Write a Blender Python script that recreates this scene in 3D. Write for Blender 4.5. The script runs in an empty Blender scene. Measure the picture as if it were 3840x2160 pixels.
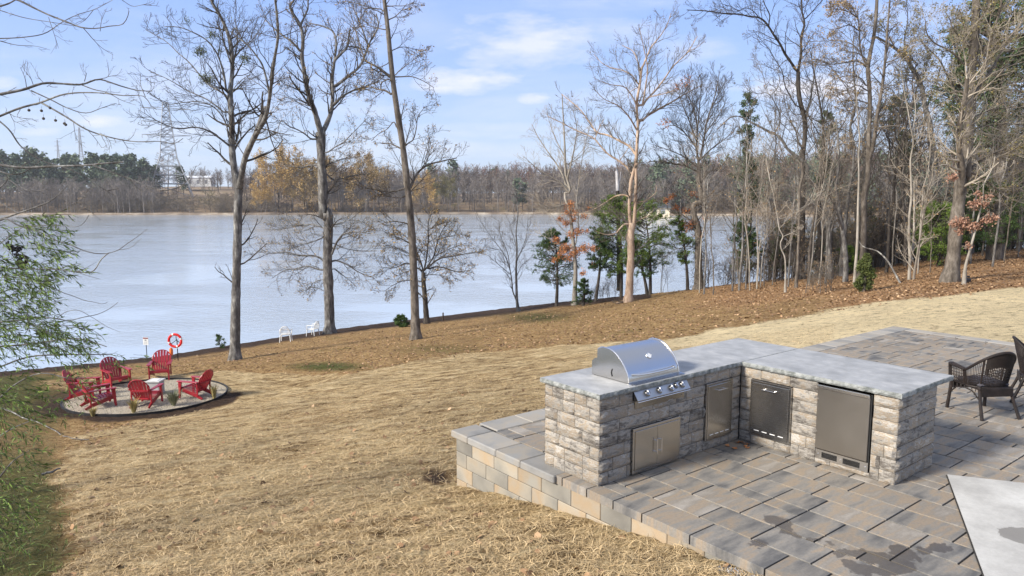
import bpy, math, random
import numpy as np
from mathutils import Vector, Matrix, noise
R = math.radians
rng = np.random.default_rng(7)
random.seed(7)
scene = bpy.context.scene
COL = scene.collection

# ---------------------------------------------------------------- camera
F_PX, PITCH, CAM_H = 2727.0, 0.1241, 2.851      # focal length in px of a 3840 wide frame
cam_d = bpy.data.cameras.new("camera"); cam = bpy.data.objects.new("camera", cam_d); COL.objects.link(cam)
cam_d.sensor_width = 36; cam_d.lens = F_PX / 3840 * 36
cam_d.clip_start = 0.1; cam_d.clip_end = 6000
cam.location = (0, 0, CAM_H); cam.rotation_euler = (math.pi/2 - PITCH, 0, 0)
scene.camera = cam
CP, SP = math.cos(PITCH), math.sin(PITCH)

# ---------------------------------------------------------------- sky and sun
SUN_AZ, SUN_EL = R(-118), R(31)                 # azimuth from +Y towards +X
world = bpy.data.worlds.new("World"); scene.world = world; world.use_nodes = True
def NG(nt):
    def N(t, ins=None, **kw):
        n = nt.nodes.new(t)
        for k, v in kw.items(): setattr(n, k, v)
        for k, v in (ins or {}).items():
            s = n.inputs[k]
            if isinstance(v, bpy.types.NodeSocket): nt.links.new(v, s)
            elif isinstance(v, bpy.types.Node): nt.links.new(v.outputs[0], s)
            else: s.default_value = v
        return n
    return N
def build_world():
    nt = world.node_tree; nt.nodes.clear(); N = NG(nt)
    M = lambda op, a, b=0.0, c=0.0: N('ShaderNodeMath', {0: a, 1: b, 2: c}, operation=op)
    sky = N('ShaderNodeTexSky', sky_type='NISHITA', sun_disc=False, sun_elevation=SUN_EL, sun_rotation=SUN_AZ,
            altitude=100.0, air_density=1.0, dust_density=1.2, ozone_density=2.2)
    tc = N('ShaderNodeTexCoord'); sep = N('ShaderNodeSeparateXYZ', {0: tc.outputs['Generated']})
    x, y, z = sep.outputs
    yy = M('MAXIMUM', y, 0.05); a = M('DIVIDE', x, yy); e = M('DIVIDE', z, yy)
    zz = M('ADD', M('MAXIMUM', z, 0.0), 0.06)
    pl = N('ShaderNodeCombineXYZ', {0: M('DIVIDE', x, zz), 1: M('DIVIDE', y, zz), 2: 0.0})
    n1 = N('ShaderNodeTexNoise', {'Vector': pl, 'Scale': 0.55, 'Detail': 7.0, 'Roughness': 0.55, 'Distortion': 0.3})
    thin = N('ShaderNodeMapRange', {0: n1.outputs[0], 1: 0.47, 2: 0.72, 3: 0.0, 4: 0.55})
    ev = N('ShaderNodeCombineXYZ', {0: M('MULTIPLY', a, 9.0), 1: M('MULTIPLY', e, 30.0), 2: 0.0})
    n2 = N('ShaderNodeTexNoise', {'Vector': ev, 'Scale': 1.3, 'Detail': 6.0, 'Roughness': 0.62})
    blobs = None
    def px(X, Y): # picture position of the clouds turned into slopes of the view direction
        r = (X-1920)/F_PX; u = (1080-Y)/F_PX; yv = CP + u*SP; return r/yv, (-SP + u*CP)/yv
    for X, Y, wx, wy, s in [(1980,155,330,105,.75),(2300,130,260,80,.35),(1750,310,230,48,1.0),(1640,285,90,40,.8),(1995,368,75,26,.95),(3060,330,270,62,1.1),(2600,180,160,60,.35),
                            (380,458,110,28,.75),(150,490,110,22,.6),(20,310,60,30,.6),(2500,330,300,36,.5),(1350,415,330,30,.35),(1500,560,700,40,.4),(3300,590,300,50,.4),(2000,480,500,24,.3),(3330,60,300,70,.25),(2250,10,400,40,.3)]:
        a0, e0 = px(X, Y); wa = wx/F_PX; we = wy/F_PX
        da = M('DIVIDE', M('SUBTRACT', a, a0), wa); de = M('DIVIDE', M('SUBTRACT', e, e0), we)
        d = M('ADD', M('MULTIPLY', da, da), M('MULTIPLY', de, de))
        v = M('SUBTRACT', M('ADD', 1.0, M('MULTIPLY', M('SUBTRACT', n2.outputs[0], 0.5), 3.2)), d)
        v = N('ShaderNodeMapRange', {0: v, 1: 0.0, 2: 1.3, 3: 0.0, 4: s})
        blobs = v if blobs is None else M('MAXIMUM', blobs, v)
    front = N('ShaderNodeMapRange', {0: y, 1: 0.1, 2: 0.4, 3: 0.0, 4: 1.0})
    cl = M('MAXIMUM', M('MULTIPLY', blobs, front), M('MULTIPLY', thin, 0.8))
    hz = N('ShaderNodeMapRange', {0: z, 1: 0.0, 2: 0.42, 3: 1.0, 4: 0.0}); hz2 = M('POWER', hz, 2.0)
    up_ = N('ShaderNodeMapRange', {0: z, 1: 0.36, 2: 0.8}).outputs[0]     # unseen white veil added overhead to make the sky fill less blue
    blue = N('ShaderNodeMix', {0: up_, 6: (1.95, 3.3, 7.3, 1), 7: (4.6, 4.8, 5.2, 1)}, data_type='RGBA')
    grad = N('ShaderNodeMix', {0: hz2, 6: blue.outputs[2], 7: (5.0, 6.0, 7.3, 1)}, data_type='RGBA')
    tint = N('ShaderNodeMix', {0: 0.80, 6: sky, 7: grad.outputs[2]}, data_type='RGBA')
    mix = N('ShaderNodeMix', {0: M('MINIMUM', M('MULTIPLY', cl, 0.85), 1.0), 6: tint.outputs[2], 7: (6.9, 6.8, 7.4, 1)}, data_type='RGBA')
    bg = N('ShaderNodeBackground', {0: mix.outputs[2], 1: 0.086})
    out = N('ShaderNodeOutputWorld', {0: bg})
build_world()
sun_d = bpy.data.lights.new("sun", 'SUN'); sun = bpy.data.objects.new("sun", sun_d); COL.objects.link(sun)
sun_d.energy = 3.9; sun_d.angle = R(10.0); sun_d.color = (1.0, 0.935, 0.84)
sd = Vector((math.sin(SUN_AZ)*math.cos(SUN_EL), math.cos(SUN_AZ)*math.cos(SUN_EL), math.sin(SUN_EL)))
sun.rotation_euler = sd.to_track_quat('Z', 'Y').to_euler(); sun.location = (-40, -20, 40)
scene.view_settings.view_transform = 'Standard'; scene.view_settings.look = 'None'
scene.view_settings.gamma = 1; scene.view_settings.exposure = 0.88
scene.cycles.max_bounces = 6; scene.cycles.transparent_max_bounces = 6

# ---------------------------------------------------------------- where a picture point lies in the world
def ray(px, py):
    r = (px-1920)/F_PX; u = (1080-py)/F_PX
    return np.array([r, CP+u*SP, -SP+u*CP])
def at(px, py, Y):
    d = ray(px, py); return np.array([0, 0, CAM_H]) + d*(Y/d[1])
def onz(px, py, z=0.0):
    d = ray(px, py); return np.array([0, 0, CAM_H]) + d*((z-CAM_H)/d[2])

# ---------------------------------------------------------------- object helpers
def tag(o, label=None, cat=None, group=None, kind=None):
    if label: o['label'] = label
    if cat: o['category'] = cat
    if group: o['group'] = group
    if kind: o['kind'] = kind
    return o
def empty(name, loc=(0,0,0), rz=0.0):
    o = bpy.data.objects.new(name, None); COL.objects.link(o); o.location = loc; o.rotation_euler = (0, 0, rz)
    o.empty_display_size = 0.2
    return o
def link(name, me, mats, parent=None, smooth=False):
    o = bpy.data.objects.new(name, me); COL.objects.link(o)
    for m in (mats if isinstance(mats, (list, tuple)) else [mats]): me.materials.append(m)
    if smooth: me.polygons.foreach_set('use_smooth', [True]*len(me.polygons))
    if parent: o.parent = parent
    return o
def np_mesh(name, V, Q, mats, parent=None, smooth=False, midx=None):
    """V (n,3) vertices, Q (m,4) quads -> one mesh object"""
    me = bpy.data.meshes.new(name); V = np.asarray(V, np.float32); Q = np.asarray(Q, np.int32)
    me.vertices.add(len(V)); me.vertices.foreach_set('co', V.ravel())
    k = Q.shape[1]
    me.loops.add(Q.size); me.loops.foreach_set('vertex_index', Q.ravel())
    me.polygons.add(len(Q)); me.polygons.foreach_set('loop_start', np.arange(0, Q.size, k, dtype=np.int32))
    me.polygons.foreach_set('loop_total', np.full(len(Q), k, np.int32))
    if midx is not None: me.polygons.foreach_set('material_index', np.asarray(midx, np.int32))
    me.update(calc_edges=True)
    return link(name, me, mats, parent, smooth)
def copy_tree(o, parent=None, label=None):
    c = o.copy(); COL.objects.link(c); c.parent = parent
    if label: c['label'] = label
    for ch in list(o.children): copy_tree(ch, c)
    return c

class MB:
    """collects shapes, builds them as ONE mesh object"""
    def __init__(s): s.v = []; s.f = []
    def add(s, vs, fs, M=None):
        b = len(s.v)
        for p in vs:
            p = Vector(p); s.v.append(tuple(M @ p if M else p))
        s.f += [tuple(b+i for i in f) for f in fs]; return s
    def box(s, x0, x1, y0, y1, z0, z1, c=0.0, M=None):
        if c <= 0:
            vs = [(x,y,z) for z in (z0,z1) for y in (y0,y1) for x in (x0,x1)]
            return s.add(vs, [(0,2,3,1),(4,5,7,6),(0,1,5,4),(2,6,7,3),(0,4,6,2),(1,3,7,5)], M)
        c = min(c, (x1-x0)*.45, (y1-y0)*.45, (z1-z0)*.45)
        vs = []; lo = (x0,y0,z0); hi = (x1,y1,z1); idx = {}
        for sx in (0,1):
            for sy in (0,1):
                for sz in (0,1):
                    for ax in range(3):
                        p = []
                        for k, sg in enumerate((sx,sy,sz)):
                            b = hi[k] if sg else lo[k]
                            p.append(b if k == ax else b + (-c if sg else c))
                        idx[(sx,sy,sz,ax)] = len(vs); vs.append(tuple(p))
        fs = []
        for ax in range(3):
            o = [k for k in range(3) if k != ax]
            for sg in (0,1):
                q = []
                for a, b in ((0,0),(1,0),(1,1),(0,1)):
                    t = [0,0,0]; t[ax] = sg; t[o[0]] = a; t[o[1]] = b; q.append(idx[(*t, ax)])
                fs.append(tuple(q))
        for ax in range(3):     # edges along ax
            o = [k for k in range(3) if k != ax]
            for a in (0,1):
                for b in (0,1):
                    q = []
                    for w, fa in ((0,o[0]),(1,o[0]),(1,o[1]),(0,o[1])):
                        t = [0,0,0]; t[ax] = w; t[o[0]] = a; t[o[1]] = b; q.append(idx[(*t, fa)])
                    fs.append(tuple(q))
        for t in [(a,b,d) for a in (0,1) for b in (0,1) for d in (0,1)]:
            fs.append(tuple(idx[(*t, ax)] for ax in range(3)))
        return s.add(vs, fs, M)
    def tube(s, pts, rad, n=8, cap=True, M=None):
        pts = [Vector(p) for p in pts]; L = len(pts)
        if not hasattr(rad, '__len__'): rad = [rad]*L
        vs = []; prev = None
        for i, p in enumerate(pts):
            t = (pts[min(i+1,L-1)] - pts[max(i-1,0)]).normalized()
            if prev is None:
                ref = Vector((0,0,1)) if abs(t.z) < .9 else Vector((1,0,0)); u = t.cross(ref).normalized()
            else:
                u = (prev - t*prev.dot(t)).normalized()
            prev = u; w = t.cross(u)
            for k in range(n):
                a = 2*math.pi*k/n; vs.append(p + (u*math.cos(a) + w*math.sin(a))*rad[i])
        fs = [(i*n+k, i*n+(k+1)%n, (i+1)*n+(k+1)%n, (i+1)*n+k) for i in range(L-1) for k in range(n)]
        if cap: fs += [tuple(range(n))[::-1], tuple((L-1)*n+k for k in range(n))]
        return s.add(vs, fs, M)
    def lathe(s, prof, n=24, M=None):
        vs = [(r*math.cos(2*math.pi*k/n), r*math.sin(2*math.pi*k/n), z) for r, z in prof for k in range(n)]
        fs = [(i*n+k, i*n+(k+1)%n, (i+1)*n+(k+1)%n, (i+1)*n+k) for i in range(len(prof)-1) for k in range(n)]
        fs += [tuple(range(n))[::-1], tuple((len(prof)-1)*n+k for k in range(n))]
        return s.add(vs, fs, M)
    def prism(s, poly, z0, z1, M=None):
        n = len(poly); vs = [(x,y,z0) for x,y in poly] + [(x,y,z1) for x,y in poly]
        fs = [tuple(range(n))[::-1], tuple(range(n,2*n))] + [(i,(i+1)%n,n+(i+1)%n,n+i) for i in range(n)]
        return s.add(vs, fs, M)
    def build(s, name, mat, parent=None, smooth=False, bevel=0, angle=40):
        me = bpy.data.meshes.new(name); me.from_pydata(s.v, [], s.f); me.validate()
        import bmesh
        bm = bmesh.new(); bm.from_mesh(me); bmesh.ops.recalc_face_normals(bm, faces=bm.faces); bm.to_mesh(me); bm.free()
        o = link(name, me, mat, parent)
        if smooth:
            me.polygons.foreach_set('use_smooth', [True]*len(me.polygons)); me.set_sharp_from_angle(angle=R(angle))
        if bevel:
            b = o.modifiers.new('bevel', 'BEVEL'); b.width = bevel; b.segments = 2; b.limit_method = 'ANGLE'
        return o
def frame(o, x, y=None, z=None):
    """matrix with the given axes, origin o"""
    x = Vector(x).normalized(); z = Vector(z).normalized() if z is not None else Vector((0,0,1))
    y = z.cross(x).normalized(); z = x.cross(y).normalized()
    m = Matrix((x, y, z)).transposed().to_4x4(); m.translation = Vector(o); return m

# ---------------------------------------------------------------- materials
def pbr(name, base=(.5,.5,.5), rough=.6, metal=0.0, spec=.5):
    m = bpy.data.materials.new(name); m.use_nodes = True; nt = m.node_tree; b = nt.nodes['Principled BSDF']
    b.inputs['Base Color'].default_value = (*base, 1); b.inputs['Roughness'].default_value = rough
    b.inputs['Metallic'].default_value = metal; b.inputs['Specular IOR Level'].default_value = spec
    return m, nt, b, NG(nt)
def ramp(N, fac, stops, interp='LINEAR'):
    r = N('ShaderNodeValToRGB', {0: fac}); cr = r.color_ramp; cr.interpolation = interp
    while len(cr.elements) < len(stops): cr.elements.new(0.5)
    for e, (p, c) in zip(cr.elements, stops): e.position = p; e.color = (*c, 1) if len(c) == 3 else c
    return r
def mk(name, stops, scale=5, detail=5, rough=.8, metal=0, bump=.0, bdist=.02, bscale=None, stretch=(1,1,1), island=0.0, spec=.3, nrough=.6, coord='Object', obj_var=0.0, ishift=0.0):
    """noise driven colour ramp, with bump; island = strength of per-piece brightness change"""
    m, nt, b, N = pbr(name, rough=rough, metal=metal, spec=spec)
    tc = N('ShaderNodeTexCoord'); mp = N('ShaderNodeMapping', {0: tc.outputs[coord], 3: stretch})
    vec = mp.outputs[0]
    if island:
        g = N('ShaderNodeNewGeometry'); off = N('ShaderNodeVectorMath', {0: g.outputs['Random Per Island'], 1: (37., 91., 53.)}, operation='MULTIPLY')
        vec = N('ShaderNodeVectorMath', {0: vec, 1: off}, operation='ADD').outputs[0]
    n = N('ShaderNodeTexNoise', {'Vector': vec, 'Scale': scale, 'Detail': detail, 'Roughness': nrough})
    fac = n.outputs[0]
    if ishift:
        wn = N('ShaderNodeTexWhiteNoise', {1: g.outputs['Random Per Island']}, noise_dimensions='1D'); fac = N('ShaderNodeMath', {0: wn.outputs[0], 1: ishift, 2: N('ShaderNodeMath', {0: fac, 1: ishift/2}, operation='SUBTRACT')}, operation='MULTIPLY_ADD').outputs[0]
    c = ramp(N, fac, stops); col = c.outputs[0]
    if island:
        mr = N('ShaderNodeMapRange', {0: g.outputs['Random Per Island'], 3: 1-island, 4: 1+island})
        col = N('ShaderNodeMix', {0: 1.0, 6: col, 7: mr.outputs[0]}, data_type='RGBA', blend_type='MULTIPLY').outputs[2]
    if obj_var:
        oi = N('ShaderNodeObjectInfo'); mr = N('ShaderNodeMapRange', {0: oi.outputs['Random'], 3: 1-obj_var, 4: 1+obj_var})
        col = N('ShaderNodeMix', {0: 1.0, 6: col, 7: mr.outputs[0]}, data_type='RGBA', blend_type='MULTIPLY').outputs[2]
    nt.links.new(col, b.inputs['Base Color'])
    if bump:
        nb = N('ShaderNodeTexNoise', {'Vector': vec, 'Scale': bscale or scale*3, 'Detail': 6.0, 'Roughness': .65})
        bp = N('ShaderNodeBump', {'Strength': bump, 'Distance': bdist, 'Height': nb.outputs[0]}); nt.links.new(bp.outputs[0], b.inputs['Normal'])
    return m
# ---------------------------------------------------------------- kitchen frame: local x runs along the grill wall, local y away to the left
YAW = .667; K0 = np.array([.850, 6.862]); KL1, KW, KD, KL2, KOB = 2.333, 1.213, .892, 1.8, .311
UA = np.array([-math.sin(YAW), math.cos(YAW)]); UB = np.array([math.cos(YAW), math.sin(YAW)])
def k2w(u, v): p = K0 + u*UB + v*UA; return p[0], p[1]
def w2k(x, y):
    dx = x-K0[0]; dy = y-K0[1]; return dx*UB[0]+dy*UB[1], dx*UA[0]+dy*UA[1]
PU0, PU1, PV0, PV1 = -.10, 11.6, -6.5, 2.40       # the patio's rectangle
WATER_Z = -5.6
CREST_PX = np.array([(-3500,1500),(-600,1450),(0,1395),(350,1362),(600,1336),(900,1289),(1100,1256),(1400,1216),(1700,1180),(1900,1155),(2100,1132),(2350,1108),(2500,1095),(2700,1070),(2900,1048),(3100,1028),(3300,1000),(3500,965),(3700,940),(3840,930),(5000,850)], float)
def _crest():
    A, Yc, Zc = [], [], []
    yk = {2100:50, 2350:45, 2500:42, 2700:40, 2900:40, 3100:40, 3300:42, 3500:45, 3700:48, 3840:50, 5000:58}
    for px, py in CREST_PX:
        d = ray(px, py)
        if px <= 1900: P = onz(px, py, WATER_Z+.05)
        else: P = at(px, py, yk[int(px)])
        A.append(P[0]/P[1]); Yc.append(P[1]); Zc.append(P[2])
    return np.array(A), np.array(Yc), np.array(Zc)
CA_, CY_, CZ_ = _crest()
PIT = np.array([-12.9, 25.05]); PIT_R = (2.65, 2.35); PIT_Z = -4.12
def sstep(x, a, b):
    t = np.clip((x-a)/(b-a), 0, 1); return t*t*(3-2*t)
def terrain(X, Y):
    X = np.asarray(X, float); Y = np.asarray(Y, float)
    pl = -.73 + .1416*(X+.75) - .1068*(Y-8.9)
    a = np.clip(X/np.maximum(Y, 2.0), CA_[0], CA_[-1])
    yc = np.interp(a, CA_, CY_); zc = np.interp(a, CA_, CZ_)
    Xc = a*yc; plc = -.73 + .1416*(Xc+.75) - .1068*(yc-8.9)
    k = .12; c0 = -.03
    sm = lambda p: np.where(p < c0-3*k, p, -k*np.log(np.exp(-p/k)+np.exp(-c0/k)))
    pl = sm(np.clip(pl, -60, 8)); plc = sm(plc)
    w = np.clip((Y-14)/(yc-14), 0, 1)
    z = pl + (zc-plc)*w**1.6
    z = np.where(Y > yc, zc - .30*(Y-yc) - .02*(Y-yc), z)
    d = np.hypot((X-PIT[0])/ (PIT_R[0]+.2), (Y-PIT[1])/(PIT_R[1]+.2))
    z = z + (PIT_Z-.02-z)*(1-sstep(d, 1.45, 3.0))
    return np.maximum(z, -9.0)
def hit(px, py, y0=3.0, y1=90.0):
    """where the sight line through a picture point meets the ground"""
    py = max(py, float(np.interp(px, CREST_PX[:,0], CREST_PX[:,1]))+4)
    d = ray(px, py); Ys = np.linspace(y0, y1, 3000); P = np.array([0,0,CAM_H])[None] + d[None]*(Ys/d[1])[:,None]
    below = P[:,2] <= terrain(P[:,0], P[:,1]); i = int(np.argmax(below)) if below.any() else len(Ys)-1
    return P[i]
def proj(X, Y, Z):
    z = Z-CAM_H; yc = Y*CP - z*SP; zc = Y*SP + z*CP; yc = np.maximum(yc, .05)
    return 1920+F_PX*X/yc, 1080-F_PX*zc/yc
# borders of the ground covers, as world curves found from points of the photo
def yb(px): return np.interp(px, [-800,0,300,600,900,1050,1340,1500,1800,2000,2200,2500,2700,2850,3000,3200,3400,3600,3840,4800], [1460,1440,1425,1398,1392,1402,1405,1360,1322,1308,1292,1275,1235,1210,1185,1150,1125,1100,1080,1000])
def xl(py): return np.interp(py, [1400,1440,1545,1575,1610,1660,1800,1900,2000,2100,2160,2600], [250,150,560,520,430,300,200,290,270,190,140,-100])
def zones(X, Y):
    Z = terrain(X, Y); px, py = proj(X, Y, Z)
    n1 = np.array([noise.noise((x*.9, y*.9, 0)) for x, y in zip(X, Y)])*28*np.clip(14/np.maximum(Y,6), .25, 1.4)
    straw = sstep(py + n1*.6 - yb(px), -9, 9) * sstep(px + n1*4.5 - xl(py), -80, 80)
    straw = np.where(py > 1.0e5, 1, straw)
    near = Y < 4.5
    straw = np.where(near, 1.0, straw)
    sh = np.interp(px, CREST_PX[:,0], CREST_PX[:,1])
    soil = 1 - sstep(py - sh + n1*.3, 8, 30); soil = np.where(px > 2450, 0, soil)
    leaf = sstep(px + n1*6, 2350, 2900) * (1-straw); leaf *= 1 - .65*sstep(py - (sh + (yb(px)-sh)*.45), -10, 30)*(1-sstep(px, 3000, 3300))
    d = np.hypot((X-PIT[0])/PIT_R[0], (Y-PIT[1])/PIT_R[1])
    band = (1-sstep(d + n1*.006 - .06*np.clip((X-PIT[0])/2.6, -.2, 1), 1.12, 1.34))*sstep(-(Y-PIT[1]) + .15*(X-PIT[0]) , -.6, .4)
    left = sstep(-(X-PIT[0]), .8, 2.0)*(1-sstep(d, 1.2, 1.7))
    soil = np.maximum(soil, np.maximum(band, left*.6))
    mound = np.exp(-(((px-1740)/90)**2 + ((py-1275)/24)**2)); soil = np.maximum(soil, .38*mound)
    mound = np.exp(-(((px-1630)/55)**2 + ((py-1795)/30)**2)); soil = np.maximum(soil, .75*sstep(mound + n1*.012, .15, .8))
    straw = straw*(1-np.clip(soil,0,1))
    leaf = np.maximum(leaf, .26*(1-straw)*(1-sstep(px, 500, 800))*sstep(py, 1500, 1620))
    green = .70*np.clip(1 - sstep(px, 150, 420), 0, 1)*sstep(py, 1380, 1420)*(1-straw) - .25*np.exp(-(((py-1650)/90)**2))
    green = np.maximum(green, .8*np.exp(-(((px-1230)/190)**2+((py-1375)/22)**2)))
    green = np.maximum(green, .65*np.exp(-(((px-2020)/180)**2+((py-1190)/28)**2)))
    green = np.maximum(green, .5*np.exp(-(((px-1650)/250)**2+((py-1310)/30)**2)))
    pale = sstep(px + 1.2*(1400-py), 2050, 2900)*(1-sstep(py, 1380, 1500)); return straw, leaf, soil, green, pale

def ground_material():
    m, nt, b, N = pbr('lawn_material', rough=.95, spec=.12)
    geo = N('ShaderNodeNewGeometry'); P = geo.outputs['Position']
    at_ = lambda n: N('ShaderNodeAttribute', attribute_name=n).outputs['Fac']
    M = lambda op, a, b_=0.0, c=0.0: N('ShaderNodeMath', {0: a, 1: b_, 2: c}, operation=op)
    mix = lambda f, a, c, **k: N('ShaderNodeMix', {0: f, 6: a, 7: c}, data_type='RGBA', **k).outputs[2]
    rot = N('ShaderNodeMapping', {0: P, 2: (0, 0, R(38)), 3: (1, 3.2, 1)})
    big = N('ShaderNodeTexNoise', {'Vector': P, 'Scale': .45, 'Detail': 4.0})
    mid = N('ShaderNodeTexNoise', {'Vector': rot, 'Scale': 2.4, 'Detail': 6.0, 'Roughness': .68})
    fin = N('ShaderNodeTexNoise', {'Vector': rot, 'Scale': 16.0, 'Detail': 5.0, 'Roughness': .75})
    f2 = N('ShaderNodeTexNoise', {'Vector': P, 'Scale': 9.0, 'Detail': 7.0, 'Roughness': .8})
    v = M('ADD', M('MULTIPLY', mid.outputs[0], .5), M('MULTIPLY', fin.outputs[0], .5))
    v = M('ADD', v, M('MULTIPLY', M('SUBTRACT', N('ShaderNodeTexNoise', {'Vector': rot, 'Scale': .9, 'Detail': 3.0}).outputs[0], .5), .30))
    straw = ramp(N, v, [(.36, (.08,.048,.02)), (.43, (.28,.185,.085)), (.49, (.52,.375,.19)), (.55, (.70,.535,.295)), (.64, (.88,.72,.44))])
    v2 = M('ADD', M('MULTIPLY', mid.outputs[0], .35), M('MULTIPLY', f2.outputs[0], .65))
    grass = ramp(N, v2, [(.35, (.05,.028,.013)), (.42, (.17,.098,.042)), (.48, (.32,.20,.088)), (.54, (.47,.31,.14)), (.64, (.64,.46,.24))])
    leaf = ramp(N, f2.outputs[0], [(.34, (.055,.03,.014)), (.42, (.20,.105,.046)), (.48, (.36,.20,.09)), (.55, (.49,.30,.15)), (.67, (.64,.46,.28))])
    soil = ramp(N, v2, [(.3, (.02,.013,.009)), (.5, (.068,.044,.03)), (.62, (.12,.078,.054)), (.8, (.24,.165,.12))])
    green = ramp(N, v2, [(.3, (.02,.03,.008)), (.48, (.075,.085,.024)), (.6, (.15,.15,.05)), (.8, (.30,.26,.12))])
    jit = M('MULTIPLY', M('SUBTRACT', f2.outputs[0], .5), 1.6)
    def thr(a, w=.22): return N('ShaderNodeMapRange', {0: M('ADD', a, jit), 1: .5-w, 2: .5+w}).outputs[0]
    gg = N('ShaderNodeMapRange', {0: big.outputs[0], 1: .52, 2: .70, 4: .46}).outputs[0]
    c = mix(thr(M('MAXIMUM', M('MULTIPLY', at_('green'), 1.0), gg)), grass.outputs[0], green.outputs[0])
    c = mix(thr(at_('leaf')), c, leaf.outputs[0])
    sp = N('ShaderNodeTexNoise', {'Vector': N('ShaderNodeMapping', {0: P, 2: (0,0,R(30)), 3: (1,2.0,1)}), 'Scale': 3.6, 'Detail': 6.0, 'Roughness': .72})
    spot = N('ShaderNodeMapRange', {0: sp.outputs[0], 1: .36, 2: .47, 3: .72, 4: 0.0}).outputs[0]
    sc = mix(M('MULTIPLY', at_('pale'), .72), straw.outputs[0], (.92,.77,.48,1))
    sc = mix(spot, sc, (.15,.095,.05,1))
    bg2 = N('ShaderNodeTexNoise', {'Vector': N('ShaderNodeMapping', {0: P, 2: (0,0,R(24)), 3: (.5,1.3,1)}), 'Scale': .8, 'Detail': 5.0, 'Roughness': .6})
    worn = N('ShaderNodeMapRange', {0: bg2.outputs[0], 1: .52, 2: .66, 3: 0.0, 4: .55}).outputs[0]
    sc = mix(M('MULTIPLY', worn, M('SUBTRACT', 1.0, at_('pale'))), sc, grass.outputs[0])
    c = mix(thr(at_('straw')), c, sc)
    c = mix(thr(at_('soil')), c, soil.outputs[0])
    tone = N('ShaderNodeMapRange', {0: big.outputs[0], 1: .3, 2: .7, 3: .90, 4: 1.10})
    c = mix(1.0, c, tone.outputs[0], blend_type='MULTIPLY')
    nt.links.new(c, b.inputs['Base Color'])
    h = M('ADD', M('MULTIPLY', mid.outputs[0], 1.0), M('MULTIPLY', fin.outputs[0], .6)); h = M('ADD', h, M('MULTIPLY', f2.outputs[0], .5))
    bp = N('ShaderNodeBump', {'Strength': 1.0, 'Distance': .16, 'Height': h}); nt.links.new(bp.outputs[0], b.inputs['Normal'])
    return m
MAT_LAWN = ground_material()
def build_ground():
    Ys = np.concatenate([np.linspace(-14, 4, 16)[:-1], np.linspace(4, 16, 110)[:-1], np.linspace(16, 34, 100)[:-1], np.linspace(34, 66, 90)[:-1], np.linspace(66, 130, 14)])
    As = np.concatenate([np.linspace(-1.9, -.8, 22)[:-1], np.linspace(-.8, .9, 300)[:-1], np.linspace(.9, 2.2, 24)])
    Yg, Ag = np.meshgrid(Ys, As, indexing='ij'); Xg = Ag*(np.maximum(Yg, 0)*.96+6)
    X = Xg.ravel(); Y = Yg.ravel(); Z = terrain(X, Y)
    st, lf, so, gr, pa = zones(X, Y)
    bumps = np.array([noise.noise((x*1.6, y*1.6, 3))*.5 + noise.noise((x*4.5, y*4.5, 9))*.6 + max(0, noise.noise((x*3, y*5, 19)))*.5 for x, y in zip(X, Y)])
    nrm = np.clip((Y-2)/4, 0, 1)
    Z = Z + bumps*.06*nrm*(1-.6*np.clip((Y-40)/20,0,1))
    u, v = w2k(X, Y)
    inside = (u > PU0+.10) & (u < PU1-.10) & (v < PV1-.10) & (v > PV0+.1)
    Z = np.where(inside, np.minimum(Z, -.30), Z)
    near = (u > PU0-.5) & (u < PU1+.5) & (v < PV1+.5) & (v > PV0) & ~inside
    Z = np.where(near & (Z > -.045), -.045, Z)
    dpit = np.hypot((X-PIT[0])/PIT_R[0], (Y-PIT[1])/PIT_R[1]); Z = np.where(dpit < 1.0, np.minimum(Z, PIT_Z-.04), Z)
    ny, na = Yg.shape; i = np.arange(ny*na).reshape(ny, na)
    Q = np.stack([i[:-1,:-1], i[:-1,1:], i[1:,1:], i[1:,:-1]], -1).reshape(-1, 4)
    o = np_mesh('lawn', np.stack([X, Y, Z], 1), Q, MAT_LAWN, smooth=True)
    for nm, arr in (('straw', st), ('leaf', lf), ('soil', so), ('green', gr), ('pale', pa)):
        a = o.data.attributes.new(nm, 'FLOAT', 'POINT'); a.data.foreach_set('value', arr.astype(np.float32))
    tag(o, 'sloping lawn of pale straw and brown grass running down to the lake', kind='structure')
build_ground()

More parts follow.
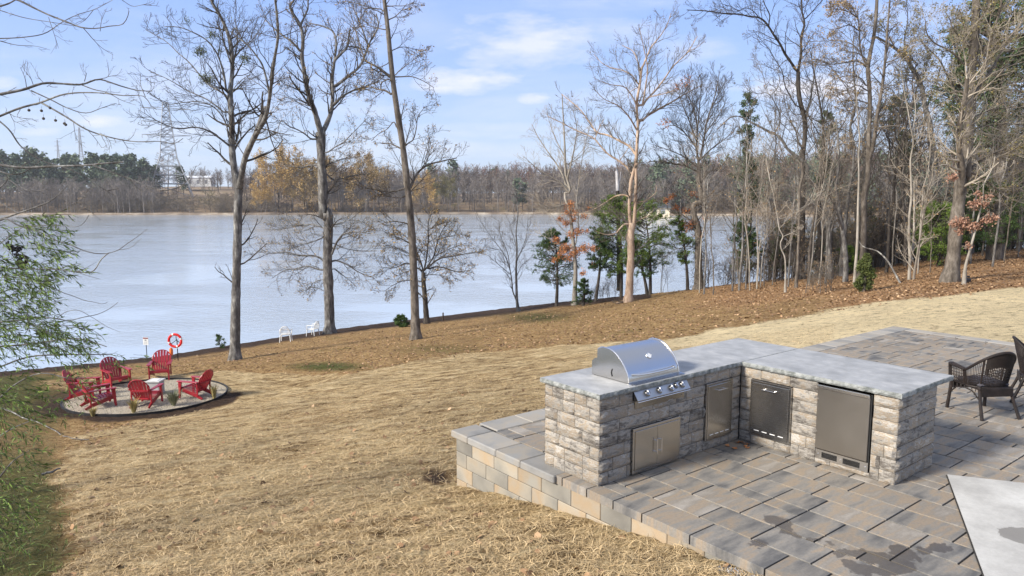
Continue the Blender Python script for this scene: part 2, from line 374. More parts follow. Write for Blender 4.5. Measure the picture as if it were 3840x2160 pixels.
def blades(n, Xf, zone, name, mat, L, Wd, label, cat, tilt=.25, lift=.01, bend=.3, seed=1):
    """loose straw or fallen leaves lying on the ground as one body of stuff"""
    r = np.random.default_rng(seed); X, Y = Xf(r, n)
    st, lf, so, gr, _ = zones(X, Y); z = {'straw': st, 'leaf': np.maximum(lf, (1-st)*.32)*(so < .2), 'green': gr}[zone]
    u, v = w2k(X, Y); out = ~((u > PU0-.02) & (u < PU1+.05) & (v < PV1+.05))
    d = np.hypot((X-PIT[0])/PIT_R[0], (Y-PIT[1])/PIT_R[1]); keep = (r.random(n) < z) & out & (d > 1.03)
    X = X[keep]; Y = Y[keep]; n = len(X); Z = terrain(X, Y) + np.array([noise.noise((x*1.6,y*1.6,3))*.5+noise.noise((x*4.5,y*4.5,9))*.6 + max(0, noise.noise((x*3,y*5,19)))*.5 for x, y in zip(X,Y)])*.06 + lift
    az = r.uniform(0, 2*math.pi, n); el = r.normal(0, tilt, n); l = L*r.uniform(.5, 1.3, n); w = Wd*r.uniform(.7, 1.3, n)
    D = np.stack([np.cos(az)*np.cos(el), np.sin(az)*np.cos(el), np.abs(np.sin(el))], 1); S = np.stack([-np.sin(az), np.cos(az), r.normal(0,.3,n)], 1)
    P0 = np.stack([X, Y, Z], 1) - D*l[:,None]*.4; P1 = P0 + D*l[:,None]*.5 + np.array([0,0,1])*(l*bend*.25)[:,None]; P2 = P0 + D*l[:,None]
    S = S*w[:,None]*.5
    V = np.stack([P0-S, P0+S, P1+S, P1-S, P2+S*.5, P2-S*.5], 1).reshape(-1, 3)
    b = (np.arange(n)*6)[:,None]; Q = np.concatenate([b+np.array([0,1,2,3]), b+np.array([3,2,4,5])], 0)
    o = np_mesh(name, V, Q, mat); tag(o, label, cat, kind='stuff'); return o
MAT_STRAW = mk('straw_material', [(.3,(.22,.148,.07)),(.5,(.44,.32,.17)),(.7,(.62,.485,.29))], scale=3, rough=.7, island=.4)
MAT_LITTER = mk('litter_material', [(.3,(.11,.06,.03)),(.5,(.26,.155,.08)),(.7,(.42,.29,.17))], scale=2, rough=.8, island=.45)
MAT_BLADE = mk('blade_material', [(.3,(.03,.05,.01)),(.5,(.08,.11,.025)),(.7,(.19,.20,.06))], scale=2, rough=.7, island=.4)
def fan(y0, y1, a0, a1, p=1.0):
    def f(r, n):
        Y = y0*(y1/y0)**(r.random(n)**p); return r.uniform(a0, a1, n)*Y, Y
    return f
blades(130000, fan(4.6, 19, -.80, .45), 'straw', 'loose_straw', MAT_STRAW, .105, .0042, 'loose pale straw mulch strewn over the lawn', 'straw', tilt=.28, seed=2)
blades(60000, fan(15, 52, -.62, .85, .8), 'leaf', 'leaf_litter', MAT_LITTER, .085, .055, 'brown fallen oak leaves scattered over the grass below the trees', 'fallen leaves', tilt=.35, bend=.6, seed=3)
blades(7000, fan(5.5, 24, -.80, -.42), 'green', 'green_grass', MAT_BLADE, .14, .008, 'thin green grass growing on the shaded ground at far left', 'grass', tilt=.7, seed=4)
blades(420, fan(5.2, 17, -.66, .40), 'straw', 'dry_leaves', MAT_LITTER, .075, .06, 'few dry brown leaves blown over the straw lawn', 'fallen leaves', tilt=.5, bend=.6, seed=8)
# the lake
def build_water():
    m, nt, b, N = pbr('water_material', base=(.44,.50,.55), rough=.10, spec=1.0); b.inputs['IOR'].default_value = 1.45
    geo = N('ShaderNodeNewGeometry'); mp = N('ShaderNodeMapping', {0: geo.outputs['Position'], 2: (0,0,R(18)), 3: (.62, 1.0, 1)})
    n1 = N('ShaderNodeTexNoise', {'Vector': mp, 'Scale': 2.0, 'Detail': 6.0, 'Roughness': .66, 'Distortion': .5})
    n2 = N('ShaderNodeTexNoise', {'Vector': mp, 'Scale': .12, 'Detail': 3.0})
    M = lambda op, a, b_=0.0: N('ShaderNodeMath', {0: a, 1: b_}, operation=op)
    amp = N('ShaderNodeMapRange', {0: n2.outputs[0], 1: .38, 2: .62, 3: .18, 4: 1.2})
    h = M('MULTIPLY', n1.outputs[0], amp.outputs[0])
    bp = N('ShaderNodeBump', {'Strength': .5, 'Distance': .14, 'Height': h}); nt.links.new(bp.outputs[0], b.inputs['Normal'])
    me = MB(); me.add([(-900,-20,WATER_Z),(1200,-20,WATER_Z),(1200,900,WATER_Z),(-900,900,WATER_Z)], [(0,1,2,3)])
    o = me.build('lake', m); tag(o, 'wide rippled lake of pale silvery blue water', kind='structure')
build_water()
# ================================================================ patio, low wall, concrete slab
def paver_material():
    m, nt, b, N = pbr('paver_material', rough=.75, spec=.3)
    M = lambda op, a, b_=0.0, c=0.0: N('ShaderNodeMath', {0: a, 1: b_, 2: c}, operation=op)
    tc = N('ShaderNodeTexCoord'); g = N('ShaderNodeNewGeometry'); P = tc.outputs['Object']; rnd = g.outputs['Random Per Island']
    off = N('ShaderNodeVectorMath', {0: rnd, 1: (41., 17., 63.)}, operation='MULTIPLY')
    v = N('ShaderNodeVectorMath', {0: N('ShaderNodeMapping', {0: P, 3: (1.5, 5.0, 1)}), 1: off}, operation='ADD')
    n = N('ShaderNodeTexNoise', {'Vector': v, 'Scale': 1.1, 'Detail': 4.0, 'Roughness': .55})
    fine = N('ShaderNodeTexNoise', {'Vector': P, 'Scale': 42.0, 'Detail': 6.0, 'Roughness': .7})
    rn = M('ADD', n.outputs[0], M('MULTIPLY', M('SUBTRACT', rnd, .5), .20))
    c = ramp(N, rn, [(.28, (.10,.098,.095)), (.37, (.155,.147,.135)), (.46, (.21,.194,.17)), (.54, (.26,.208,.152)), (.60, (.215,.192,.162)), (.74, (.295,.268,.232))])
    w = N('ShaderNodeTexWhiteNoise', {1: rnd}, noise_dimensions='1D'); br = N('ShaderNodeMapRange', {0: w.outputs[0], 3: .90, 4: 1.10})
    f = M('MULTIPLY', br.outputs[0], N('ShaderNodeMapRange', {0: fine.outputs[0], 1: .3, 2: .7, 3: .86, 4: 1.14}))
    col = N('ShaderNodeMix', {0: 1.0, 6: c, 7: f}, data_type='RGBA', blend_type='MULTIPLY').outputs[2]
    # wet stains left on the stones near the house
    dn = N('ShaderNodeTexNoise', {'Vector': P, 'Scale': 5.0, 'Detail': 5.0, 'Roughness': .6})
    dv = N('ShaderNodeVectorMath', {0: N('ShaderNodeVectorMath', {0: dn.outputs['Color'], 1: (.5,.5,.5)}, operation='SUBTRACT'), 1: (.34,.34,0)}, operation='MULTIPLY')
    q = N('ShaderNodeVectorMath', {0: P, 1: dv}, operation='ADD'); wet = None
    for X, Y, r in [(1030,430,.10),(1085,480,.07),(1150,512,.05),(1260,545,.04),(1340,568,.035),(1450,625,.06),(1560,645,.07),(1650,645,.09),(1800,620,.11),(1770,700,.13),(1720,740,.10),(1900,665,.05),(2060,592,.08),(1980,615,.07),(1560,725,.11),(930,572,.08),(1490,690,.05)]:
        w0 = onz(2300+X/1.6727, 1700+Y/1.6727); uu, vv = w2k(w0[0], w0[1])
        d = N('ShaderNodeVectorMath', {0: q, 1: (uu, vv, 0)}, operation='DISTANCE').outputs['Value']
        s = N('ShaderNodeMapRange', {0: d, 1: r*1.0, 2: r*1.18, 3: 1.0, 4: 0.0}).outputs[0]; wet = s if wet is None else M('MAXIMUM', wet, s)
    wet = M('MULTIPLY', wet, .85)
    col = N('ShaderNodeMix', {0: wet, 6: col, 7: (.075,.065,.055,1)}, data_type='RGBA').outputs[2]
    nt.links.new(col, b.inputs['Base Color'])
    nt.links.new(N('ShaderNodeMapRange', {0: wet, 3: .72, 4: .28}).outputs[0], b.inputs['Roughness'])
    bp = N('ShaderNodeBump', {'Strength': .35, 'Distance': .006, 'Height': fine.outputs[0]}); nt.links.new(bp.outputs[0], b.inputs['Normal'])
    return m
MAT_PAVER = paver_material()
MAT_CAP = mk('wall_cap_material', [(.3,(.19,.187,.178)),(.45,(.26,.252,.235)),(.55,(.31,.28,.235)),(.66,(.28,.276,.262)),(.8,(.35,.335,.305))], scale=1.6, detail=5, rough=.8, bump=.3, bdist=.006, bscale=40, island=.12)
MAT_BED = mk('joint_sand_material', [(.3,(.018,.017,.016)),(.7,(.045,.042,.04))], scale=30, rough=.95)
def stone_top(mb, u0, u1, v0, v1, zt=0.0, th=.06, gap=.006, ch=.0025, r=random):
    u0 += gap; u1 -= gap; v0 += gap; v1 -= gap
    z = zt + r.uniform(-.0016, .0016); tx = r.uniform(-.0025, .0025); ty = r.uniform(-.0025, .0025)
    uc, vc = (u0+u1)/2, (v0+v1)/2; Z = lambda u, v, dz=0: z + (u-uc)*tx + (v-vc)*ty - dz
    c = ch; vs = [(u,v,z-th) for u, v in ((u0,v0),(u1,v0),(u1,v1),(u0,v1))] + [(u,v,Z(u,v,c)) for u, v in ((u0,v0),(u1,v0),(u1,v1),(u0,v1))] + \
        [(u,v,Z(u,v)) for u, v in ((u0+c,v0+c),(u1-c,v0+c),(u1-c,v1-c),(u0+c,v1-c))]
    fs = [(8,9,10,11)] + [(4+i,4+(i+1)%4,8+(i+1)%4,8+i) for i in range(4)] + [(i,(i+1)%4,4+(i+1)%4,4+i) for i in range(4)]
    mb.add(vs, fs)
KROOT = (K0[0], K0[1], 0.0)
def build_patio():
    root = empty('patio', KROOT, YAW); tag(root, 'paved patio of grey and tan stone slabs', kind='structure')
    rr = random.Random(11); mb = MB(); g = .178
    ua, ub, va, vb = PU0, PU1-.32, -6.2, PV1-.36
    nu = int((ub-ua)/g); nv = int((vb-va)/g); gu = (ub-ua)/nu; gv = (vb-va)/nv
    occ = np.zeros((nu, nv), bool)
    lim = lambda i, j: (ua+i*gu, va+j*gv)
    for i in range(nu):
        for j in range(nv):
            uu, vv = lim(i+.5, j+.5)
            if uu < .22 and vv > .95: occ[i, j] = True          # cap row of the wall
            if (0.15 < uu < KL1+KW-KOB-.15 and .15 < vv < KD-.15) or (KL1+.15 < uu < KL1+KW-KOB-.15 and -KL2+.15 < vv < .2): occ[i, j] = True
    sizes = [(2,3)]*5 + [(2,2)]*4 + [(3,3)]*0 + [(1,2)]*2 + [(2,4)]*1 + [(1,3)]*1
    for j in range(nv):
        for i in range(nu):
            if occ[i, j]: continue
            opts = sizes[:]; rr.shuffle(opts); done = False
            for du, dv in opts + [(2,1),(1,1)]:
                if i+du > nu or j+dv > nv or occ[i:i+du, j:j+dv].any(): continue
                # do not leave a one cell sliver beside it
                if (du, dv) != (1,1) and i+du < nu and not occ[i+du, j] and (i+du+1 >= nu or occ[i+du+1, j]) and rr.random() < .8: continue
                occ[i:i+du, j:j+dv] = True; a = lim(i, j); b = lim(i+du, j+dv)
                stone_top(mb, a[0], b[0], a[1], b[1], th=.085 if a[0] < PU0+.02 else .06, gap=.008, r=rr); done = True; break
            if not done:
                occ[i, j] = True; a = lim(i, j); b = lim(i+1, j+1); stone_top(mb, a[0], b[0], a[1], b[1], gap=.005, r=rr)
    mb.build('paving', MAT_PAVER, root)
    bd = MB(); bd.box(PU0+.03, PU1-.03, PV0, PV1-.03, -.28, -.012); bd.build('joint_sand', MAT_BED, root)
    bo = MB()                                                 # border course along the far and right edges
    u = .30
    while u < PU1:
        l = rr.uniform(.38, .6); u2 = min(u+l, PU1+.03); stone_top(bo, u, u2, PV1-.355, PV1+.03, zt=.004, th=.08, gap=.003, ch=.01, r=rr); u = u2
    v = PV1-.36
    while v > PV0:
        l = rr.uniform(.38, .6); stone_top(bo, PU1-.315, PU1+.03, v-l, v, zt=.004, th=.08, gap=.003, ch=.01, r=rr); v -= l
    bo.build('border_stones', MAT_CAP, root)
    # concrete slab by the house
    q = [onz(3552,1783)[:2], onz(3690,2160)[:2], onz(3690+138*1.2,2160+377*1.2)[:2]]
    q = [w2k(*p) for p in q]; r1 = w2k(*onz(3840,1815)[:2]); d = np.array(r1)-np.array(q[0]); far = tuple(np.array(q[0])+d*7)
    a = np.array(q[0]); e = np.array(q[1])-a; low = tuple(a+e*3.2); poly = [tuple(a), low, (far[0]+low[0]-a[0], far[1]+low[1]-a[1]), far]
    s = MB(); s.prism(poly, -.25, .012)
    m, nt, b, N = pbr('concrete_material', rough=.8)
    tc = N('ShaderNodeTexCoord'); P = tc.outputs['Object']
    n = N('ShaderNodeTexNoise', {'Vector': P, 'Scale': 1.1, 'Detail': 6.0, 'Roughness': .6}); n2 = N('ShaderNodeTexNoise', {'Vector': P, 'Scale': 30.0, 'Detail': 6.0, 'Roughness': .7})
    c = ramp(N, n.outputs[0], [(.3, (.30,.295,.28)), (.45, (.38,.37,.345)), (.55, (.46,.45,.42)), (.68, (.54,.53,.50))])
    c2 = N('ShaderNodeMix', {0: 1.0, 6: c, 7: N('ShaderNodeMapRange', {0: n2.outputs[0], 3: .8, 4: 1.2})}, data_type='RGBA', blend_type='MULTIPLY').outputs[2]
    w0 = onz(3815, 2010); uu, vv = w2k(w0[0], w0[1])
    dn = N('ShaderNodeVectorMath', {0: P, 1: N('ShaderNodeVectorMath', {0: N('ShaderNodeTexNoise', {'Vector': P, 'Scale': 6.0, 'Detail': 5.0}).outputs['Color'], 1: (.4,.4,0)}, operation='MULTIPLY')}, operation='ADD')
    d = N('ShaderNodeVectorMath', {0: dn, 1: (uu+.2, vv+.16, .012)}, operation='DISTANCE').outputs['Value']
    wet = N('ShaderNodeMapRange', {0: d, 1: .15, 2: .17, 3: .8, 4: 0.0}).outputs[0]
    nt.links.new(N('ShaderNodeMix', {0: wet, 6: c2, 7: (.16,.15,.135,1)}, data_type='RGBA').outputs[2], b.inputs['Base Color'])
    o = s.build('concrete_slab', m); o.location = KROOT; o.rotation_euler.z = YAW; o.name = 'concrete_slab'
    tag(o, 'smooth pale concrete slab cut into the patio', kind='structure')
    # dark joint around the slab
    a2 = np.array(poly); cen = a2.mean(0); j = MB()
    for i in range(4):
        p, qq = a2[i], a2[(i+1)%4]; t = (qq-p)/np.linalg.norm(qq-p); nn = np.array([t[1], -t[0]])
        if nn @ (cen-p) > 0: nn = -nn
        w = .014; j.add([(*p,.006),(*qq,.006),(*(qq+nn*w),.006),(*(p+nn*w),.006)], [(0,1,2,3)])
    j.build('slab_joint', MAT_BED, root)
build_patio()
MAT_BLOCK = mk('wall_block_material', [(.30,(.16,.15,.128)),(.42,(.23,.215,.18)),(.52,(.31,.275,.215)),(.60,(.33,.25,.16)),(.70,(.30,.28,.235))], scale=.9, detail=4, rough=.85, bump=.4, bdist=.006, bscale=45, island=.14, ishift=.16)
def build_wall():
    root = empty('retaining_wall', KROOT, YAW)
    tag(root, 'low retaining wall of pale concrete blocks under the raised end of the patio', 'wall')
    rr = random.Random(5); bl = MB(); h = .178; z = -.085; core = MB()
    uo = PU0+.02
    for row in range(6):
        z1 = z-row*h; z0 = z1-h
        v = PV1-.01 - (0 if row % 2 == 0 else 0); first = True
        while v > -3.2:
            l = (.22 if (row % 2) else .34) if first else rr.choice([.40,.42,.44,.46]); first = False
            if v-l < -3.2: break
            bl.box(uo, uo+.2, v-l+.0025, v-.0025, z0+.0025, z1-.0025, .006); v -= l
        u = uo+.205
        while u < 6.0:
            l = rr.choice([.40,.42,.44,.46]); bl.box(u+.0025, u+l-.0025, PV1-.21, PV1-.012, z0+.0025, z1-.0025, .006); u += l
    bl.build('block_courses', MAT_BLOCK, root)
    core.box(uo+.012, uo+.19, -3.2, PV1-.03, -1.2, -.09); core.box(uo+.19, 6, PV1-.2, PV1-.03, -1.2, -.09)
    core.build('joint_backing', MAT_BED, root)
    cap = MB(); v = PV1+.03; first = True
    while v > .60:
        l = .36 if first else rr.choice([.44,.5,.56])
        cap.box(PU0-.035, PU0+.352, v-l+.003, v-.003, -.082, .003, .012); v -= l; first = False
    cap.build('cap_stones', MAT_CAP, root)
build_wall()

# ================================================================ outdoor kitchen
MAT_STONE = mk('split_stone_material', [(.28,(.06,.05,.042)),(.37,(.13,.115,.098)),(.42,(.20,.18,.155)),(.49,(.33,.308,.27)),(.56,(.28,.215,.145)),(.62,(.42,.398,.355)),(.78,(.17,.15,.13))], scale=5.5, detail=8, rough=.85, bump=.75, bdist=.02, bscale=22, island=.16, ishift=.13, stretch=(1,1,2.6), nrough=.78)
MAT_SLATE = mk('bluestone_material', [(.32,(.25,.253,.25)),(.45,(.30,.303,.30)),(.55,(.345,.348,.345)),(.66,(.41,.41,.40))], scale=3.6, detail=7, rough=.5, bump=.12, bdist=.004, bscale=30, stretch=(1.6,1.1,1), spec=.45, nrough=.65)
MAT_SLATE2 = mk('bluestone_edge_material', [(.3,(.10,.11,.10)),(.5,(.24,.25,.235)),(.7,(.40,.41,.39))], scale=12, detail=7, rough=.85, bump=.8, bdist=.02, bscale=40)
def steel(name, col=.62, rough=.28, streak=True):
    m, nt, b, N = pbr(name, base=(col, col*.97, col*.93), rough=rough, metal=1.0)
    tc = N('ShaderNodeTexCoord'); mp = N('ShaderNodeMapping', {0: tc.outputs['Object'], 3: (3, 3, 160)})
    n = N('ShaderNodeTexNoise', {'Vector': mp, 'Scale': 3.0, 'Detail': 4.0})
    n2 = N('ShaderNodeTexNoise', {'Vector': tc.outputs['Object'], 'Scale': 3.5, 'Detail': 3.0})
    a = N('ShaderNodeMath', {0: n.outputs[0], 1: n2.outputs[0]}, operation='ADD')
    nt.links.new(N('ShaderNodeMapRange', {0: a.outputs[0], 1: .6, 2: 1.4, 3: rough*.85, 4: rough*1.2}).outputs[0], b.inputs['Roughness'])
    bp = N('ShaderNodeBump', {'Strength': .015, 'Distance': .002, 'Height': n.outputs[0]}); nt.links.new(bp.outputs[0], b.inputs['Normal'])
    return m
MAT_STEEL = steel('brushed_steel', .60, .22); MAT_STEEL_M = steel('door_steel', .46, .22); MAT_CHROME = steel('polished_steel', .75, .12); MAT_STEEL_D = steel('dark_steel', .30, .22)
MAT_BLACK = mk('black_gap_material', [(.4,(.008,.008,.008)),(.6,(.016,.016,.016))], rough=.6)
def rock_face(mb, O, du, _z, nrm, W, H, openings, seed, hc=.125, ends=(0.0,0.0), bigcut=1.0):
    """a wall face of split stone blocks; O lower left corner, du along, nrm outward; openings (u0,u1,z0,z1)"""
    rr = random.Random(seed); O = Vector(O); du = Vector(du); nrm = Vector(nrm); dz = Vector((0,0,1))
    rows = max(1, round(H/hc)); ch = H/rows
    for k in range(rows):
        z0 = k*ch; z1 = z0+ch; cuts = [0.0]; x = -rr.uniform(0, .2)
        while True:
            x += rr.choice([.17,.22,.27,.32,.38,.45])*bigcut
            if x > W-.09: break
            if x > .1: cuts.append(x)
        cuts.append(W)
        xs = sorted(set(cuts + [u for o in openings if o[2] < z1-.004 and o[3] > z0+.004 for u in o[:2]]))
        for a, b in zip(xs[:-1], xs[1:]):
            if b-a < .012: continue
            zz = [(z0, z1)]
            for o in openings:
                if o[0] < (a+b)/2 < o[1]:
                    nz = []
                    for p, q in zz:
                        if o[3] <= p or o[2] >= q: nz.append((p, q)); continue
                        if o[2] > p+.012: nz.append((p, o[2]))
                        if o[3] < q-.012: nz.append((o[3], q))
                    zz = nz
            for p, q in zz: rock_block(mb, O, du, dz, nrm, a, b, p, q, rr, a <= .001 or b >= W-.001)
def rock_block(mb, O, du, dz, nrm, a, b, p, q, rr, edge):
    nx = max(3, int((b-a)/.028)); nz = max(3, int((q-p)/.026)); off = rr.uniform(-.004, .009); sx = rr.uniform(0, 50)
    g = .0018; base = len(mb.v); tx = rr.uniform(-.03, .03); tz = rr.uniform(-.05, .05)
    for j in range(nz+1):
        for i in range(nx+1):
            s = i/nx; t = j/nz; x = a+g+(b-a-2*g)*s; z = p+g+(q-p-2*g)*t
            e = min(s, 1-s)*(b-a); f = min(t, 1-t)*(q-p); edge_d = min(e, f)
            n = noise.fractal((x*9+sx, z*9, sx*.37), .8, 2.2, 5)*.012 + noise.cell((x*22+sx, z*30, sx))*.007
            d = off + .008 + n + (x-(a+b)/2)*tx + (z-(p+q)/2)*tz
            if edge_d < .002: d = -.007
            elif edge_d < .010: d = d*.85 - .001
            mb.v.append(tuple(O + du*x + dz*z + nrm*d))
    for j in range(nz):
        for i in range(nx):
            k = base + j*(nx+1)+i; mb.f.append((k, k+1, k+nx+2, k+nx+1))
def slab(name, poly, z0, z1, parent, mats, seed):
    """stone top with chipped edges: polygon walked in 2.5 cm steps"""
    rr = random.Random(seed); pts = []
    P = [Vector((*p, 0)) for p in poly]; n = len(P)
    for i in range(n):
        a, b = P[i], P[(i+1)%n]; L = (b-a).length; k = max(2, int(L/.025)); t = (b-a).normalized(); nn = Vector((t.y, -t.x, 0))
        for s in range(k):
            w = 0 if s in (0,) else 1; pts.append((a + (b-a)*(s/k), nn, w))
    m = len(pts); vs = []
    for lvl, (z, inn) in enumerate([(z0, .006), (z0+(z1-z0)*.35, -.003), (z0+(z1-z0)*.75, -.001), (z1-.003, .003), (z1, .008)]):
        for p, nn, w in pts:
            d = -inn + (noise.noise((p.x*22, p.y*22, lvl*3.3+seed))*.007 + noise.noise((p.x*60, p.y*60, lvl*2+seed))*.004 if lvl < 4 else noise.noise((p.x*30, p.y*30, 5))*.003)
            vs.append(tuple(p + nn*d*(w if w else .4) + Vector((0,0,z + (noise.noise((p.x*25,p.y*25,lvl))*.004 if 0 < lvl < 3 else 0)))))
    fs = [(l*m+i, l*m+(i+1)%m, (l+1)*m+(i+1)%m, (l+1)*m+i) for l in range(4) for i in range(m)]
    mi = [1]*len(fs) + [0, 1]; fs += [tuple(4*m+i for i in range(m)), tuple(range(m))[::-1]]
    me = bpy.data.meshes.new(name); me.from_pydata(vs, [], fs); me.polygons.foreach_set('material_index', mi); me.update()
    return link(name, me, list(mats), parent)
def bar_handle(parent, o, x, z, L, r=.006, stand=.03, vertical=False, name='handle'):
    """o origin on the door face, x along the bar, z the face normal"""
    o = Vector(o); x = Vector(x); z = Vector(z); mb = MB()
    a = o - x*L/2 + z*stand; b = o + x*L/2 + z*stand; mb.tube([a, b], r, 10)
    for s in (-.38, .38): mb.tube([o + x*L*s, o + x*L*s + z*stand], r*.8, 8)
    return mb.build(name, MAT_CHROME, parent, smooth=True)
CT = .95
def build_kitchen():
    root = empty('outdoor_kitchen', KROOT, YAW)
    tag(root, 'L-shaped outdoor kitchen of split grey stone with bluestone worktop', 'outdoor kitchen')
    o = .035; H = CT-.052; x1 = KL1+KW-KOB; st = MB()
    dbl = (.50, 1.25, .02, .50); p2 = (1.70, 2.18, .115, .775); gr = (.52, 1.33, .79, 1.2)
    p3 = (.19-o-0, .665, .115, .765); fr = (.956, 1.548, .055, .9)
    rock_face(st, (o, o, 0), (1,0,0), None, (0,-1,0), KL1, H, [(dbl[0]-o, dbl[1]-o, dbl[2], dbl[3]), (p2[0]-o, p2[1]-o, p2[2], p2[3]), (gr[0]-o, gr[1]-o, gr[2], gr[3])], 1)
    rock_face(st, (o, KD-o, 0), (0,-1,0), None, (-1,0,0), KD-2*o, H, [], 2)
    rock_face(st, (KL1+o, o, 0), (0,-1,0), None, (-1,0,0), KL2, H, [(p3[0], p3[1], p3[2], p3[3]), (fr[0], fr[1], fr[2], fr[3])], 3, bigcut=1.35)
    rock_face(st, (KL1+o, -KL2+o, 0), (1,0,0), None, (0,-1,0), x1-KL1-o, H, [], 4, bigcut=1.2)
    rock_face(st, (x1, -KL2+o, 0), (0,1,0), None, (1,0,0), KL2+KD-2*o, H, [], 5)
    rock_face(st, (x1, KD-o, 0), (-1,0,0), None, (0,1,0), x1-o, H, [], 6)
    st.build('stone_base', MAT_STONE, root, smooth=True, angle=28)
    c = MB(); i = o+.014
    # dark mortar core with a real niche for the fridge
    c.box(i, x1-.014, i, KD-i, -.02, H-.002)
    ff = o-fr[0]; fe = o-fr[1]
    c.box(KL1+i, x1-.014, o-fr[0], i, -.02, H-.003); c.box(KL1+i, x1-.014, -KL2+i, o-fr[1], -.02, H-.003)
    c.box(KL1+.55, x1-.015, fe+.001, ff-.001, -.02, H-.004); c.box(KL1+i, KL1+.55, fe+.001, ff-.001, -.02, .045)
    c.build('mortar_core', MAT_BED, root)
    slab('worktop', [(0,0),(KL1+KW,0),(KL1+KW,KD),(0,KD)], CT-.052, CT, root, (MAT_SLATE, MAT_SLATE2), 3)
    slab('worktop', [(KL1,-KL2),(KL1+KW,-KL2),(KL1+KW,-.0035),(KL1,-.0035)], CT-.052, CT+.0006, root, (MAT_SLATE, MAT_SLATE2), 8)
    # double door under the grill
    def panel(M, w, h, fr=.028, proud=.026):
        f = MB()
        f.box(0, w, 0, fr, -.01, proud, .002, M); f.box(0, w, h-fr, h, -.01, proud, .002, M)
        f.box(0, fr, fr, h-fr, -.01, proud-.001, .002, M); f.box(w-fr, w, fr, h-fr, -.01, proud-.001, .002, M)
        return f
    fN = (0,-1,0)
    M = frame((dbl[0], o, dbl[2]), (1,0,0), z=(0,-1,0)); w = dbl[1]-dbl[0]; h = dbl[3]-dbl[2]
    if (M.to_3x3() @ Vector((0,1,0))).z < 0: M = M @ Matrix.Rotation(math.pi, 4, 'Z')
    fo = panel(M, w, h).build('door_frame', MAT_STEEL_M, root)
    for s in (0, 1):
        d = MB(); a = .03 + s*(w/2-.03) + .002; b = (w/2 if s == 0 else w-.03) - .002
        d.box(a, b, .03, h-.03, .0, .030, .003, M); dd = d.build('door', MAT_STEEL_M, root)
        xx = w/2 + (-.035 if s == 0 else .035); bar_handle(dd, M @ Vector((xx, h*.50, .030)), (0,0,1), (0,-1,0), .16)
    def drawer(O, x, nrm, w, h, mat, nslots):
        M = frame(O, x, z=nrm); f = panel(M, w, h, .022).build('drawer_frame', MAT_STEEL_M, root)
        d = MB(); d.box(.024, w-.024, .024, h-.024, 0, .034, .004, M); dd = d.build('drawer_front', mat, root)
        bar_handle(dd, M @ Vector((w/2, h-.085, .034)), x, nrm, .17)
        for k in range(nslots): s = MB(); cx = w*(.2+.6*k/(nslots-1)); s.box(cx-.032, cx+.032, .062, .070, .030, .0355, 0, M); s.build('vent_slot', mk_white, dd)
    drawer((p2[0], o, p2[2]), (1,0,0), (0,-1,0), p2[1]-p2[0], p2[3]-p2[2], MAT_STEEL_M, 4)
    drawer((KL1+o, o-p3[0], p3[2]), (0,-1,0), (-1,0,0), p3[1]-p3[0], p3[3]-p3[2], steel('drawer_steel', .40, .26), 4)
    # fridge standing in its niche
    fz = empty('refrigerator', (*k2w(KL1+.3, (ff+fe)/2), fr[2]), YAW)
    tag(fz, 'undercounter refrigerator with bronze grey steel door set into the stone', 'refrigerator')
    w = fr[1]-fr[0]-.022; h = fr[3]-fr[2]-.03
    M = frame((-.3+o+.004, w/2, 0), (0,-1,0), z=(-1,0,0))
    b = MB(); b.box(.004, w-.004, .0, h-.01, -.5, -.004, .003, M); b.build('cabinet', MAT_BLACK, fz)
    d = MB(); d.box(0, w-.012, .115, h, .0, .028, .004, M); dd = d.build('door', MAT_BRONZE, fz)
    t = MB(); t.box(0, w-.012, h-.038, h+.002, .020, .046, .006, M); t.build('handle', MAT_STEEL, dd)
    hg = MB(); hg.box(w-.012, w+.004, .10, h, -.002, .010, 0, M); hg.build('door_gasket', MAT_BLACK, fz)
    for zz in (.36, .80):
        hb = MB(); hb.tube([M @ Vector((.012, h*zz-.012, .034)), M @ Vector((.012, h*zz+.012, .034))], .006, 8); hb.build('hinge', MAT_CHROME, dd)
    g = MB(); g.box(0, w, .0, .105, -.004, .012, .003, M); gg = g.build('base_panel', MAT_STEEL, fz)
    for (a, b_) in ((.13*w, .44*w), (.54*w, .86*w)):
        v = MB()
        for k in range(int((b_-a)/.009)): v.box(a+k*.009, a+k*.009+.005, .022, .082, .0125, .0155, 0, M)
        v.build('vent_grille', MAT_BLACK, gg)
    for cx in (.05, .49, .95):
        s = MB(); s.tube([M @ Vector((w*cx, .052, .012)), M @ Vector((w*cx, .052, .020))], .009, 10); s.build('screw', MAT_CHROME, gg)
    return root
m_, nt_, b_, N_ = pbr('pale_slot_material', (.8,.8,.78), .4); mk_white = m_
MAT_BRONZE = steel('bronze_steel', .30, .34)
MAT_BRONZE.node_tree.nodes['Principled BSDF'].inputs['Base Color'].default_value = (.34,.31,.27,1)
build_kitchen()

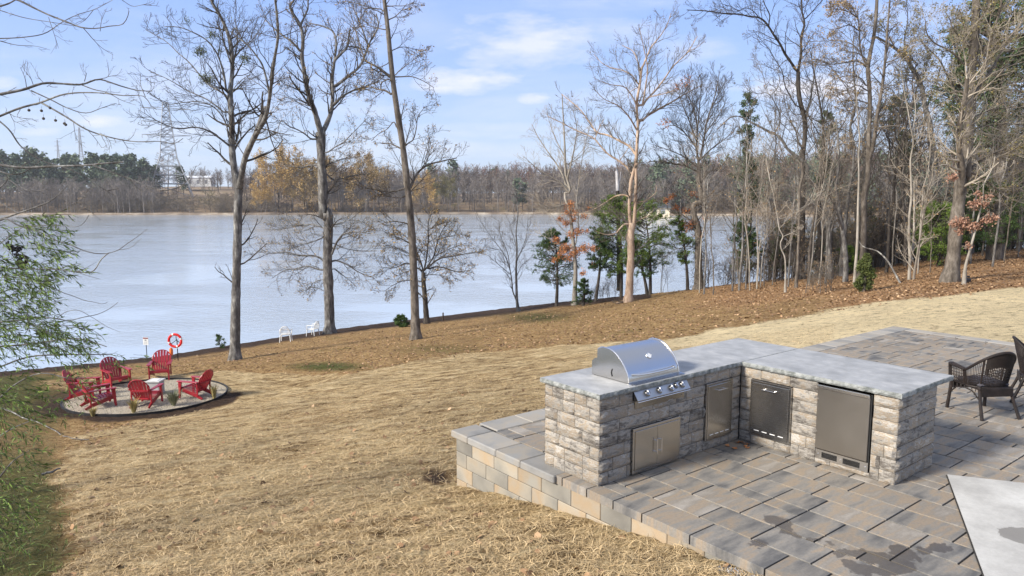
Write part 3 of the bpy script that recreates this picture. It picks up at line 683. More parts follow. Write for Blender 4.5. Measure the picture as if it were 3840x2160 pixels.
def build_grill():
    g0, g1 = .52, 1.33
    root = empty('grill', (*k2w((g0+g1)/2, .35), CT), YAW)
    tag(root, 'built-in stainless steel gas grill with domed hood on the worktop', 'grill')
    off = Matrix.Translation((-(g0+g1)/2, -.35, -CT)); M = off
    prof = [(.112,.955),(.125,1.03),(.165,1.099),(.20,1.145),(.245,1.19),(.30,1.232),(.36,1.258),(.42,1.268),(.50,1.268),(.56,1.240),(.562,1.145),(.60,1.135),(.638,1.10),(.64,.955)]
    def extr(pts, a, b, mb):
        n = len(pts); vs = [(a, y, z) for y, z in pts] + [(b, y, z) for y, z in pts]
        fs = [tuple(range(n)), tuple(range(n, 2*n))[::-1]] + [(i,(i+1)%n,n+(i+1)%n,n+i) for i in range(n)]; return mb.add(vs, fs, M)
    b = MB(); b.box(g0+.012, g1-.012, .02, .62, .70, .957, .004, M); b.build('firebox', MAT_STEEL_D, root)
    # smooth hood shell
    hood = MB(); fine = []
    P = prof[:10]
    for i in range(len(P)-1):
        p0 = P[max(i-1,0)]; p1 = P[i]; p2 = P[i+1]; p3 = P[min(i+2,len(P)-1)]
        for k in range(4):
            t = k/4; q = [.5*((2*p1[j]) + (-p0[j]+p2[j])*t + (2*p0[j]-5*p1[j]+4*p2[j]-p3[j])*t*t + (-p0[j]+3*p1[j]-3*p2[j]+p3[j])*t**3) for j in (0,1)]; fine.append(tuple(q))
    fine += prof[9:]
    extr(fine, g0+.016, g1-.016, hood); ho = hood.build('hood', MAT_STEEL, root, smooth=True, angle=30)
    for a, c in ((g0, g0+.0155), (g1-.0155, g1)):
        sp = MB(); extr([(y, z+.004) for y, z in fine], a, c, sp); sp.build('side_panel', MAT_STEEL, root, smooth=True, angle=30)
    for a in (g0-.002, g1-.018):           # bright rolled rim of the hood
        rm = MB(); rm.tube([M @ Vector((a+.010, y-.003, z+.006)) for y, z in fine[:37]], .007, 8); rm.build('hood_rim', MAT_CHROME, ho, smooth=True)
    sl = MB(); sl.tube([M @ Vector((g0-.001, .335+.012*math.sin(k/6*math.pi), .99+k*.013)) for k in range(7)], .007, 6); sl.build('vent_slot', MAT_BLACK, root)
    # thermometer
    ty, tz = .228, 1.168; nrm = Vector((0, -.73, .68)); tm = MB(); c = M @ Vector(((g0+g1)/2+.03, ty, tz))
    q = nrm.to_track_quat('Z', 'Y').to_matrix().to_4x4(); q.translation = c
    tm.lathe([(.040,-.01),(.040,.006),(.036,.012),(.031,.012),(.030,.008)], 24, q); t = tm.build('thermometer', MAT_CHROME, ho, smooth=True)
    nd = MB(); nd.lathe([(.029,.006),(.029,.0095)], 24, q); nd.build('dial', mk_white, t)
    # hood handle, a bowed bar
    hp = [M @ Vector((g0+.07+(g1-g0-.14)*k/14, .105-.045*math.sin(math.pi*k/14)**.6 if 0 < k < 14 else .135, 1.032)) for k in range(15)]
    h = MB(); h.tube(hp, .0115, 10); h.build('handle', MAT_CHROME, ho, smooth=True)
    # front lip and control panel
    lp = MB(); extr([(.112,.957),(.018,.948),(.010,.936),(.018,.925),(.112,.925)], g0-.012, g1+.012, lp); lp.build('front_lip', MAT_CHROME, root)
    gp = MB(); gp.box(g0, g1, .024, .10, .885, .925, 0, M); gp.build('vent_strip', MAT_STEEL_D, root)
    for k in range(5): sl = MB(); sl.box(g0+.06+k*.15, g0+.16+k*.15, .0205, .0235, .897, .915, 0, M); sl.build('vent_slot', MAT_BLACK, root)
    A = Vector((g0-.012, .024, .892)); B = Vector((g0-.012, -.040, .805)); wv = (A-B); ph = wv.length
    Mp = M @ frame(B, (1,0,0), z=Vector((0,-wv.z,wv.y)))
    if (Mp.to_3x3() @ Vector((0,1,0))).z < 0: Mp = M @ frame(B, (1,0,0), z=-Vector((0,-wv.z,wv.y)))
    W = g1-g0+.024; cp = MB(); cp.box(0, W, 0, ph, -.004, .003, .002, Mp); pan = cp.build('control_panel', steel('satin_steel', .50, .42), root)
    bx = MB(); vs = [(g0-.01,.024,.89),(g0-.01,-.036,.803),(g0-.01,.024,.79),(g1+.01,.024,.89),(g1+.01,-.036,.803),(g1+.01,.024,.79)]
    bx.add(vs, [(0,1,2),(3,5,4),(0,3,4,1),(1,4,5,2),(0,2,5,3)], M); bx.build('panel_box', MAT_STEEL_D, root)
    br = MB(); br.tube([M @ Vector((g0-.01,-.036,.790)), M @ Vector((g1+.01,-.036,.790))], .006, 8); br.build('bottom_rail', MAT_CHROME, root)
    for kx, ky, rr_ in ((.155,.5,.033),(.335,.5,.033),(.515,.44,.033),(.595,.58,.028),(.69,.52,.033)):
        cx = W*kx/.80; kb = MB(); Mk = Mp @ Matrix.Translation((cx, ph*ky, .003))
        kb.lathe([(rr_+.007,0),(rr_+.007,.004),(rr_,.006),(rr_*.95,.024),(rr_*.82,.029)], 20, Mk); kn = kb.build('knob', MAT_STEEL_D, pan, smooth=True, angle=50)
        gb = MB(); gb.box(-.006, .006, -rr_*.85, rr_*.85, .027, .040, .002, Mk); gb.build('grip', MAT_CHROME, kn)
    return root
build_grill()
# dry leaves blown into the corner
lf = MB(); rr = random.Random(4)
for k in range(9):
    x, y = k2w(KL1-.04-rr.uniform(0,.28), -.03-rr.uniform(0,.2)+.0); s = rr.uniform(.025, .045); a0 = rr.uniform(0, 6.28)
    pts = [(x+math.cos(a0+i*math.pi/4)*s*(1 if i % 2 == 0 else .55), y+math.sin(a0+i*math.pi/4)*s*(1 if i % 2 == 0 else .55), .006+rr.uniform(0,.02)) for i in range(8)]
    lf.add(pts + [(x, y, .012)], [(i, (i+1)%8, 8) for i in range(8)])
o = lf.build('dry_leaves', mk('dry_leaf_material', [(.3,(.22,.08,.03)),(.7,(.42,.2,.08))], scale=20, rough=.7, island=.3))
tag(o, 'small drift of dry orange leaves in the inner corner of the kitchen', 'leaves', kind='stuff')

# grey crushed stone along the cut edge of the patio near the house
cs = MB(); rr = random.Random(6)
for k in range(900):
    t = rr.random(); v = -1.55 - 1.5*t; u = PU0-.02-abs(rr.gauss(0, .055+.05*t)); x, y = k2w(u, v); s_ = rr.uniform(.005, .014); z = float(terrain(x, y))+.012
    cs.add([(x+s_,y,z),(x,y+s_,z),(x-s_,y,z),(x,y-s_,z),(x+s_*.3,y,z+s_*1.2)], [(0,1,4),(1,2,4),(2,3,4),(3,0,4)])
o = cs.build('crushed_stone', mk('crushed_stone_material', [(.3,(.16,.16,.17)),(.7,(.42,.42,.42))], scale=9, rough=.9, island=.4)); tag(o, 'grey crushed stone showing between the straw and the patio edge', 'gravel', kind='stuff')
# ================================================================ fire pit area
MAT_RED = mk('red_plastic_material', [(.3,(.24,.008,.016)),(.7,(.36,.016,.028))], scale=3, rough=.38, obj_var=.20, spec=.5)
MAT_WHITE = mk('white_plastic_material', [(.3,(.62,.62,.58)),(.7,(.78,.78,.75))], scale=4, rough=.5)
MAT_METAL_BK = mk('black_metal_material', [(.3,(.012,.012,.014)),(.7,(.03,.03,.03))], rough=.5)
def build_pit():
    cx, cy = PIT; a, b = PIT_R; n = 72; rr = random.Random(3); rot = R(4)
    ring = [(cx + a*math.cos(t)*math.cos(rot) - b*math.sin(t)*math.sin(rot), cy + a*math.cos(t)*math.sin(rot) + b*math.sin(t)*math.cos(rot)) for t in [2*math.pi*i/n for i in range(n)]]
    g = MB(); g.prism(ring, PIT_Z-.12, PIT_Z)
    m = mk('pea_gravel_material', [(.30,(.13,.11,.085)),(.42,(.29,.25,.185)),(.55,(.41,.36,.275)),(.70,(.53,.475,.38))], scale=26, detail=5, rough=.9, bump=.9, bdist=.03, bscale=30, nrough=.8)
    o = g.build('gravel_pad', m); tag(o, 'round pale gravel pad around the white fire table', kind='structure')
    e = MB(); k = len(ring)
    out = [((x-cx)*1.012+cx, (y-cy)*1.012+cy) for x, y in ring]
    vs = [(*p, z) for z in (PIT_Z-.1, PIT_Z+.055) for p in ring] + [(*p, z) for z in (PIT_Z-.1, PIT_Z+.055) for p in out]
    fs = []
    for i in range(k):
        j = (i+1) % k; fs += [(i,k+i,k+j,j), (2*k+i,2*k+j,3*k+j,3*k+i), (k+i,3*k+i,3*k+j,k+j)]
    e.add(vs, fs); o = e.build('steel_edging', MAT_METAL_BK); tag(o, 'thin black metal edging ring around the gravel pad', 'edging')
    st = MB()
    for q in range(2600):
        t = rr.uniform(0, 6.283); r = math.sqrt(rr.random())*.97; x = cx+a*r*math.cos(t); y = cy+b*r*math.sin(t); s = rr.uniform(.012, .030)
        st.add([(x+s,y,PIT_Z),(x,y+s,PIT_Z),(x-s,y,PIT_Z),(x,y-s,PIT_Z),(x,y,PIT_Z+s*.9)], [(0,1,4),(1,2,4),(2,3,4),(3,0,4)])
    o = st.build('gravel', mk('pebble_material', [(.3,(.20,.17,.125)),(.7,(.46,.42,.35))], scale=9, rough=.85, island=.4)); tag(o, 'loose pale pea gravel strewn over the round pad', 'gravel', kind='stuff')
build_pit()
def adirondack():
    root = empty('adirondack_chair'); W = .30
    # local: +y is the way the chair faces, seat slats run across
    s = MB()
    for k in range(7):
        y = .30-k*.082; z = .365-k*.022; s.box(-W+.03, W-.03, y-.074, y, z-.018, z, .004)
    s.box(-W+.03, W-.03, .285, .315, .27, .36, .006); s.build('seat', MAT_RED, root)
    b = MB(); tilt = R(25)
    Mb = Matrix.Translation((0,-.25,.20)) @ Matrix.Rotation(tilt, 4, 'X')
    for k in range(7):
        f = (k-3)/3; top = .80 - .20*f*f; w0 = .0255; w1 = .0385; x0 = f*.20; x1 = f*.285
        vs = []
        for z, x, w in ((0, x0, w0), (top*.55, x0+(x1-x0)*.75, (w0+w1)/2+.003), (top-.045, x1, w1), (top-.012, x1*.985, w1*.80), (top, x1*.96, w1*.40)):
            for yy in (-.010, .012): vs += [(x-w, yy, z), (x+w, yy, z)]
        fs = [(0,1,3,2), (16,18,19,17)]
        for q in range(4):
            c = q*4; fs += [(c,c+4,c+5,c+1),(c+2,c+3,c+7,c+6),(c,c+2,c+6,c+4),(c+1,c+5,c+7,c+3)]
        b.add(vs, fs, Mb)
    b.box(-.27, .27, -.045, -.012, .34, .40, .004, Mb); b.box(-.20, .20, -.045, -.012, .03, .09, .004, Mb)
    # arched rim that ties the slat tips
    arc = [Mb @ Vector((.315*math.sin(t), -.002, .46+.34*math.cos(t))) for t in [R(-84)+R(168)*i/16 for i in range(17)]]
    b.tube(arc, .019, 6)
    b.build('backrest', MAT_RED, root, bevel=0)
    for sx in (-1, 1):
        a = MB(); x = sx*.325
        poly = [(x-.05,-.40),(x+.05,-.40),(x+.065,.0),(x+.075,.30),(x+.045,.37),(x-.045,.37),(x-.075,.30),(x-.06,.0)]
        a.prism(poly, .555, .582); a.build('arm', MAT_RED, root, bevel=.006)
        l = MB(); xx = sx*.315; l.add([(xx-.022,.22,.56),(xx+.022,.22,.56),(xx+.022,.34,.56),(xx-.022,.34,.56),(xx-.022,.30,0),(xx+.022,.30,0),(xx+.022,.36,0),(xx-.022,.36,0)],
            [(0,1,2,3),(4,7,6,5),(0,4,5,1),(1,5,6,2),(2,6,7,3),(3,7,4,0)]); l.build('leg', MAT_RED, root, bevel=.005)
        r = MB(); xx = sx*.285  # the side rail runs from the front of the seat down to the ground behind
        r.add([(xx-.018,.31,.355),(xx+.018,.31,.355),(xx+.018,.31,.235),(xx-.018,.31,.235),
               (xx-.018,-.30,.19),(xx+.018,-.30,.19),(xx+.018,-.30,.07),(xx-.018,-.30,.07),
               (xx-.018,-.54,.05),(xx+.018,-.54,.05),(xx+.018,-.49,.0),(xx-.018,-.49,.0)],
              [(0,1,2,3),(0,4,5,1),(2,6,7,3),(0,3,7,4),(1,5,6,2),(4,8,9,5),(6,10,11,7),(4,7,11,8),(5,9,10,6),(8,11,10,9)])
        r.build('leg', MAT_RED, root, bevel=.004)
        u = MB(); u.box(sx*.30-.018, sx*.30+.018, -.38, -.33, .10, .56, .004); u.build('arm_support', MAT_RED, root)
    return root
ch0 = adirondack()
CH = [((-13.62,27.55),( .30,-.95),'red slatted lawn chair at the back, tallest in view, facing the house'),
      ((-14.72,26.45),( .78,-.62),'red slatted lawn chair turned right, left of the tallest one'),
      ((-14.95,24.85),( .98, .20),'red slatted lawn chair at far left, half hidden behind another chair'),
      ((-13.85,23.85),( .72, .69),'red slatted lawn chair seen from behind at front left'),
      ((-12.38,24.02),( -.02, 1.0),'red slatted lawn chair seen from behind in front of the white table'),
      ((-11.18,24.98),(-.96, .28),'red slatted lawn chair standing alone on the right side')]
for i, (p, d, lab) in enumerate(CH):
    c = ch0 if i == 0 else copy_tree(ch0)
    c.location = (p[0], p[1], PIT_Z); c.rotation_euler.z = math.atan2(-d[0], d[1]); c.scale = (1.08,)*3
    tag(c, lab, 'lawn chair', 'red lawn chairs around the fire table')
t = empty('fire_table', (-12.72, 25.35, PIT_Z)); tag(t, 'small white square fire table in the middle of the red chairs', 'fire table')
b = MB(); b.box(-.21, .21, -.21, .21, 0, .46, .02); b.build('base', mk('dull_grey_material', [(.3,(.30,.30,.29)),(.7,(.42,.42,.40))], rough=.7), t)
b = MB(); b.box(-.25, .25, -.25, .25, .46, .51, .012); b.build('top', mk('dull_white_material', [(.3,(.42,.42,.40)),(.7,(.55,.55,.53))], rough=.6), t)
b = MB(); b.box(-.13, .13, -.13, .13, .505, .522, .006); b.build('lid', MAT_WHITE, t)
def tuft(px, py, h, n, label, seed, mat, w=.010, spread=.45):
    P = hit(px, py); P = np.array([P[0], P[1], max(P[2], PIT_Z if abs(P[0]-PIT[0]) < 2.6 and abs(P[1]-PIT[1]) < 2.3 else P[2])])
    r = np.random.default_rng(seed); az = r.uniform(0, 6.283, n); le = h*r.uniform(.5, 1.1, n); sp = r.uniform(.05, spread, n)
    V = []; Q = []
    for k in range(n):
        d = np.array([math.cos(az[k])*sp[k], math.sin(az[k])*sp[k], 1.0]); s = np.array([-math.sin(az[k]), math.cos(az[k]), 0])*w
        p0 = P + np.array([math.cos(az[k]), math.sin(az[k]), 0])*.05*r.random(); p1 = p0 + d*le[k]*.55; p2 = p1 + d*le[k]*.4*np.array([1.8,1.8,.7]); c = len(V)
        V += [p0-s, p0+s, p1+s*.8, p1-s*.8, p2+s*.2, p2-s*.2]; Q += [(c,c+1,c+2,c+3),(c+3,c+2,c+4,c+5)]
    o = np_mesh('grass_tuft', np.array(V)-P, Q, mat); o.location = P; tag(o, label, 'ornamental grass', 'grass tufts planted along the gravel edge'); return o
MAT_TUFT = mk('tuft_material', [(.3,(.10,.11,.06)),(.6,(.24,.25,.15)),(.8,(.38,.34,.2))], scale=2, rough=.8, island=.3)
MAT_TUFT2 = mk('dry_tuft_material', [(.3,(.24,.19,.07)),(.6,(.42,.35,.14)),(.8,(.52,.46,.25))], scale=2, rough=.8, island=.3)
tuft(502,1550,.55,160,'straw yellow grass tuft in front of the middle red chair',1,MAT_TUFT2)
tuft(652,1524,.62,260,'widest grey green grass tuft at the front of the gravel',2,MAT_TUFT, spread=.6)
tuft(803,1498,.60,120,'narrow upright grass tuft right of the lone red chair',3,MAT_TUFT2, spread=.25)
tuft(350,1562,.34,110,'low grass tuft at the left front of the gravel',4,MAT_TUFT2)

# ---------------------------------------------------------------- life ring, throw bag, sign
def life_ring():
    P = hit(668, 1352); Y = P[1]; z = P[2]
    post = empty('life_ring_post', P); tag(post, 'thin dark metal post holding the red life ring by the shore', 'post')
    b = MB(); b.tube([(0,0,-.3),(0,0,1.05)], .022, 8); b.build('pole', MAT_METAL_BK, post)
    b = MB(); c = Vector((-.02,-.03,1.02))
    for a in (90, 215, 325): b.tube([c, c+Vector((math.cos(R(a))*.33,0,math.sin(R(a))*.33))], .017, 6)
    b.build('bracket', MAT_METAL_BK, post)
    r = empty('life_ring', (P[0]-.03, P[1]-.13, z+1.02)); tag(r, 'red life ring with white bands hanging on a post by the lake', 'life ring')
    def torus(mb, R0, r0, a0, a1, n, m=12, s=1.0):
        vs = []
        for i in range(n+1):
            a = a0+(a1-a0)*i/n
            for k in range(m):
                t = 2*math.pi*k/m; q = R0+r0*s*math.cos(t); vs.append((q*math.cos(a), r0*s*math.sin(t)*.85, q*math.sin(a)))
        mb.add(vs, [(i*m+k, i*m+(k+1)%m, (i+1)*m+(k+1)%m, (i+1)*m+k) for i in range(n) for k in range(m)])
    b = MB(); torus(b, .305, .062, 0, 2*math.pi, 48); b.build('ring', mk('life_ring_material', [(.3,(.55,.01,.015)),(.7,(.70,.03,.02))], scale=5, rough=.5), r, smooth=True)
    for a in (18, 108, 198, 288):
        b = MB(); torus(b, .305, .062, R(a-7), R(a+7), 5, s=1.06); b.build('band', MAT_WHITE, r, smooth=True)
    b = MB(); b.tube([(.36*math.cos(t)+.02, -.03, .36*math.sin(t)-.03) for t in [R(-80)+R(95)*i/12 for i in range(13)]], .010, 6); b.build('rope', MAT_WHITE, r)
    bag = MB(); bag.lathe([(.03,-.20),(.075,-.17),(.088,-.05),(.085,.08),(.055,.15),(.02,.18)], 14)
    o = bag.build('throw_bag', mk('orange_bag_material', [(.3,(.75,.14,.03)),(.7,(.9,.22,.05))], scale=8, rough=.7), smooth=True)
    o.location = (P[0]-.24, P[1]-.16, z+.50); tag(o, 'small orange rescue throw bag hanging below the life ring', 'throw bag')
life_ring()
def sign():
    P = hit(551, 1350); s = empty('warning_sign', P, R(-8)); tag(s, 'small white sign with dark red header on a thin post', 'sign')
    top = 2.85 - (1298-739)/2727*P[1] - P[2]; h = .36*1.1; w = .29
    b = MB(); b.tube([(0,.02,-.3),(0,.02,top+.38)], .018, 8); b.build('pole', MAT_METAL_BK, s)
    b = MB(); b.box(-w/2, w/2, -.012, 0, top, top+h, .002); bo = b.build('sign_board', MAT_WHITE, s)
    b = MB(); b.box(-w/2+.01, w/2-.01, -.0145, -.012, top+h*.80, top+h*.97); b.build('header_band', mk('header_material', [(.4,(.16,.03,.035)),(.6,(.22,.05,.05))], rough=.6), bo)
    b = MB(); b.box(-.055, .055, -.0145, -.012, top+h*.56, top+h*.70)
    for k in range(4): b.box(-.10+.01*(k%2), .10-.015*((k+1)%2), -.0142, -.012, top+h*(.12+.10*k), top+h*(.15+.10*k))
    b.build('printed_lines', mk('print_material', [(.4,(.12,.12,.13)),(.6,(.2,.2,.2))], rough=.6), bo)
sign()
# ---------------------------------------------------------------- two white garden chairs by the water
def garden_chair():
    root = empty('garden_chair'); s = MB(); s.box(-.24, .24, -.22, .24, .40, .425, .01); s.build('seat', MAT_WHITE, root)
    b = MB(); arc = [(.26*math.cos(t), -.24-.10*0, .46+.42*math.sin(t)) for t in [math.pi*i/14 for i in range(15)]]
    b.tube([(x, y-.10*(z-.4)/.5, z) for x, y, z in arc], .020, 8)
    for k in range(7):
        x = -.19+k*.063; zt = .46+.42*math.sqrt(max(0, 1-(x/.26)**2)); b.box(x-.012, x+.012, -.262, -.248, .42, zt-.005, .002, Matrix.Rotation(0, 4, 'X'))
    b.box(-.23, .23, -.30, -.285, .70, .735, .003); b.build('backrest', MAT_WHITE, root)
    for sx in (-1, 1):
        a = MB(); a.tube([(sx*.26,-.27,.64),(sx*.29,.0,.66),(sx*.28,.20,.64),(sx*.27,.23,.42)], .021, 8); a.build('arm', MAT_WHITE, root)
        for y0, y1 in ((-.22,-.29), (.22,.26)):
            l = MB(); l.tube([(sx*.24,y0,.41),(sx*.28,y1,0)], [.028,.020], 8); l.build('leg', MAT_WHITE, root)
    return root
def c6(x, y): return 900+x/2.342, 800+y/2.342
g = garden_chair(); P = hit(*c6(405,1128)); g.location = P; g.rotation_euler.z = R(8); g.scale = (1.05,)*3
tag(g, 'white plastic garden chair seen from behind, left one of two', 'garden chair', 'white garden chairs by the water')
g2 = copy_tree(g); P = hit(*c6(640,1075)); g2.location = P; g2.rotation_euler.z = R(72); g2.scale = (1.0,)*3
tag(g2, 'white plastic garden chair turned sideways, nearest the big grey trunk', 'garden chair')
# stake, black light, stones
P = hit(*c6(1783,948)); b = MB(); b.tube([(0,0,-.2),(.01,0,.55)], [.05,.045], 8)
o = b.build('wooden_stake', mk('stake_material', [(.3,(.06,.04,.03)),(.7,(.12,.09,.07))], rough=.9)); o.location = P; tag(o, 'short dark wooden stake standing on the muddy shore', 'stake')
P = hit(3290+970/2.898, 600+1335/2.898); b = MB(); b.box(-.13, .13, -.09, .09, 0, .16, .03); b.tube([(-.1,0,.15),(0,0,.24),(.12,0,.22)], .03, 8)
o = b.build('plastic_drain_elbow', MAT_METAL_BK); o.location = P; o.rotation_euler.z = R(20); tag(o, 'small black plastic fitting lying on leaves by the leaning sapling', 'plastic fitting')
# ---------------------------------------------------------------- wicker chairs
MAT_WICKER = mk('wicker_material', [(.3,(.009,.007,.006)),(.6,(.024,.017,.014)),(.8,(.05,.038,.032))], scale=14, rough=.55, bump=.5, bdist=.004, bscale=90, island=.2)
MAT_CUSHION = mk('cushion_material', [(.3,(.045,.042,.05)),(.7,(.085,.08,.09))], scale=30, rough=.9, bump=.2, bdist=.003)
def wicker_chair():
    root = empty('wicker_chair')
    # local +y = the way it faces
    s = MB(); s.box(-.25, .25, -.24, .26, .375, .405, .012)
    for k in range(24): s.box(-.255, .255, .262, .268, .29+k*.0045*0+.0, .38, 0) if k == 0 else None
    s.build('seat', MAT_WICKER, root)
    c = MB(); c.box(-.225, .225, -.21, .245, .405, .465, .025); c.build('cushion', MAT_CUSHION, root, bevel=.01)
    # the back: one swept arch running from arm to arm
    def arch(t):      # t 0..1 left arm end -> right arm end, plan horseshoe, height bulge
        a = math.pi*(t); x = -.31*math.cos(a); y = -.03-.27*math.sin(a); z = .62+.29*math.sin(a)**1.3
        return Vector((x, y - .06*math.sin(a)**2, z))
    def low(t):
        a = math.pi*t; return Vector((-.27*math.cos(a), -.02-.22*math.sin(a), .40))
    f = MB(); f.tube([arch(i/24) for i in range(25)], .019, 8); f.tube([low(i/24) for i in range(25)], .014, 6)
    for t in (.0, .25, .75, 1.0): f.tube([low(t), arch(t)], .013, 6)
    f.build('back_frame', MAT_WICKER, root)
    w = MB()
    N = 46
    for k in range(1, N):
        t = k/N; p, q = low(t), arch(t); w.tube([p, p+(q-p)*.5, q], .0042, 4, cap=False)
    for lv in (.12,.2,.28,.36,.44,.52):
        w.tube([low(i/30)+(arch(i/30)-low(i/30))*(lv+.02*math.sin(i*2.2)) for i in range(31)], .0042, 4, cap=False)
    # dense woven panel in the middle of the back
    for k in range(40):
        lv = .60+.40*k/40; w.tube([low(.28+.44*i/14)+(arch(.28+.44*i/14)-low(.28+.44*i/14))*lv for i in range(15)], .0060, 4, cap=False)
    w.build('woven_back', MAT_WICKER, root)
    for sx in (-1, 1):
        a = MB(); a.tube([(sx*.31,-.03,.62),(sx*.315,.08,.635),(sx*.31,.20,.645),(sx*.295,.275,.635),(sx*.285,.285,.58),(sx*.28,.28,.42)], [.024,.028,.030,.028,.024,.022], 8)
        a.tube([(sx*.30,.02,.63),(sx*.27,.02,.41)], .012, 6); a.build('arm', MAT_WICKER, root)
        p = MB()
        for k in range(16):
            y = .03+k*.0155; p.tube([(sx*.285,y,.42),(sx*.302,y+.01*(k%2*2-1),.62)], .0040, 4, cap=False)
        for z in (.46,.50,.54,.58): p.tube([(sx*.29,.02,z),(sx*.29,.27,z)], .004, 4, cap=False)
        p.build('arm_panel', MAT_WICKER, root)
        l = MB(); l.tube([(sx*.265,.26,.42),(sx*.275,.275,.2),(sx*.285,.29,.0)], [.026,.021,.024], 8); l.build('leg', MAT_WICKER, root)
        l = MB(); l.tube([(sx*.22,-.20,.41),(sx*.245,-.27,.2),(sx*.27,-.35,.0)], [.024,.020,.023], 8); l.build('leg', MAT_WICKER, root)
        e = MB(); e.tube([(sx*.275,.275,.22),(sx*.27,.16,.33),(sx*.265,0,.36),(sx*.25,-.12,.34),(sx*.245,-.25,.24)], .009, 6)
        for k in range(14):
            y = .25-k*.035; zz = .36-.14*abs((y)/.27)**2; e.tube([(sx*.265,y,zz),(sx*.262,y+.015*(k%2*2-1),.385)], .004, 4, cap=False)
        e.build('side_apron', MAT_WICKER, root)
    ap = MB(); ap.box(-.265, .265, .262, .276, .31, .40, .004); ap.build('apron', MAT_WICKER, root)
    ap = MB(); ap.box(-.23, .23, -.262, -.25, .29, .40, .004); ap.build('apron', MAT_WICKER, root)
    return root
w1 = wicker_chair()
f1, r1, r2, f2 = [onz(3440+x/4.025, 1240+y/4.025)[:2] for x, y in ((480,1190),(985,1350),(1465,1330),(935,1090))]
fm = (f1+f2)/2; rm = (r1+r2)/2; d = fm-rm; c = (fm+rm)/2
w1.location = (c[0]+.0, c[1], .004); w1.rotation_euler.z = math.atan2(-d[0], d[1]); w1.scale = (.97,)*3
tag(w1, 'dark brown wicker armchair with grey cushion seen from behind, fully in view', 'wicker chair', 'wicker chairs on the patio')
print('wicker feet', np.round([f1,f2,r1,r2],2), 'len', np.linalg.norm(d), 'w', np.linalg.norm(f1-f2))
w2 = copy_tree(w1); w2.location = (7.40, 9.95, .004); w2.rotation_euler.z = R(-120)
tag(w2, 'dark brown wicker armchair cut off by the right edge of the photo', 'wicker chair')
# ================================================================ trees
def unit(v): return v/np.maximum(np.linalg.norm(v, axis=-1, keepdims=True), 1e-9)
def tubes(P, Rr, S):
    """P (M,N,3) centre lines, Rr (M,N) radii -> vertices and quads"""
    M, N, _ = P.shape
    T = np.empty_like(P); T[:,1:-1] = P[:,2:]-P[:,:-2]; T[:,0] = P[:,1]-P[:,0]; T[:,-1] = P[:,-1]-P[:,-2]; T = unit(T)
    mean = unit(P[:,-1]-P[:,0]); ref = np.where(np.abs(mean[:,2:3]) < .8, np.array([[0,0,1.]]), np.array([[1.,0,0]]))[:,None,:]
    U = unit(np.cross(T, np.broadcast_to(ref, T.shape))); W = np.cross(T, U)
    a = 2*np.pi*np.arange(S)/S
    V = P[:,:,None,:] + (U[:,:,None,:]*np.cos(a)[None,None,:,None] + W[:,:,None,:]*np.sin(a)[None,None,:,None])*Rr[:,:,None,None]
    i = np.arange(M*N*S).reshape(M, N, S); j = np.roll(i, -1, axis=2)
    Q = np.stack([i[:,:-1], j[:,:-1], j[:,1:], i[:,1:]], -1).reshape(-1, 4)
    return V.reshape(-1, 3), Q
class Parts:
    def __init__(s): s.V = []; s.Q = []; s.M = []; s.n = 0
    def add(s, V, Q, mi=0):
        s.V.append(V); s.Q.append(Q+s.n); s.M.append(np.full(len(Q), mi)); s.n += len(V)
    def build(s, name, mats, parent, origin, smooth=True):
        if not s.V: return None
        return np_mesh(name, np.concatenate(s.V)-np.asarray(origin), np.concatenate(s.Q), mats, parent, smooth, np.concatenate(s.M))
def spawn(r, P, Rr, k, N, ang=(.5,1.1), lf=(.35,.6), t0=.15, up=.1, wob=.22, rf=.55, rmin=.004, tip=.35, flat=1.0, L=None, tcut=.75):
    """k side branches on each of the given centre lines"""
    M, n, _ = P.shape
    if M == 0 or k <= 0: return np.zeros((0,N,3)), np.zeros((0,N))
    seg = P[:,1:]-P[:,:-1]; plen = np.linalg.norm(seg, axis=-1).sum(1) if L is None else np.full(M, L)
    t = t0 + (1-t0)*((np.arange(k)[None]+r.random((M,k)))/k); x = np.clip(t*(n-1), 0, n-1.001); i = x.astype(int); f = (x-i)[...,None]
    m = np.arange(M)[:,None]; pos = P[m,i]*(1-f)+P[m,i+1]*f; rad = Rr[m,i]*(1-f[...,0])+Rr[m,i+1]*f[...,0]; tan = unit(P[m,i+1]-P[m,i])
    q = r.normal(size=(M,k,3)); q[...,2] *= flat; perp = unit(np.cross(tan, q)); perp = unit(perp*np.array([1,1,flat]))
    a = r.uniform(ang[0], ang[1], (M,k,1)); D = unit(np.cos(a)*tan + np.sin(a)*perp)
    ln = plen[:,None]*r.uniform(lf[0], lf[1], (M,k))*(1.1-tcut*t)
    out = np.empty((M,k,N,3)); out[:,:,0] = pos; st = (ln/(N-1))[...,None]; d = D
    for j in range(1, N):
        out[:,:,j] = out[:,:,j-1] + d*st
        d = unit(d + r.normal(size=d.shape)*wob + np.array([0,0,up]))
    r0 = np.maximum(rad*rf, rmin); g = np.linspace(1, 0, N)[None,None]; ro = r0[...,None]*(tip+(1-tip)*g); ro = np.maximum(ro, rmin*.7)
    return out.reshape(M*k,N,3), ro.reshape(M*k,N)
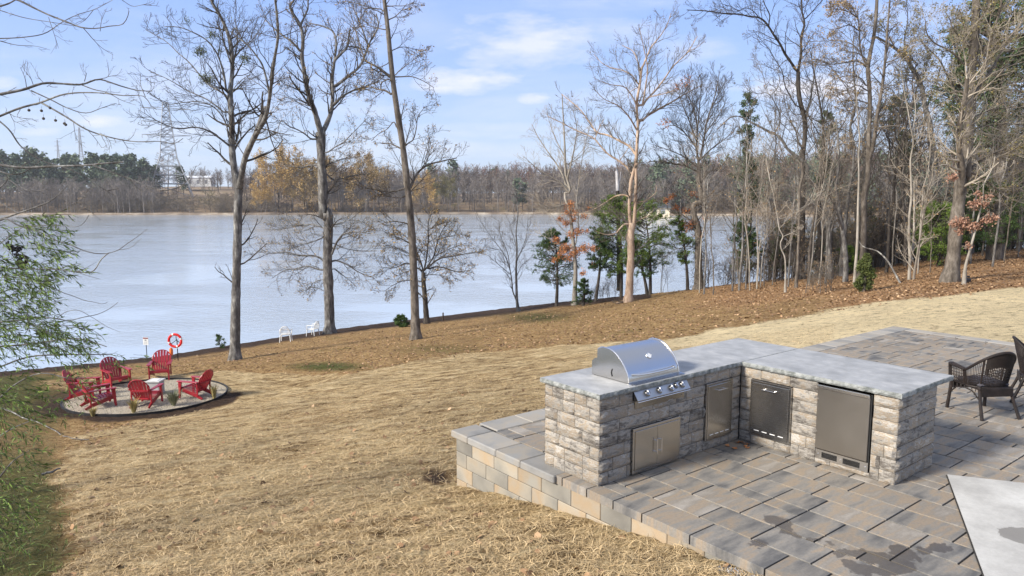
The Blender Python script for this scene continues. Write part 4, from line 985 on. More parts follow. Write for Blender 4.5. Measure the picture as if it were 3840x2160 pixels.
def leaves(r, P, n, size, asp=.6, droop=0.0, spread=.04, dirs=None):
    """n leaf quads per centre line, near its outer half"""
    M, N, _ = P.shape; m = np.repeat(np.arange(M), n); K = len(m)
    if K == 0: return None
    x = r.uniform(.25, 1, K)*(N-1.001); i = x.astype(int); f = (x-i)[:,None]
    c = P[m,i]*(1-f)+P[m,i+1]*f + r.normal(size=(K,3))*spread
    d = unit(r.normal(size=(K,3)) + np.array([0,0,-droop])); q = unit(np.cross(d, r.normal(size=(K,3))))
    s = (size*r.uniform(.6, 1.35, K))[:,None]; w = q*s*asp*.5; h = d*s
    V = np.stack([c-w*.35, c+h*.45-w, c+h, c+h*.45+w], 1).reshape(-1,3); Q = (np.arange(K)*4)[:,None]+np.arange(4); return V, Q
def catmull(pts, n):
    p = np.array(pts, float); d = np.r_[0, np.cumsum(np.linalg.norm(np.diff(p, axis=0), axis=1))]; t = np.linspace(0, d[-1], n)
    m = np.gradient(p, d, axis=0) if len(p) > 2 else np.repeat((p[1:]-p[:-1])/d[-1], 2, 0)
    i = np.clip(np.searchsorted(d, t, side='right')-1, 0, len(p)-2); h = (d[i+1]-d[i])[:,None]; s = ((t-d[i])/h[:,0])[:,None]
    return (2*s**3-3*s**2+1)*p[i] + (s**3-2*s**2+s)*h*m[i] + (-2*s**3+3*s**2)*p[i+1] + (s**3-s**2)*h*m[i+1]
CR = {'1': (0,0,1.705), '2': (900,0,1.7044), '3': (1700,0,1.7045), '4': (2700,0,1.7044), '5': (0,800,1.705), '6': (900,800,2.342), '7': (1900,700,2.415),
      '8': (2700,600,1.811), 'A': (2750,700,3.22), 'B': (3290,600,2.898), 'C': (3200,0,2.4156), 'D': (2700,0,2.415), 'L': (0,800,2.898), 'M': (2300,620,5.152), 'S': (0,0,1)}
def P_(s):
    """'4:660,1200 560,1070 8:750,860' -> picture points"""
    out = []; c = None
    for tok in s.replace(';', ' ').split():
        if ':' in tok: k, tok = tok.split(':'); c = CR[k]
        x, y = tok.split(','); out.append((c[0]+float(x)/c[2], c[1]+float(y)/c[2]))
    return out
def W_(s, w0, w1):
    ks = [t.split(':')[0] for t in s.replace(';', ' ').split() if ':' in t]; return w0/CR[ks[0]][2], w1/CR[ks[-1]][2]
def bark(name, a, b, c, scale=6, stretch=(1,1,.35), bump=.6, patch=None):
    return mk(name, [(.32,a),(.50,b),(.68,c)] if not patch else [(.32,a),(.48,b),(.58,c),(.66,patch)], scale=scale, detail=7, rough=.9, bump=bump, bdist=.04, bscale=scale*3, stretch=stretch, nrough=.7, obj_var=.08)
BK_GREY = bark('grey_bark_material', (.045,.041,.036), (.12,.11,.098), (.21,.198,.18), scale=6, patch=(.34,.335,.29))
BK_DARK = bark('dark_bark_material', (.020,.017,.014), (.06,.05,.04), (.13,.11,.09))
BK_BROWN = bark('brown_bark_material', (.045,.036,.028), (.125,.105,.083), (.24,.208,.172))
BK_TAN = bark('tan_bark_material', (.22,.14,.09), (.44,.32,.225), (.60,.47,.36), scale=4, bump=.35)
BK_PALE = bark('pale_bark_material', (.15,.13,.10), (.28,.25,.205), (.42,.385,.33), scale=4, bump=.3)
TW_DARK = mk('dark_twig_material', [(.3,(.035,.028,.022)),(.7,(.09,.075,.06))], scale=2, rough=.9)
TW_GREY = mk('grey_twig_material', [(.3,(.09,.075,.06)),(.7,(.20,.175,.145))], scale=2, rough=.9)
TW_PALE = mk('pale_twig_material', [(.3,(.24,.20,.15)),(.7,(.42,.37,.30))], scale=2, rough=.9)
def leafmat(name, *st, isl=.4, rough=.65): return mk(name, [(.30,st[0]),(.5,st[1]),(.7,st[2])], scale=.9, detail=3, rough=rough, island=isl, spec=.25)
LF_BROWN = leafmat('brown_leaf_material', (.06,.045,.022), (.13,.095,.045), (.22,.16,.08))
LF_TAN = leafmat('tan_leaf_material', (.13,.08,.03), (.27,.17,.075), (.42,.29,.15))
LF_ORANGE = leafmat('orange_leaf_material', (.24,.075,.022), (.44,.165,.05), (.58,.27,.10))
LF_PINK = leafmat('russet_leaf_material', (.18,.085,.055), (.30,.165,.11), (.40,.25,.18))
LF_IVY = leafmat('ivy_leaf_material', (.03,.035,.018), (.07,.065,.035), (.13,.115,.07))
LF_MIST = leafmat('mistletoe_leaf_material', (.05,.06,.02), (.11,.13,.045), (.19,.20,.08))
LF_OAK = leafmat('oak_leaf_material', (.15,.10,.04), (.30,.20,.08), (.46,.32,.13))
LF_GOLD = leafmat('golden_leaf_material', (.24,.14,.045), (.43,.27,.085), (.54,.37,.14))
LF_OLIVE = leafmat('olive_leaf_material', (.06,.055,.015), (.14,.12,.035), (.24,.19,.07))
LF_CEDAR = leafmat('cedar_leaf_material', (.04,.075,.012), (.095,.155,.022), (.22,.28,.05))
LF_CEDAR_D = leafmat('dark_cedar_leaf_material', (.018,.040,.010), (.042,.080,.018), (.10,.15,.035))
LF_PINE = leafmat('pine_needle_material', (.03,.052,.022), (.065,.10,.04), (.13,.17,.075))
LF_WILLOW = leafmat('narrow_leaf_material', (.035,.065,.012), (.085,.14,.025), (.20,.26,.05))

def traced_tree(name, label, limbs, seed, bk=BK_GREY, tw=TW_DARK, lf=None, Y=None, twig=1.0, tl=1.0, leaf=None, n1=9, n2=5, n3=3, cat='tree', group=None, extra=None, up=.10, base=True, clumps=None, ln=.55, ivy=None, rmin=.005, depth=.6, only=None):
    """limbs: list of (picture points, width start px, width end px); the first is the trunk, from the ground up"""
    r = np.random.default_rng(seed); done = []; K = Parts(); C = Parts(); all3 = []
    p0 = P_(limbs[0][0])[0]
    if Y is None: Y = hit(*p0)[1]
    root3 = at(*p0, Y)
    if base: root3[2] = min(root3[2], float(terrain(root3[0], root3[1])))
    for li, L in enumerate(limbs):
        pts = P_(L[0]); w0, w1 = W_(L[0], L[1], L[2]); n = max(6, int(len(pts)*3.5)); q = catmull(pts, n)
        sc = 1.0; dY = L[3] if len(L) > 3 else None
        if li == 0: y0 = Y; at_root = None
        else:
            best = min(((np.hypot(a[:,0]-pts[0][0], a[:,1]-pts[0][1]).min(), a, b) for a, b, _ in done), key=lambda z: z[0]); a, b = best[1], best[2]
            j = int(np.hypot(a[:,0]-pts[0][0], a[:,1]-pts[0][1]).argmin()); y0 = b[j]
            if best[0] < 60: q[0] = a[j]
        span = np.r_[0, np.cumsum(np.linalg.norm(np.diff(q, axis=0), axis=1))]/F_PX*Y
        slope = (r.uniform(-depth, depth) if li else r.uniform(-.03,.03)) if dY is None else dY
        Ys = y0 + slope*span
        X3 = np.stack([at(a, b, y) for (a, b), y in zip(q, Ys)]); done.append((q, Ys, li))
        g = np.linspace(0, 1, n); wd = w0+(w1-w0)*g**.85; rad = wd/2/F_PX*Ys
        if li == 0 and base:
            h = span; rad = rad*(1+.55*np.exp(-h/.35)); X3 = np.vstack([X3[:1]-np.array([0,0,.5]), X3]); rad = np.r_[rad[0]*1.15, rad]
        rad = rad*(1+r.normal(size=len(rad))*.045)
        V, Q = tubes(X3[None], rad[None], 12 if li == 0 else 8); K.add(V, Q)
        all3.append((X3, rad, li))
    cl = [catmull(x, 14) for x, _, _ in all3]; rr = [np.interp(np.linspace(0,1,14), np.linspace(0,1,len(q)), q) for _, q, _ in all3]
    skip = only if only is not None else range(len(all3))
    for (P3, r3, li), x, q in zip([a for a in all3], cl, rr):
        if li not in skip: continue
        Ln = np.linalg.norm(np.diff(x, axis=0), axis=1).sum()
        if li == 0:
            k1 = int(max(3, n1*.6*twig)); a1 = spawn(r, x[None], q[None], k1, 6, (.6,1.2), (.7,1.3), .42, up, .16, .22, rmin*1.6, L=1.7*tl, tcut=.4)
        else:
            k1 = int(max(3, min(2.6*Ln*twig+2, 22))); a1 = spawn(r, x[None], q[None], k1, 6, (.45,1.05), (.7,1.25), .10, up, .15, .42, rmin*1.5, L=min(1.7, .45*Ln+.4)*tl, tcut=.55)
        a2 = spawn(r, *a1, n2, 5, (.4,.95), (.40,.8), .15, up, .20, .55, rmin); a3 = spawn(r, *a2, n3, 4, (.35,.9), (.4,.8), .2, up*.8, .25, .6, rmin*.8)
        for a, s in ((a1,5),(a2,4),(a3,3)):
            if len(a[0]): V, Q = tubes(a[0], a[1], s); C.add(V, Q, 0)
        if lf and leaf:
            tips = np.concatenate([a3[0]]); per = leaf[0]
            sel = tips if per >= 1 else tips[r.random(len(tips)) < per]; o = leaves(r, sel, max(1, int(per)), leaf[1], leaf[2] if len(leaf) > 2 else .6, spread=.05)
            if o: C.add(o[0], o[1], 1)
    if clumps:          # leafy patches: (crop key, x, y, radius px, n)
        for ck, x, y, rp, n in clumps:
            px, py = P_(f'{ck}:{x},{y}')[0]; j = min(((np.hypot(a[:,0]-px, a[:,1]-py).min(), b[int(np.hypot(a[:,0]-px, a[:,1]-py).argmin())]) for a, b, _ in done), key=lambda z: z[0])
            c = at(px, py, j[1]); rw = rp/CR[ck][2]/F_PX*j[1]; n = int(n*1.5); pts = c + unit(r.normal(size=(n,3)))*(rw*r.random((n,1))**.5)*np.array([1,1,.8])
            near = c + (pts-c)*.3; seg = np.stack([near, pts], 1); V, Q = tubes(seg[:n//3], np.full((n//3,2), rmin*.7), 3); C.add(V, Q, 0)
            o = leaves(r, np.stack([pts, pts+r.normal(size=pts.shape)*.04], 1), 2, leaf[1] if leaf else .07, .6); C.add(o[0], o[1], 1)
    if ivy:
        for (i0, i1, n, wd) in ivy:
            x, q, _ = all3[0]; t = r.uniform(i0, i1, n)*(len(x)-1.001); i = t.astype(int); f = (t-i)[:,None]
            c = x[i]*(1-f)+x[i+1]*f; pts = c + unit(r.normal(size=(n,3))*np.array([1,1,.3]))*(q[i][:,None]*1.1 + wd*r.random((n,1)))
            o = leaves(r, np.stack([pts, pts], 1), 2, .06, .7); IV = Parts(); IV.add(*o)
    root = empty(name, root3); tag(root, label, cat, group)
    K.build('trunk', bk, root, root3); C.build('crown', [tw, lf or tw], root, root3)
    if ivy: IV.build('ivy', [LF_IVY], root, root3)
    return root, all3

T = []
# the three big shore trees at left
t1, _ = traced_tree('bare_tree', 'tall bare tree with speckled forked trunk and green mistletoe balls, leftmost by the shore', [
 ('5:1503,938 1503,880 1505,700 1512,400 1520,100 1:1522,1300 1527,1210', 62, 50),
 ('1:1527,1210 1498,1080 1482,930 1482,780 1472,620 1486,430 1468,250 1415,115 1350,0 1330,-60', 52, 14),
 ('1:1527,1215 1545,1120 1570,1000 1600,930 1660,810 1700,690 2:100,860 165,740 192,600 213,420 243,220 232,60 225,0 222,-80', 42, 12),
 ('2:190,610 165,490 140,410 100,350 50,290 0,250 1:1500,225 1470,200', 16, 6),
 ('1:1485,430 1440,300 1410,190 1380,130', 12, 5), ('1:1450,600 1420,430 1380,330 1330,265 1230,205 1150,175 1050,170', 16, 4),
 ('1:1460,620 1400,580 1340,545 1270,470 1200,390 1140,340 1080,280 930,190', 13, 3), ('1:1475,700 1440,720 1400,690 1330,640 1200,580 1080,510 950,450', 11, 3),
 ('1:1470,935 1400,880 1330,835 1260,815 1130,822 1040,790 890,705', 14, 3), ('1:1465,900 1440,780 1360,680 1280,650 1180,655 1080,670', 11, 3),
 ('1:1470,640 1500,560 1560,500 1620,470', 8, 3), ('1:1480,880 1540,850 1600,830', 6, 2), ('1:1560,990 1520,930 1480,860', 7, 3),
 ('1:1486,420 1520,250 1500,120', 12, 4), ('2:192,600 150,560 60,500', 6, 3), ('1:1415,115 1390,60 1400,0', 8, 4), ('1:1468,250 1500,180 1580,280 1640,220 1700,120', 8, 3)],
 101, bk=BK_GREY, tw=TW_DARK, lf=LF_MIST, twig=1.05, tl=1.0, leaf=(.08,.06), clumps=[('1',1280,330,44,120),('1',1330,510,62,220),('1',1570,378,38,80),('1',1350,225,36,60),('1',1195,130,26,26),('1',1410,325,14,16)], rmin=.007)
T2 = [('6:790,1055 788,980 780,700 768,450 758,0 2:540,1400 530,1200 517,900 517,845', 88, 56),
 ('2:517,850 500,790 480,720 440,610 415,480 397,360 402,250 385,160 345,95 318,40 345,0 350,-60', 40, 12),
 ('2:522,860 550,800 575,740 590,660 590,500 605,380 612,250 597,205 520,165 450,150', 34, 7),
 ('2:385,165 410,110 432,60 435,0 440,-60', 14, 8), ('2:390,335 355,290 320,260 250,210 165,130', 18, 5), ('2:597,670 650,620 720,580 810,550 880,520', 17, 6),
 ('2:600,560 650,520 700,480 760,430 800,350 830,270 885,150 870,90', 21, 8), ('2:615,375 650,340 685,300 695,230 705,185', 18, 10), ('2:815,290 790,210 760,130 720,40', 12, 5), ('2:690,300 740,300 800,320', 10, 6),
 ('2:495,888 455,888 420,860 370,830 310,805 270,770 235,860', 12, 3), ('2:505,1052 440,1060 380,1072 330,1060 280,1045', 13, 4), ('2:548,985 600,945 660,910 720,850 820,750', 9, 3),
 ('2:545,1100 600,1150 650,1140 740,1120 840,1110', 13, 4), ('2:560,1050 640,1020 760,1000', 9, 3), ('2:470,690 400,650 300,610 240,520', 7, 2), ('2:440,680 340,640 250,600', 6, 2),
 ('6:742,60 690,30 640,15 500,20', 12, 4), ('6:742,130 640,100 500,110 330,150', 14, 4), ('6:745,430 700,390 640,372 540,370 400,340 250,350 130,330', 18, 4), ('6:742,500 680,490 600,465 500,485 400,500 280,570', 17, 4),
 ('6:800,380 830,300 860,235 900,190 1000,165 1150,180', 22, 5), ('6:812,410 870,420 930,445 1050,520 1180,570', 18, 4), ('6:745,580 690,590 640,615 600,700', 10, 3), ('6:815,470 900,540 1000,620', 10, 3), ('6:750,200 690,230 600,260 420,290', 13, 3), ('6:790,120 860,90 980,60 1100,80', 12, 4), ('6:800,250 900,300 1050,330 1200,330', 10, 3), ('6:755,690 690,660 600,650 520,640', 7, 2)]
t2, _ = traced_tree('oak_tree', 'big grey oak with wide low twiggy branches and a high fork, second by the shore', T2, 102, bk=BK_GREY, tw=TW_DARK, lf=LF_OAK, twig=1.25, tl=1.0, n2=5, n3=4, leaf=(1,.075), rmin=.006)
t3, _ = traced_tree('oak_tree', 'tall straight grey trunk leaning slightly left, third big tree by the shore', [
 ('6:1546,1105 1543,1040 1532,700 1518,350 1495,0 2:1070,1200 1040,930 1003,700 978,520 960,350 943,170 922,0 915,-70', 82, 24),
 ('2:965,495 920,460 880,430 840,410 800,390', 22, 8), ('2:975,610 930,580 880,570 820,555 760,575', 15, 4), ('2:800,390 770,300 740,200 700,60', 9, 4), ('2:900,570 905,530 950,505', 9, 6),
 ('2:1003,825 985,780 940,825 880,860 840,900', 8, 3), ('2:1038,955 1000,935 960,918 910,915', 12, 5), ('2:1062,920 1100,900 1125,830 1140,740 1185,680', 9, 3),
 ('2:1085,1215 1110,1150 1150,1090 1200,1055 1290,1030 1385,1010', 20, 5), ('2:1170,1060 1200,960 1215,860', 5, 2), ('2:985,492 1040,490 1100,490 1160,512 1240,560', 9, 3), ('2:985,490 1020,450 1060,420 1160,340', 7, 2),
 ('2:950,125 985,110 1020,80 1070,20', 8, 3), ('2:930,42 980,38 1060,35 1120,10', 7, 3), ('2:940,192 880,180 830,165 780,120', 8, 3), ('2:1052,1205 1000,1220 960,1225 860,1210 780,1195 720,1165', 11, 3), ('2:1048,1262 980,1262 930,1250 830,1220', 9, 3),
 ('2:955,330 1040,300 1100,310 1170,330', 7, 2), ('2:960,400 880,440 800,520 790,620', 6, 2), ('6:1490,262 1440,235 1400,215 1320,190 1250,150', 12, 3), ('6:1485,95 1400,75 1330,70 1220,95', 14, 3), ('2:920,60 840,50 740,20 660,10', 8, 3), ('2:930,100 860,60 800,40', 7, 3), ('6:1500,500 1440,520 1380,560', 8, 2)],
 103, bk=BK_BROWN, tw=TW_DARK, lf=LF_OAK, twig=1.25, tl=.95, n2=5, n3=4, leaf=(.6,.075), rmin=.006)
traced_tree('young_oak_tree', 'small dark spreading tree with olive brown leaves behind the third big trunk', [
 ('6:1641,970 1636,900 1625,750 1612,600 1612,520', 46, 38), ('6:1612,530 1590,430 1562,360 1545,280', 16, 6), ('6:1615,510 1640,380 1652,250 1660,60 1680,0', 17, 6), ('6:1625,500 1670,430 1700,380 1740,230 1790,130 1840,60', 16, 5),
 ('6:1635,500 1690,440 1750,400 1900,372 2000,350 2130,340', 17, 4), ('6:1605,505 1540,470 1480,440 1350,480 1220,470', 14, 3), ('6:1640,495 1720,470 1800,480 1900,512 2020,500', 15, 4), ('6:1606,600 1530,590 1450,590 1330,640 1260,690', 11, 3),
 ('6:1700,380 1800,330 1900,290 1990,260', 9, 3), ('6:1660,150 1720,90 1760,20', 8, 3), ('6:1590,430 1480,350 1380,300 1280,280', 10, 3), ('6:1640,540 1730,540 1830,560', 8, 3), ('6:1545,300 1450,200 1350,170', 8,3), ('6:1740,230 1850,200 1960,180', 7,3)],
 104, bk=BK_DARK, tw=TW_DARK, lf=LF_OAK, twig=1.6, tl=.8, n2=6, n3=4, leaf=(1,.085), rmin=.007, up=.04)
traced_tree('bare_sapling', 'thin leafless forked sapling alone at the water edge', [
 ('6:2447,862 2436,800 2428,650 2425,500 2432,300 2425,150 2440,30 7:70,-60', 26, 5), ('6:2430,760 2400,700 2388,600 2372,500 2340,400 2300,330 2200,200 2110,60', 13, 3), ('6:2375,540 2320,490 2260,440 2180,370', 8, 3), ('6:2428,420 2470,330 2505,240 2530,50', 10, 3),
 ('6:2372,500 2350,350 2290,200 2270,60', 8, 3), ('6:2430,300 2400,200 2360,60', 7, 3), ('6:2428,560 2480,450 2540,400', 6, 2), ('6:2300,330 2230,310 2150,300', 5, 2)],
 105, bk=BK_GREY, tw=TW_GREY, twig=1.5, tl=.7, n2=4, n3=3, rmin=.006, up=.22)
traced_tree('oak_tree', 'pale bare-topped oak with rust orange leaves on its lower branches', [
 ('7:615,1072 617,980 622,700 602,500 577,250 548,50 3:735,1230 718,1110 712,930 703,760 695,600', 44, 6),
 ('3:722,1200 700,1120 670,1065 590,950 545,880 500,790', 14, 3), ('3:722,1160 745,1080 770,960 790,830 765,700', 12, 3), ('3:735,1230 690,1170 640,1140 540,1080 450,1000', 12, 3), ('7:620,560 650,300 635,100 3:800,1180 815,1060 850,900 880,780', 13, 3),
 ('3:712,1000 660,900 620,800 600,720', 8, 2), ('7:600,450 500,380 400,250 300,180', 9, 2), ('7:610,600 500,540 380,470 250,400', 10, 3), ('7:560,150 450,180 350,200 240,120', 9, 2), ('3:760,1300 830,1320 890,1340', 8, 3), ('3:720,1060 800,1010 880,940 920,980', 7, 2), ('3:740,1300 630,1330 540,1290 470,1240', 8, 2)],
 106, bk=BK_PALE, tw=TW_PALE, lf=LF_ORANGE, twig=1.1, tl=.8, leaf=(.0,.075), rmin=.006,
 clumps=[('7',575,165,55,110),('7',555,235,50,80),('7',620,240,40,50),('7',480,290,30,50),('7',545,330,45,90),('7',605,300,36,60),('7',700,270,40,50),('7',735,200,20,26),('7',650,400,50,110),('7',590,430,50,110),('7',450,480,42,100),('7',540,560,70,220),('7',620,600,60,200),('7',700,560,60,170),('7',790,560,45,110),('7',490,620,45,90),('7',430,660,30,50),('7',730,400,30,40),('7',560,640,60,110),('7',690,780,40,60),('7',790,700,20,24)])
TAN, _ = traced_tree('bare_tree', 'pale tan double-stemmed trunk with flared roots and a fan of bare limbs, in the centre', [
 ('7:1100,1045 1108,960 1118,760 1126,560 1122,420 1140,330', 66, 66), ('7:1128,400 1112,220 1118,60 1128,-60 3:1142,1130 1155,1085 1172,1040', 34, 20, 0.0), ('7:1140,420 1160,250 1168,80 3:1168,1150 1166,1060 1172,960 1180,800 1172,660 1190,550 1205,430', 36, 15, 0.0),
 ('3:1140,1120 1115,1075 1060,1030 990,985 930,920 905,890 850,860 780,830 700,790 600,740', 14, 4), ('3:1168,995 1130,940 1060,900 980,862 925,850 870,780 810,700 740,640 690,600', 17, 4), ('3:1176,840 1150,790 1110,730 1060,680 960,630 900,570', 12, 3),
 ('3:1195,785 1240,740 1290,710 1400,650 1500,590 1600,540', 18, 4), ('3:1200,690 1225,650 1290,580 1345,510 1400,430 1500,330 1560,230', 15, 4), ('3:1190,590 1192,450 1175,380 1150,330 1080,290', 12, 4), ('3:1205,440 1230,380 1260,310 1330,220 1370,150 1392,80', 12, 3),
 ('3:1205,690 1228,560 1240,420 1222,330 1190,180', 12, 3), ('3:1172,670 1140,610 1100,560 1000,540 900,500', 10, 3), ('3:1180,540 1140,480 1080,450 1000,430 960,410 900,350', 9, 3), ('7:1108,338 1070,340 1030,375 990,420 950,432 880,430 800,400', 18, 5), ('7:1118,95 1060,75 990,85 900,140 800,200 700,235', 16, 4),
 ('7:1162,330 1220,290 1290,260 1340,190', 10, 3), ('7:1172,140 1250,130 1310,90 1350,50 1355,-10', 12, 4), ('3:1250,620 1340,600 1420,575', 8, 3), ('3:905,890 940,800 965,760', 6, 2), ('3:1060,1030 1110,960 1150,870', 6,2), ('3:1172,560 1120,600 1160,700', 5,2), ('3:1500,330 1560,300 1610,260', 5,2),
 ('7:1100,1010 1060,1040 990,1055', 32, 10, -.2), ('7:1105,1030 1060,1075 1015,1105', 26, 8, -.4), ('7:1118,1020 1135,1065', 30, 10, -.3)],
 107, bk=BK_TAN, tw=TW_GREY, lf=LF_BROWN, twig=1.35, tl=.8, leaf=(.16,.07), rmin=.006)
traced_tree('oak_tree', 'ivy-dark trunk under a dense fan of fine twigs, right of the tan double trunk', [
 ('7:1742,925 1738,800 1735,600 1735,400 1715,150 3:1570,1300 1568,1150 1572,1040', 78, 26), ('3:1570,1060 1556,950 1556,800 1530,680 1490,600', 15, 4), ('3:1575,1030 1600,900 1620,780 1645,700 1680,580 1700,470', 15, 4), ('3:1562,960 1520,900 1480,850 1400,800 1330,830', 11, 3),
 ('3:1580,1020 1640,960 1720,900 1780,850', 11, 3), ('3:1556,860 1570,740 1580,600 1590,500', 10, 3), ('3:1556,900 1510,780 1470,680 1430,570', 10, 3), ('3:1570,1100 1480,1060 1380,1040 1250,1030', 12, 4), ('3:1572,1080 1470,1000 1380,960 1290,930', 10, 3), ('3:1610,850 1680,760 1740,660', 9, 3), ('3:1575,1180 1640,1100 1720,1060', 10, 3), ('7:1735,350 1600,260 1500,180 1420,130', 14, 4), ('7:1720,200 1640,120 1560,60 1480,0', 14, 4), ('7:1740,420 1640,360 1560,330', 10, 3), ('3:1540,720 1500,520 1480,480', 7,2), ('3:1650,690 1720,560 1760,500', 7,2), ('7:1745,560 1650,540 1560,560 1460,600',9,3)],
 108, bk=BK_BROWN, tw=TW_DARK, lf=LF_ORANGE, twig=2.1, tl=.8, n2=6, n3=4, leaf=(.0,.08), rmin=.0065, up=.2, ivy=[(.0,.5,700,.12)],
 clumps=[('7',1650,360,60,90),('7',1700,330,50,90),('7',1590,330,40,50),('7',1500,90,40,40),('7',1445,130,25,40),('7',1540,190,30,40),('7',1740,430,50,60),('7',1690,70,40,40),('7',1620,220,40,40),('7',1800,280,30,30),('3',1430,560,40,40),('3',1350,790,50,40),('3',1500,520,50,40)])
# ---------------------------------------------------------------- traced trees of the right hand wood
traced_tree('bare_tree', 'tall dark bare tree with a wide open Y fork at the top, right of centre', [
 ('8:557,775 560,560 562,300 566,120 4:528,1000 542,880 540,760 512,650 500,560 500,460', 36, 26), ('D:690,640 640,560 590,490 545,400 490,320 440,240 400,190 355,160 270,150 180,130 100,125 0,118 -120,100 -300,90', 24, 7),
 ('D:710,630 735,480 735,330 765,200 745,120 738,0 735,-120', 26, 12), ('D:765,180 840,100 930,0', 11, 6), ('D:440,230 450,140 410,50 390,0 380,-90', 12, 6), ('D:355,160 300,100 235,70 170,95 100,60 0,30', 9, 3), ('D:235,70 170,100 60,160 0,195', 5, 2),
 ('D:755,70 790,30 815,-20', 6, 4), ('D:740,580 800,560 900,560 1000,580 1100,560', 7, 3), ('D:700,980 640,880 590,780 560,640 500,540 440,440 380,370 300,280', 12, 3), ('D:770,1020 820,900 830,780 850,720', 8, 3), ('D:760,980 830,1100 900,1220', 12, 6), ('D:720,1320 690,1200 640,1100 600,980 560,830 520,760', 12, 3), ('D:700,1060 640,1000 600,900', 8,3)],
 201, bk=BK_DARK, tw=TW_DARK, lf=LF_BROWN, Y=38, twig=1.2, tl=.85, leaf=(.25,.07), rmin=.006, base=True)
traced_tree('leaning_tree', 'leaning trunk that arches over to the left with a long curved bough', [
 ('8:752,868 745,760 738,600 738,480 720,350 690,260 640,170 590,110 4:560,1070 490,1000 430,950 400,900 370,868 320,845 260,812 190,778 130,745 80,745 20,790 -20,830', 46, 6), ('D:500,1200 540,1110 540,1030 500,940 460,870 440,850', 15, 7), ('D:460,870 420,840 350,850 300,830 250,780 170,770', 8, 3), ('D:460,870 520,790 540,700 500,640 430,600', 7, 3), ('D:490,1190 460,1140 430,1080', 8, 3), ('D:540,1100 600,1160 640,1200 700,1280', 8,3),
 ('D:440,850 400,720 350,560 290,480', 7,2), ('D:560,1260 600,1100 620,950 600,850', 9,3), ('8:745,520 790,360 820,260', 12, 5)],
 202, bk=BK_GREY, tw=TW_GREY, lf=LF_BROWN, Y=36, twig=1.2, tl=.75, leaf=(.2,.07), rmin=.006)
traced_tree('oak_tree', 'straight twin-topped oak with level twiggy branches and brown tufts, right side', [
 ('8:965,800 972,600 978,400 985,200 4:938,1180 948,1080 950,900 958,700 955,560 945,430 960,340 980,250 1000,60 1005,-60', 42, 18), ('4:955,1020 985,900 1000,760 1030,600 1050,440 1070,200 1085,0', 28, 10), ('4:945,440 900,330 890,200 880,80', 14, 5),
 ('4:940,560 900,500 850,485 780,490 700,520', 9, 3), ('4:950,440 880,390 800,400 720,410 600,380 540,400', 12, 3), ('4:950,400 900,350 830,330 760,320', 10, 3), ('4:905,340 840,280 780,260 680,262 560,265', 8, 3), ('4:890,200 830,160 760,180 700,190', 9, 3), ('4:885,120 830,80 770,60 700,60', 9, 3), ('4:945,660 880,640 800,640 700,590', 8, 3), ('4:940,580 880,545 800,580 730,600', 8, 3), ('4:950,700 880,690 800,710 760,690', 7, 2), ('4:930,900 860,905 780,915', 8, 3), ('4:890,150 850,60 800,0', 7,3), ('4:1060,400 1120,380 1200,300', 8,3)],
 203, bk=BK_BROWN, tw=TW_GREY, lf=LF_OAK, Y=35, twig=2.2, tl=.62, n2=5, n3=4, leaf=(1,.07), rmin=.006, up=.0,
 clumps=[('4',740,30,70,150),('4',820,40,60,100),('4',720,90,40,50),('4',740,290,50,30),('4',780,380,60,30)])
traced_tree('oak_tree', 'thin upright grey tree just left of the twin-topped oak', [
 ('8:912,915 918,760 930,600 938,300 943,60 4:885,1000 893,900 880,760 875,560 885,440', 24, 2), ('4:885,1000 850,900 800,920', 6,2), ('4:893,900 940,820 960,760', 6,2)], 204, bk=BK_PALE, tw=TW_GREY, Y=31, twig=1, tl=.6, rmin=.006)
traced_tree('bare_tree', 'grey trunk joined to a short dead stub, left of the thin upright tree', [
 ('8:850,912 852,800 850,620 835,500 815,380 800,300 4:740,1200 760,1050 755,900 742,760', 40, 10), ('8:835,480 770,300 740,240', 16, 8), ('A:1240,270 1180,380 1160,430', 8,4), ('A:1270,290 1290,180 1300,140', 16, 8)], 205, bk=BK_GREY, tw=TW_GREY, Y=33, twig=1, tl=.7, rmin=.006)
traced_tree('bare_tree', 'pale slender trunk forked low into two near-parallel stems, right side', [
 ('B:345,1408 350,1200 355,1060 345,900 350,600 370,400 365,200 360,0 4:1235,900 1220,820 1200,700 1180,600 1165,500 1150,380', 36, 3), ('B:360,1080 390,900 400,600 400,350 400,240', 30, 12), ('B:390,1385 400,1250 440,1000 470,800 490,650 530,480 560,300 600,200 600,60 4:1400,980 1390,900', 30, 5), ('4:1230,860 1250,700 1240,600', 10, 4), ('4:1232,900 1300,850 1360,860', 8, 3), ('B:480,620 520,400 510,340', 10,4)],
 206, bk=BK_PALE, tw=TW_PALE, lf=LF_TAN, Y=30, twig=1.3, tl=.7, leaf=(.3,.07), rmin=.006)
traced_tree('leaning_tree', 'thick mossy trunk leaning left high above the right wood', [
 ('4:1370,1130 1365,1000 1350,900 1340,790 1310,680 1290,560 1260,480 1220,420 1180,365 1120,310 1060,270 1000,235', 46, 12), ('4:1275,560 1240,470 1200,400 1190,340', 20, 9), ('C:600,590 500,520 430,500', 14, 8), ('C:590,690 640,670 660,590 700,520', 9, 4), ('C:640,400 600,340 590,270', 12, 5), ('4:1600,720 1520,620 1450,480 1400,380 1330,310 1280,260', 16, 6), ('4:1310,900 1260,940 1200,900', 12,5), ('4:1250,480 1180,480 1120,500 1060,560', 9, 4), ('4:1180,370 1180,250 1200,120 1190,0', 10, 4), ('4:1120,310 1060,200 1000,120', 8,3)],
 207, bk=BK_GREY, tw=TW_GREY, lf=LF_OLIVE, Y=40, twig=2.0, tl=.75, n2=5, n3=4, leaf=(2,.075), rmin=.007, base=True)
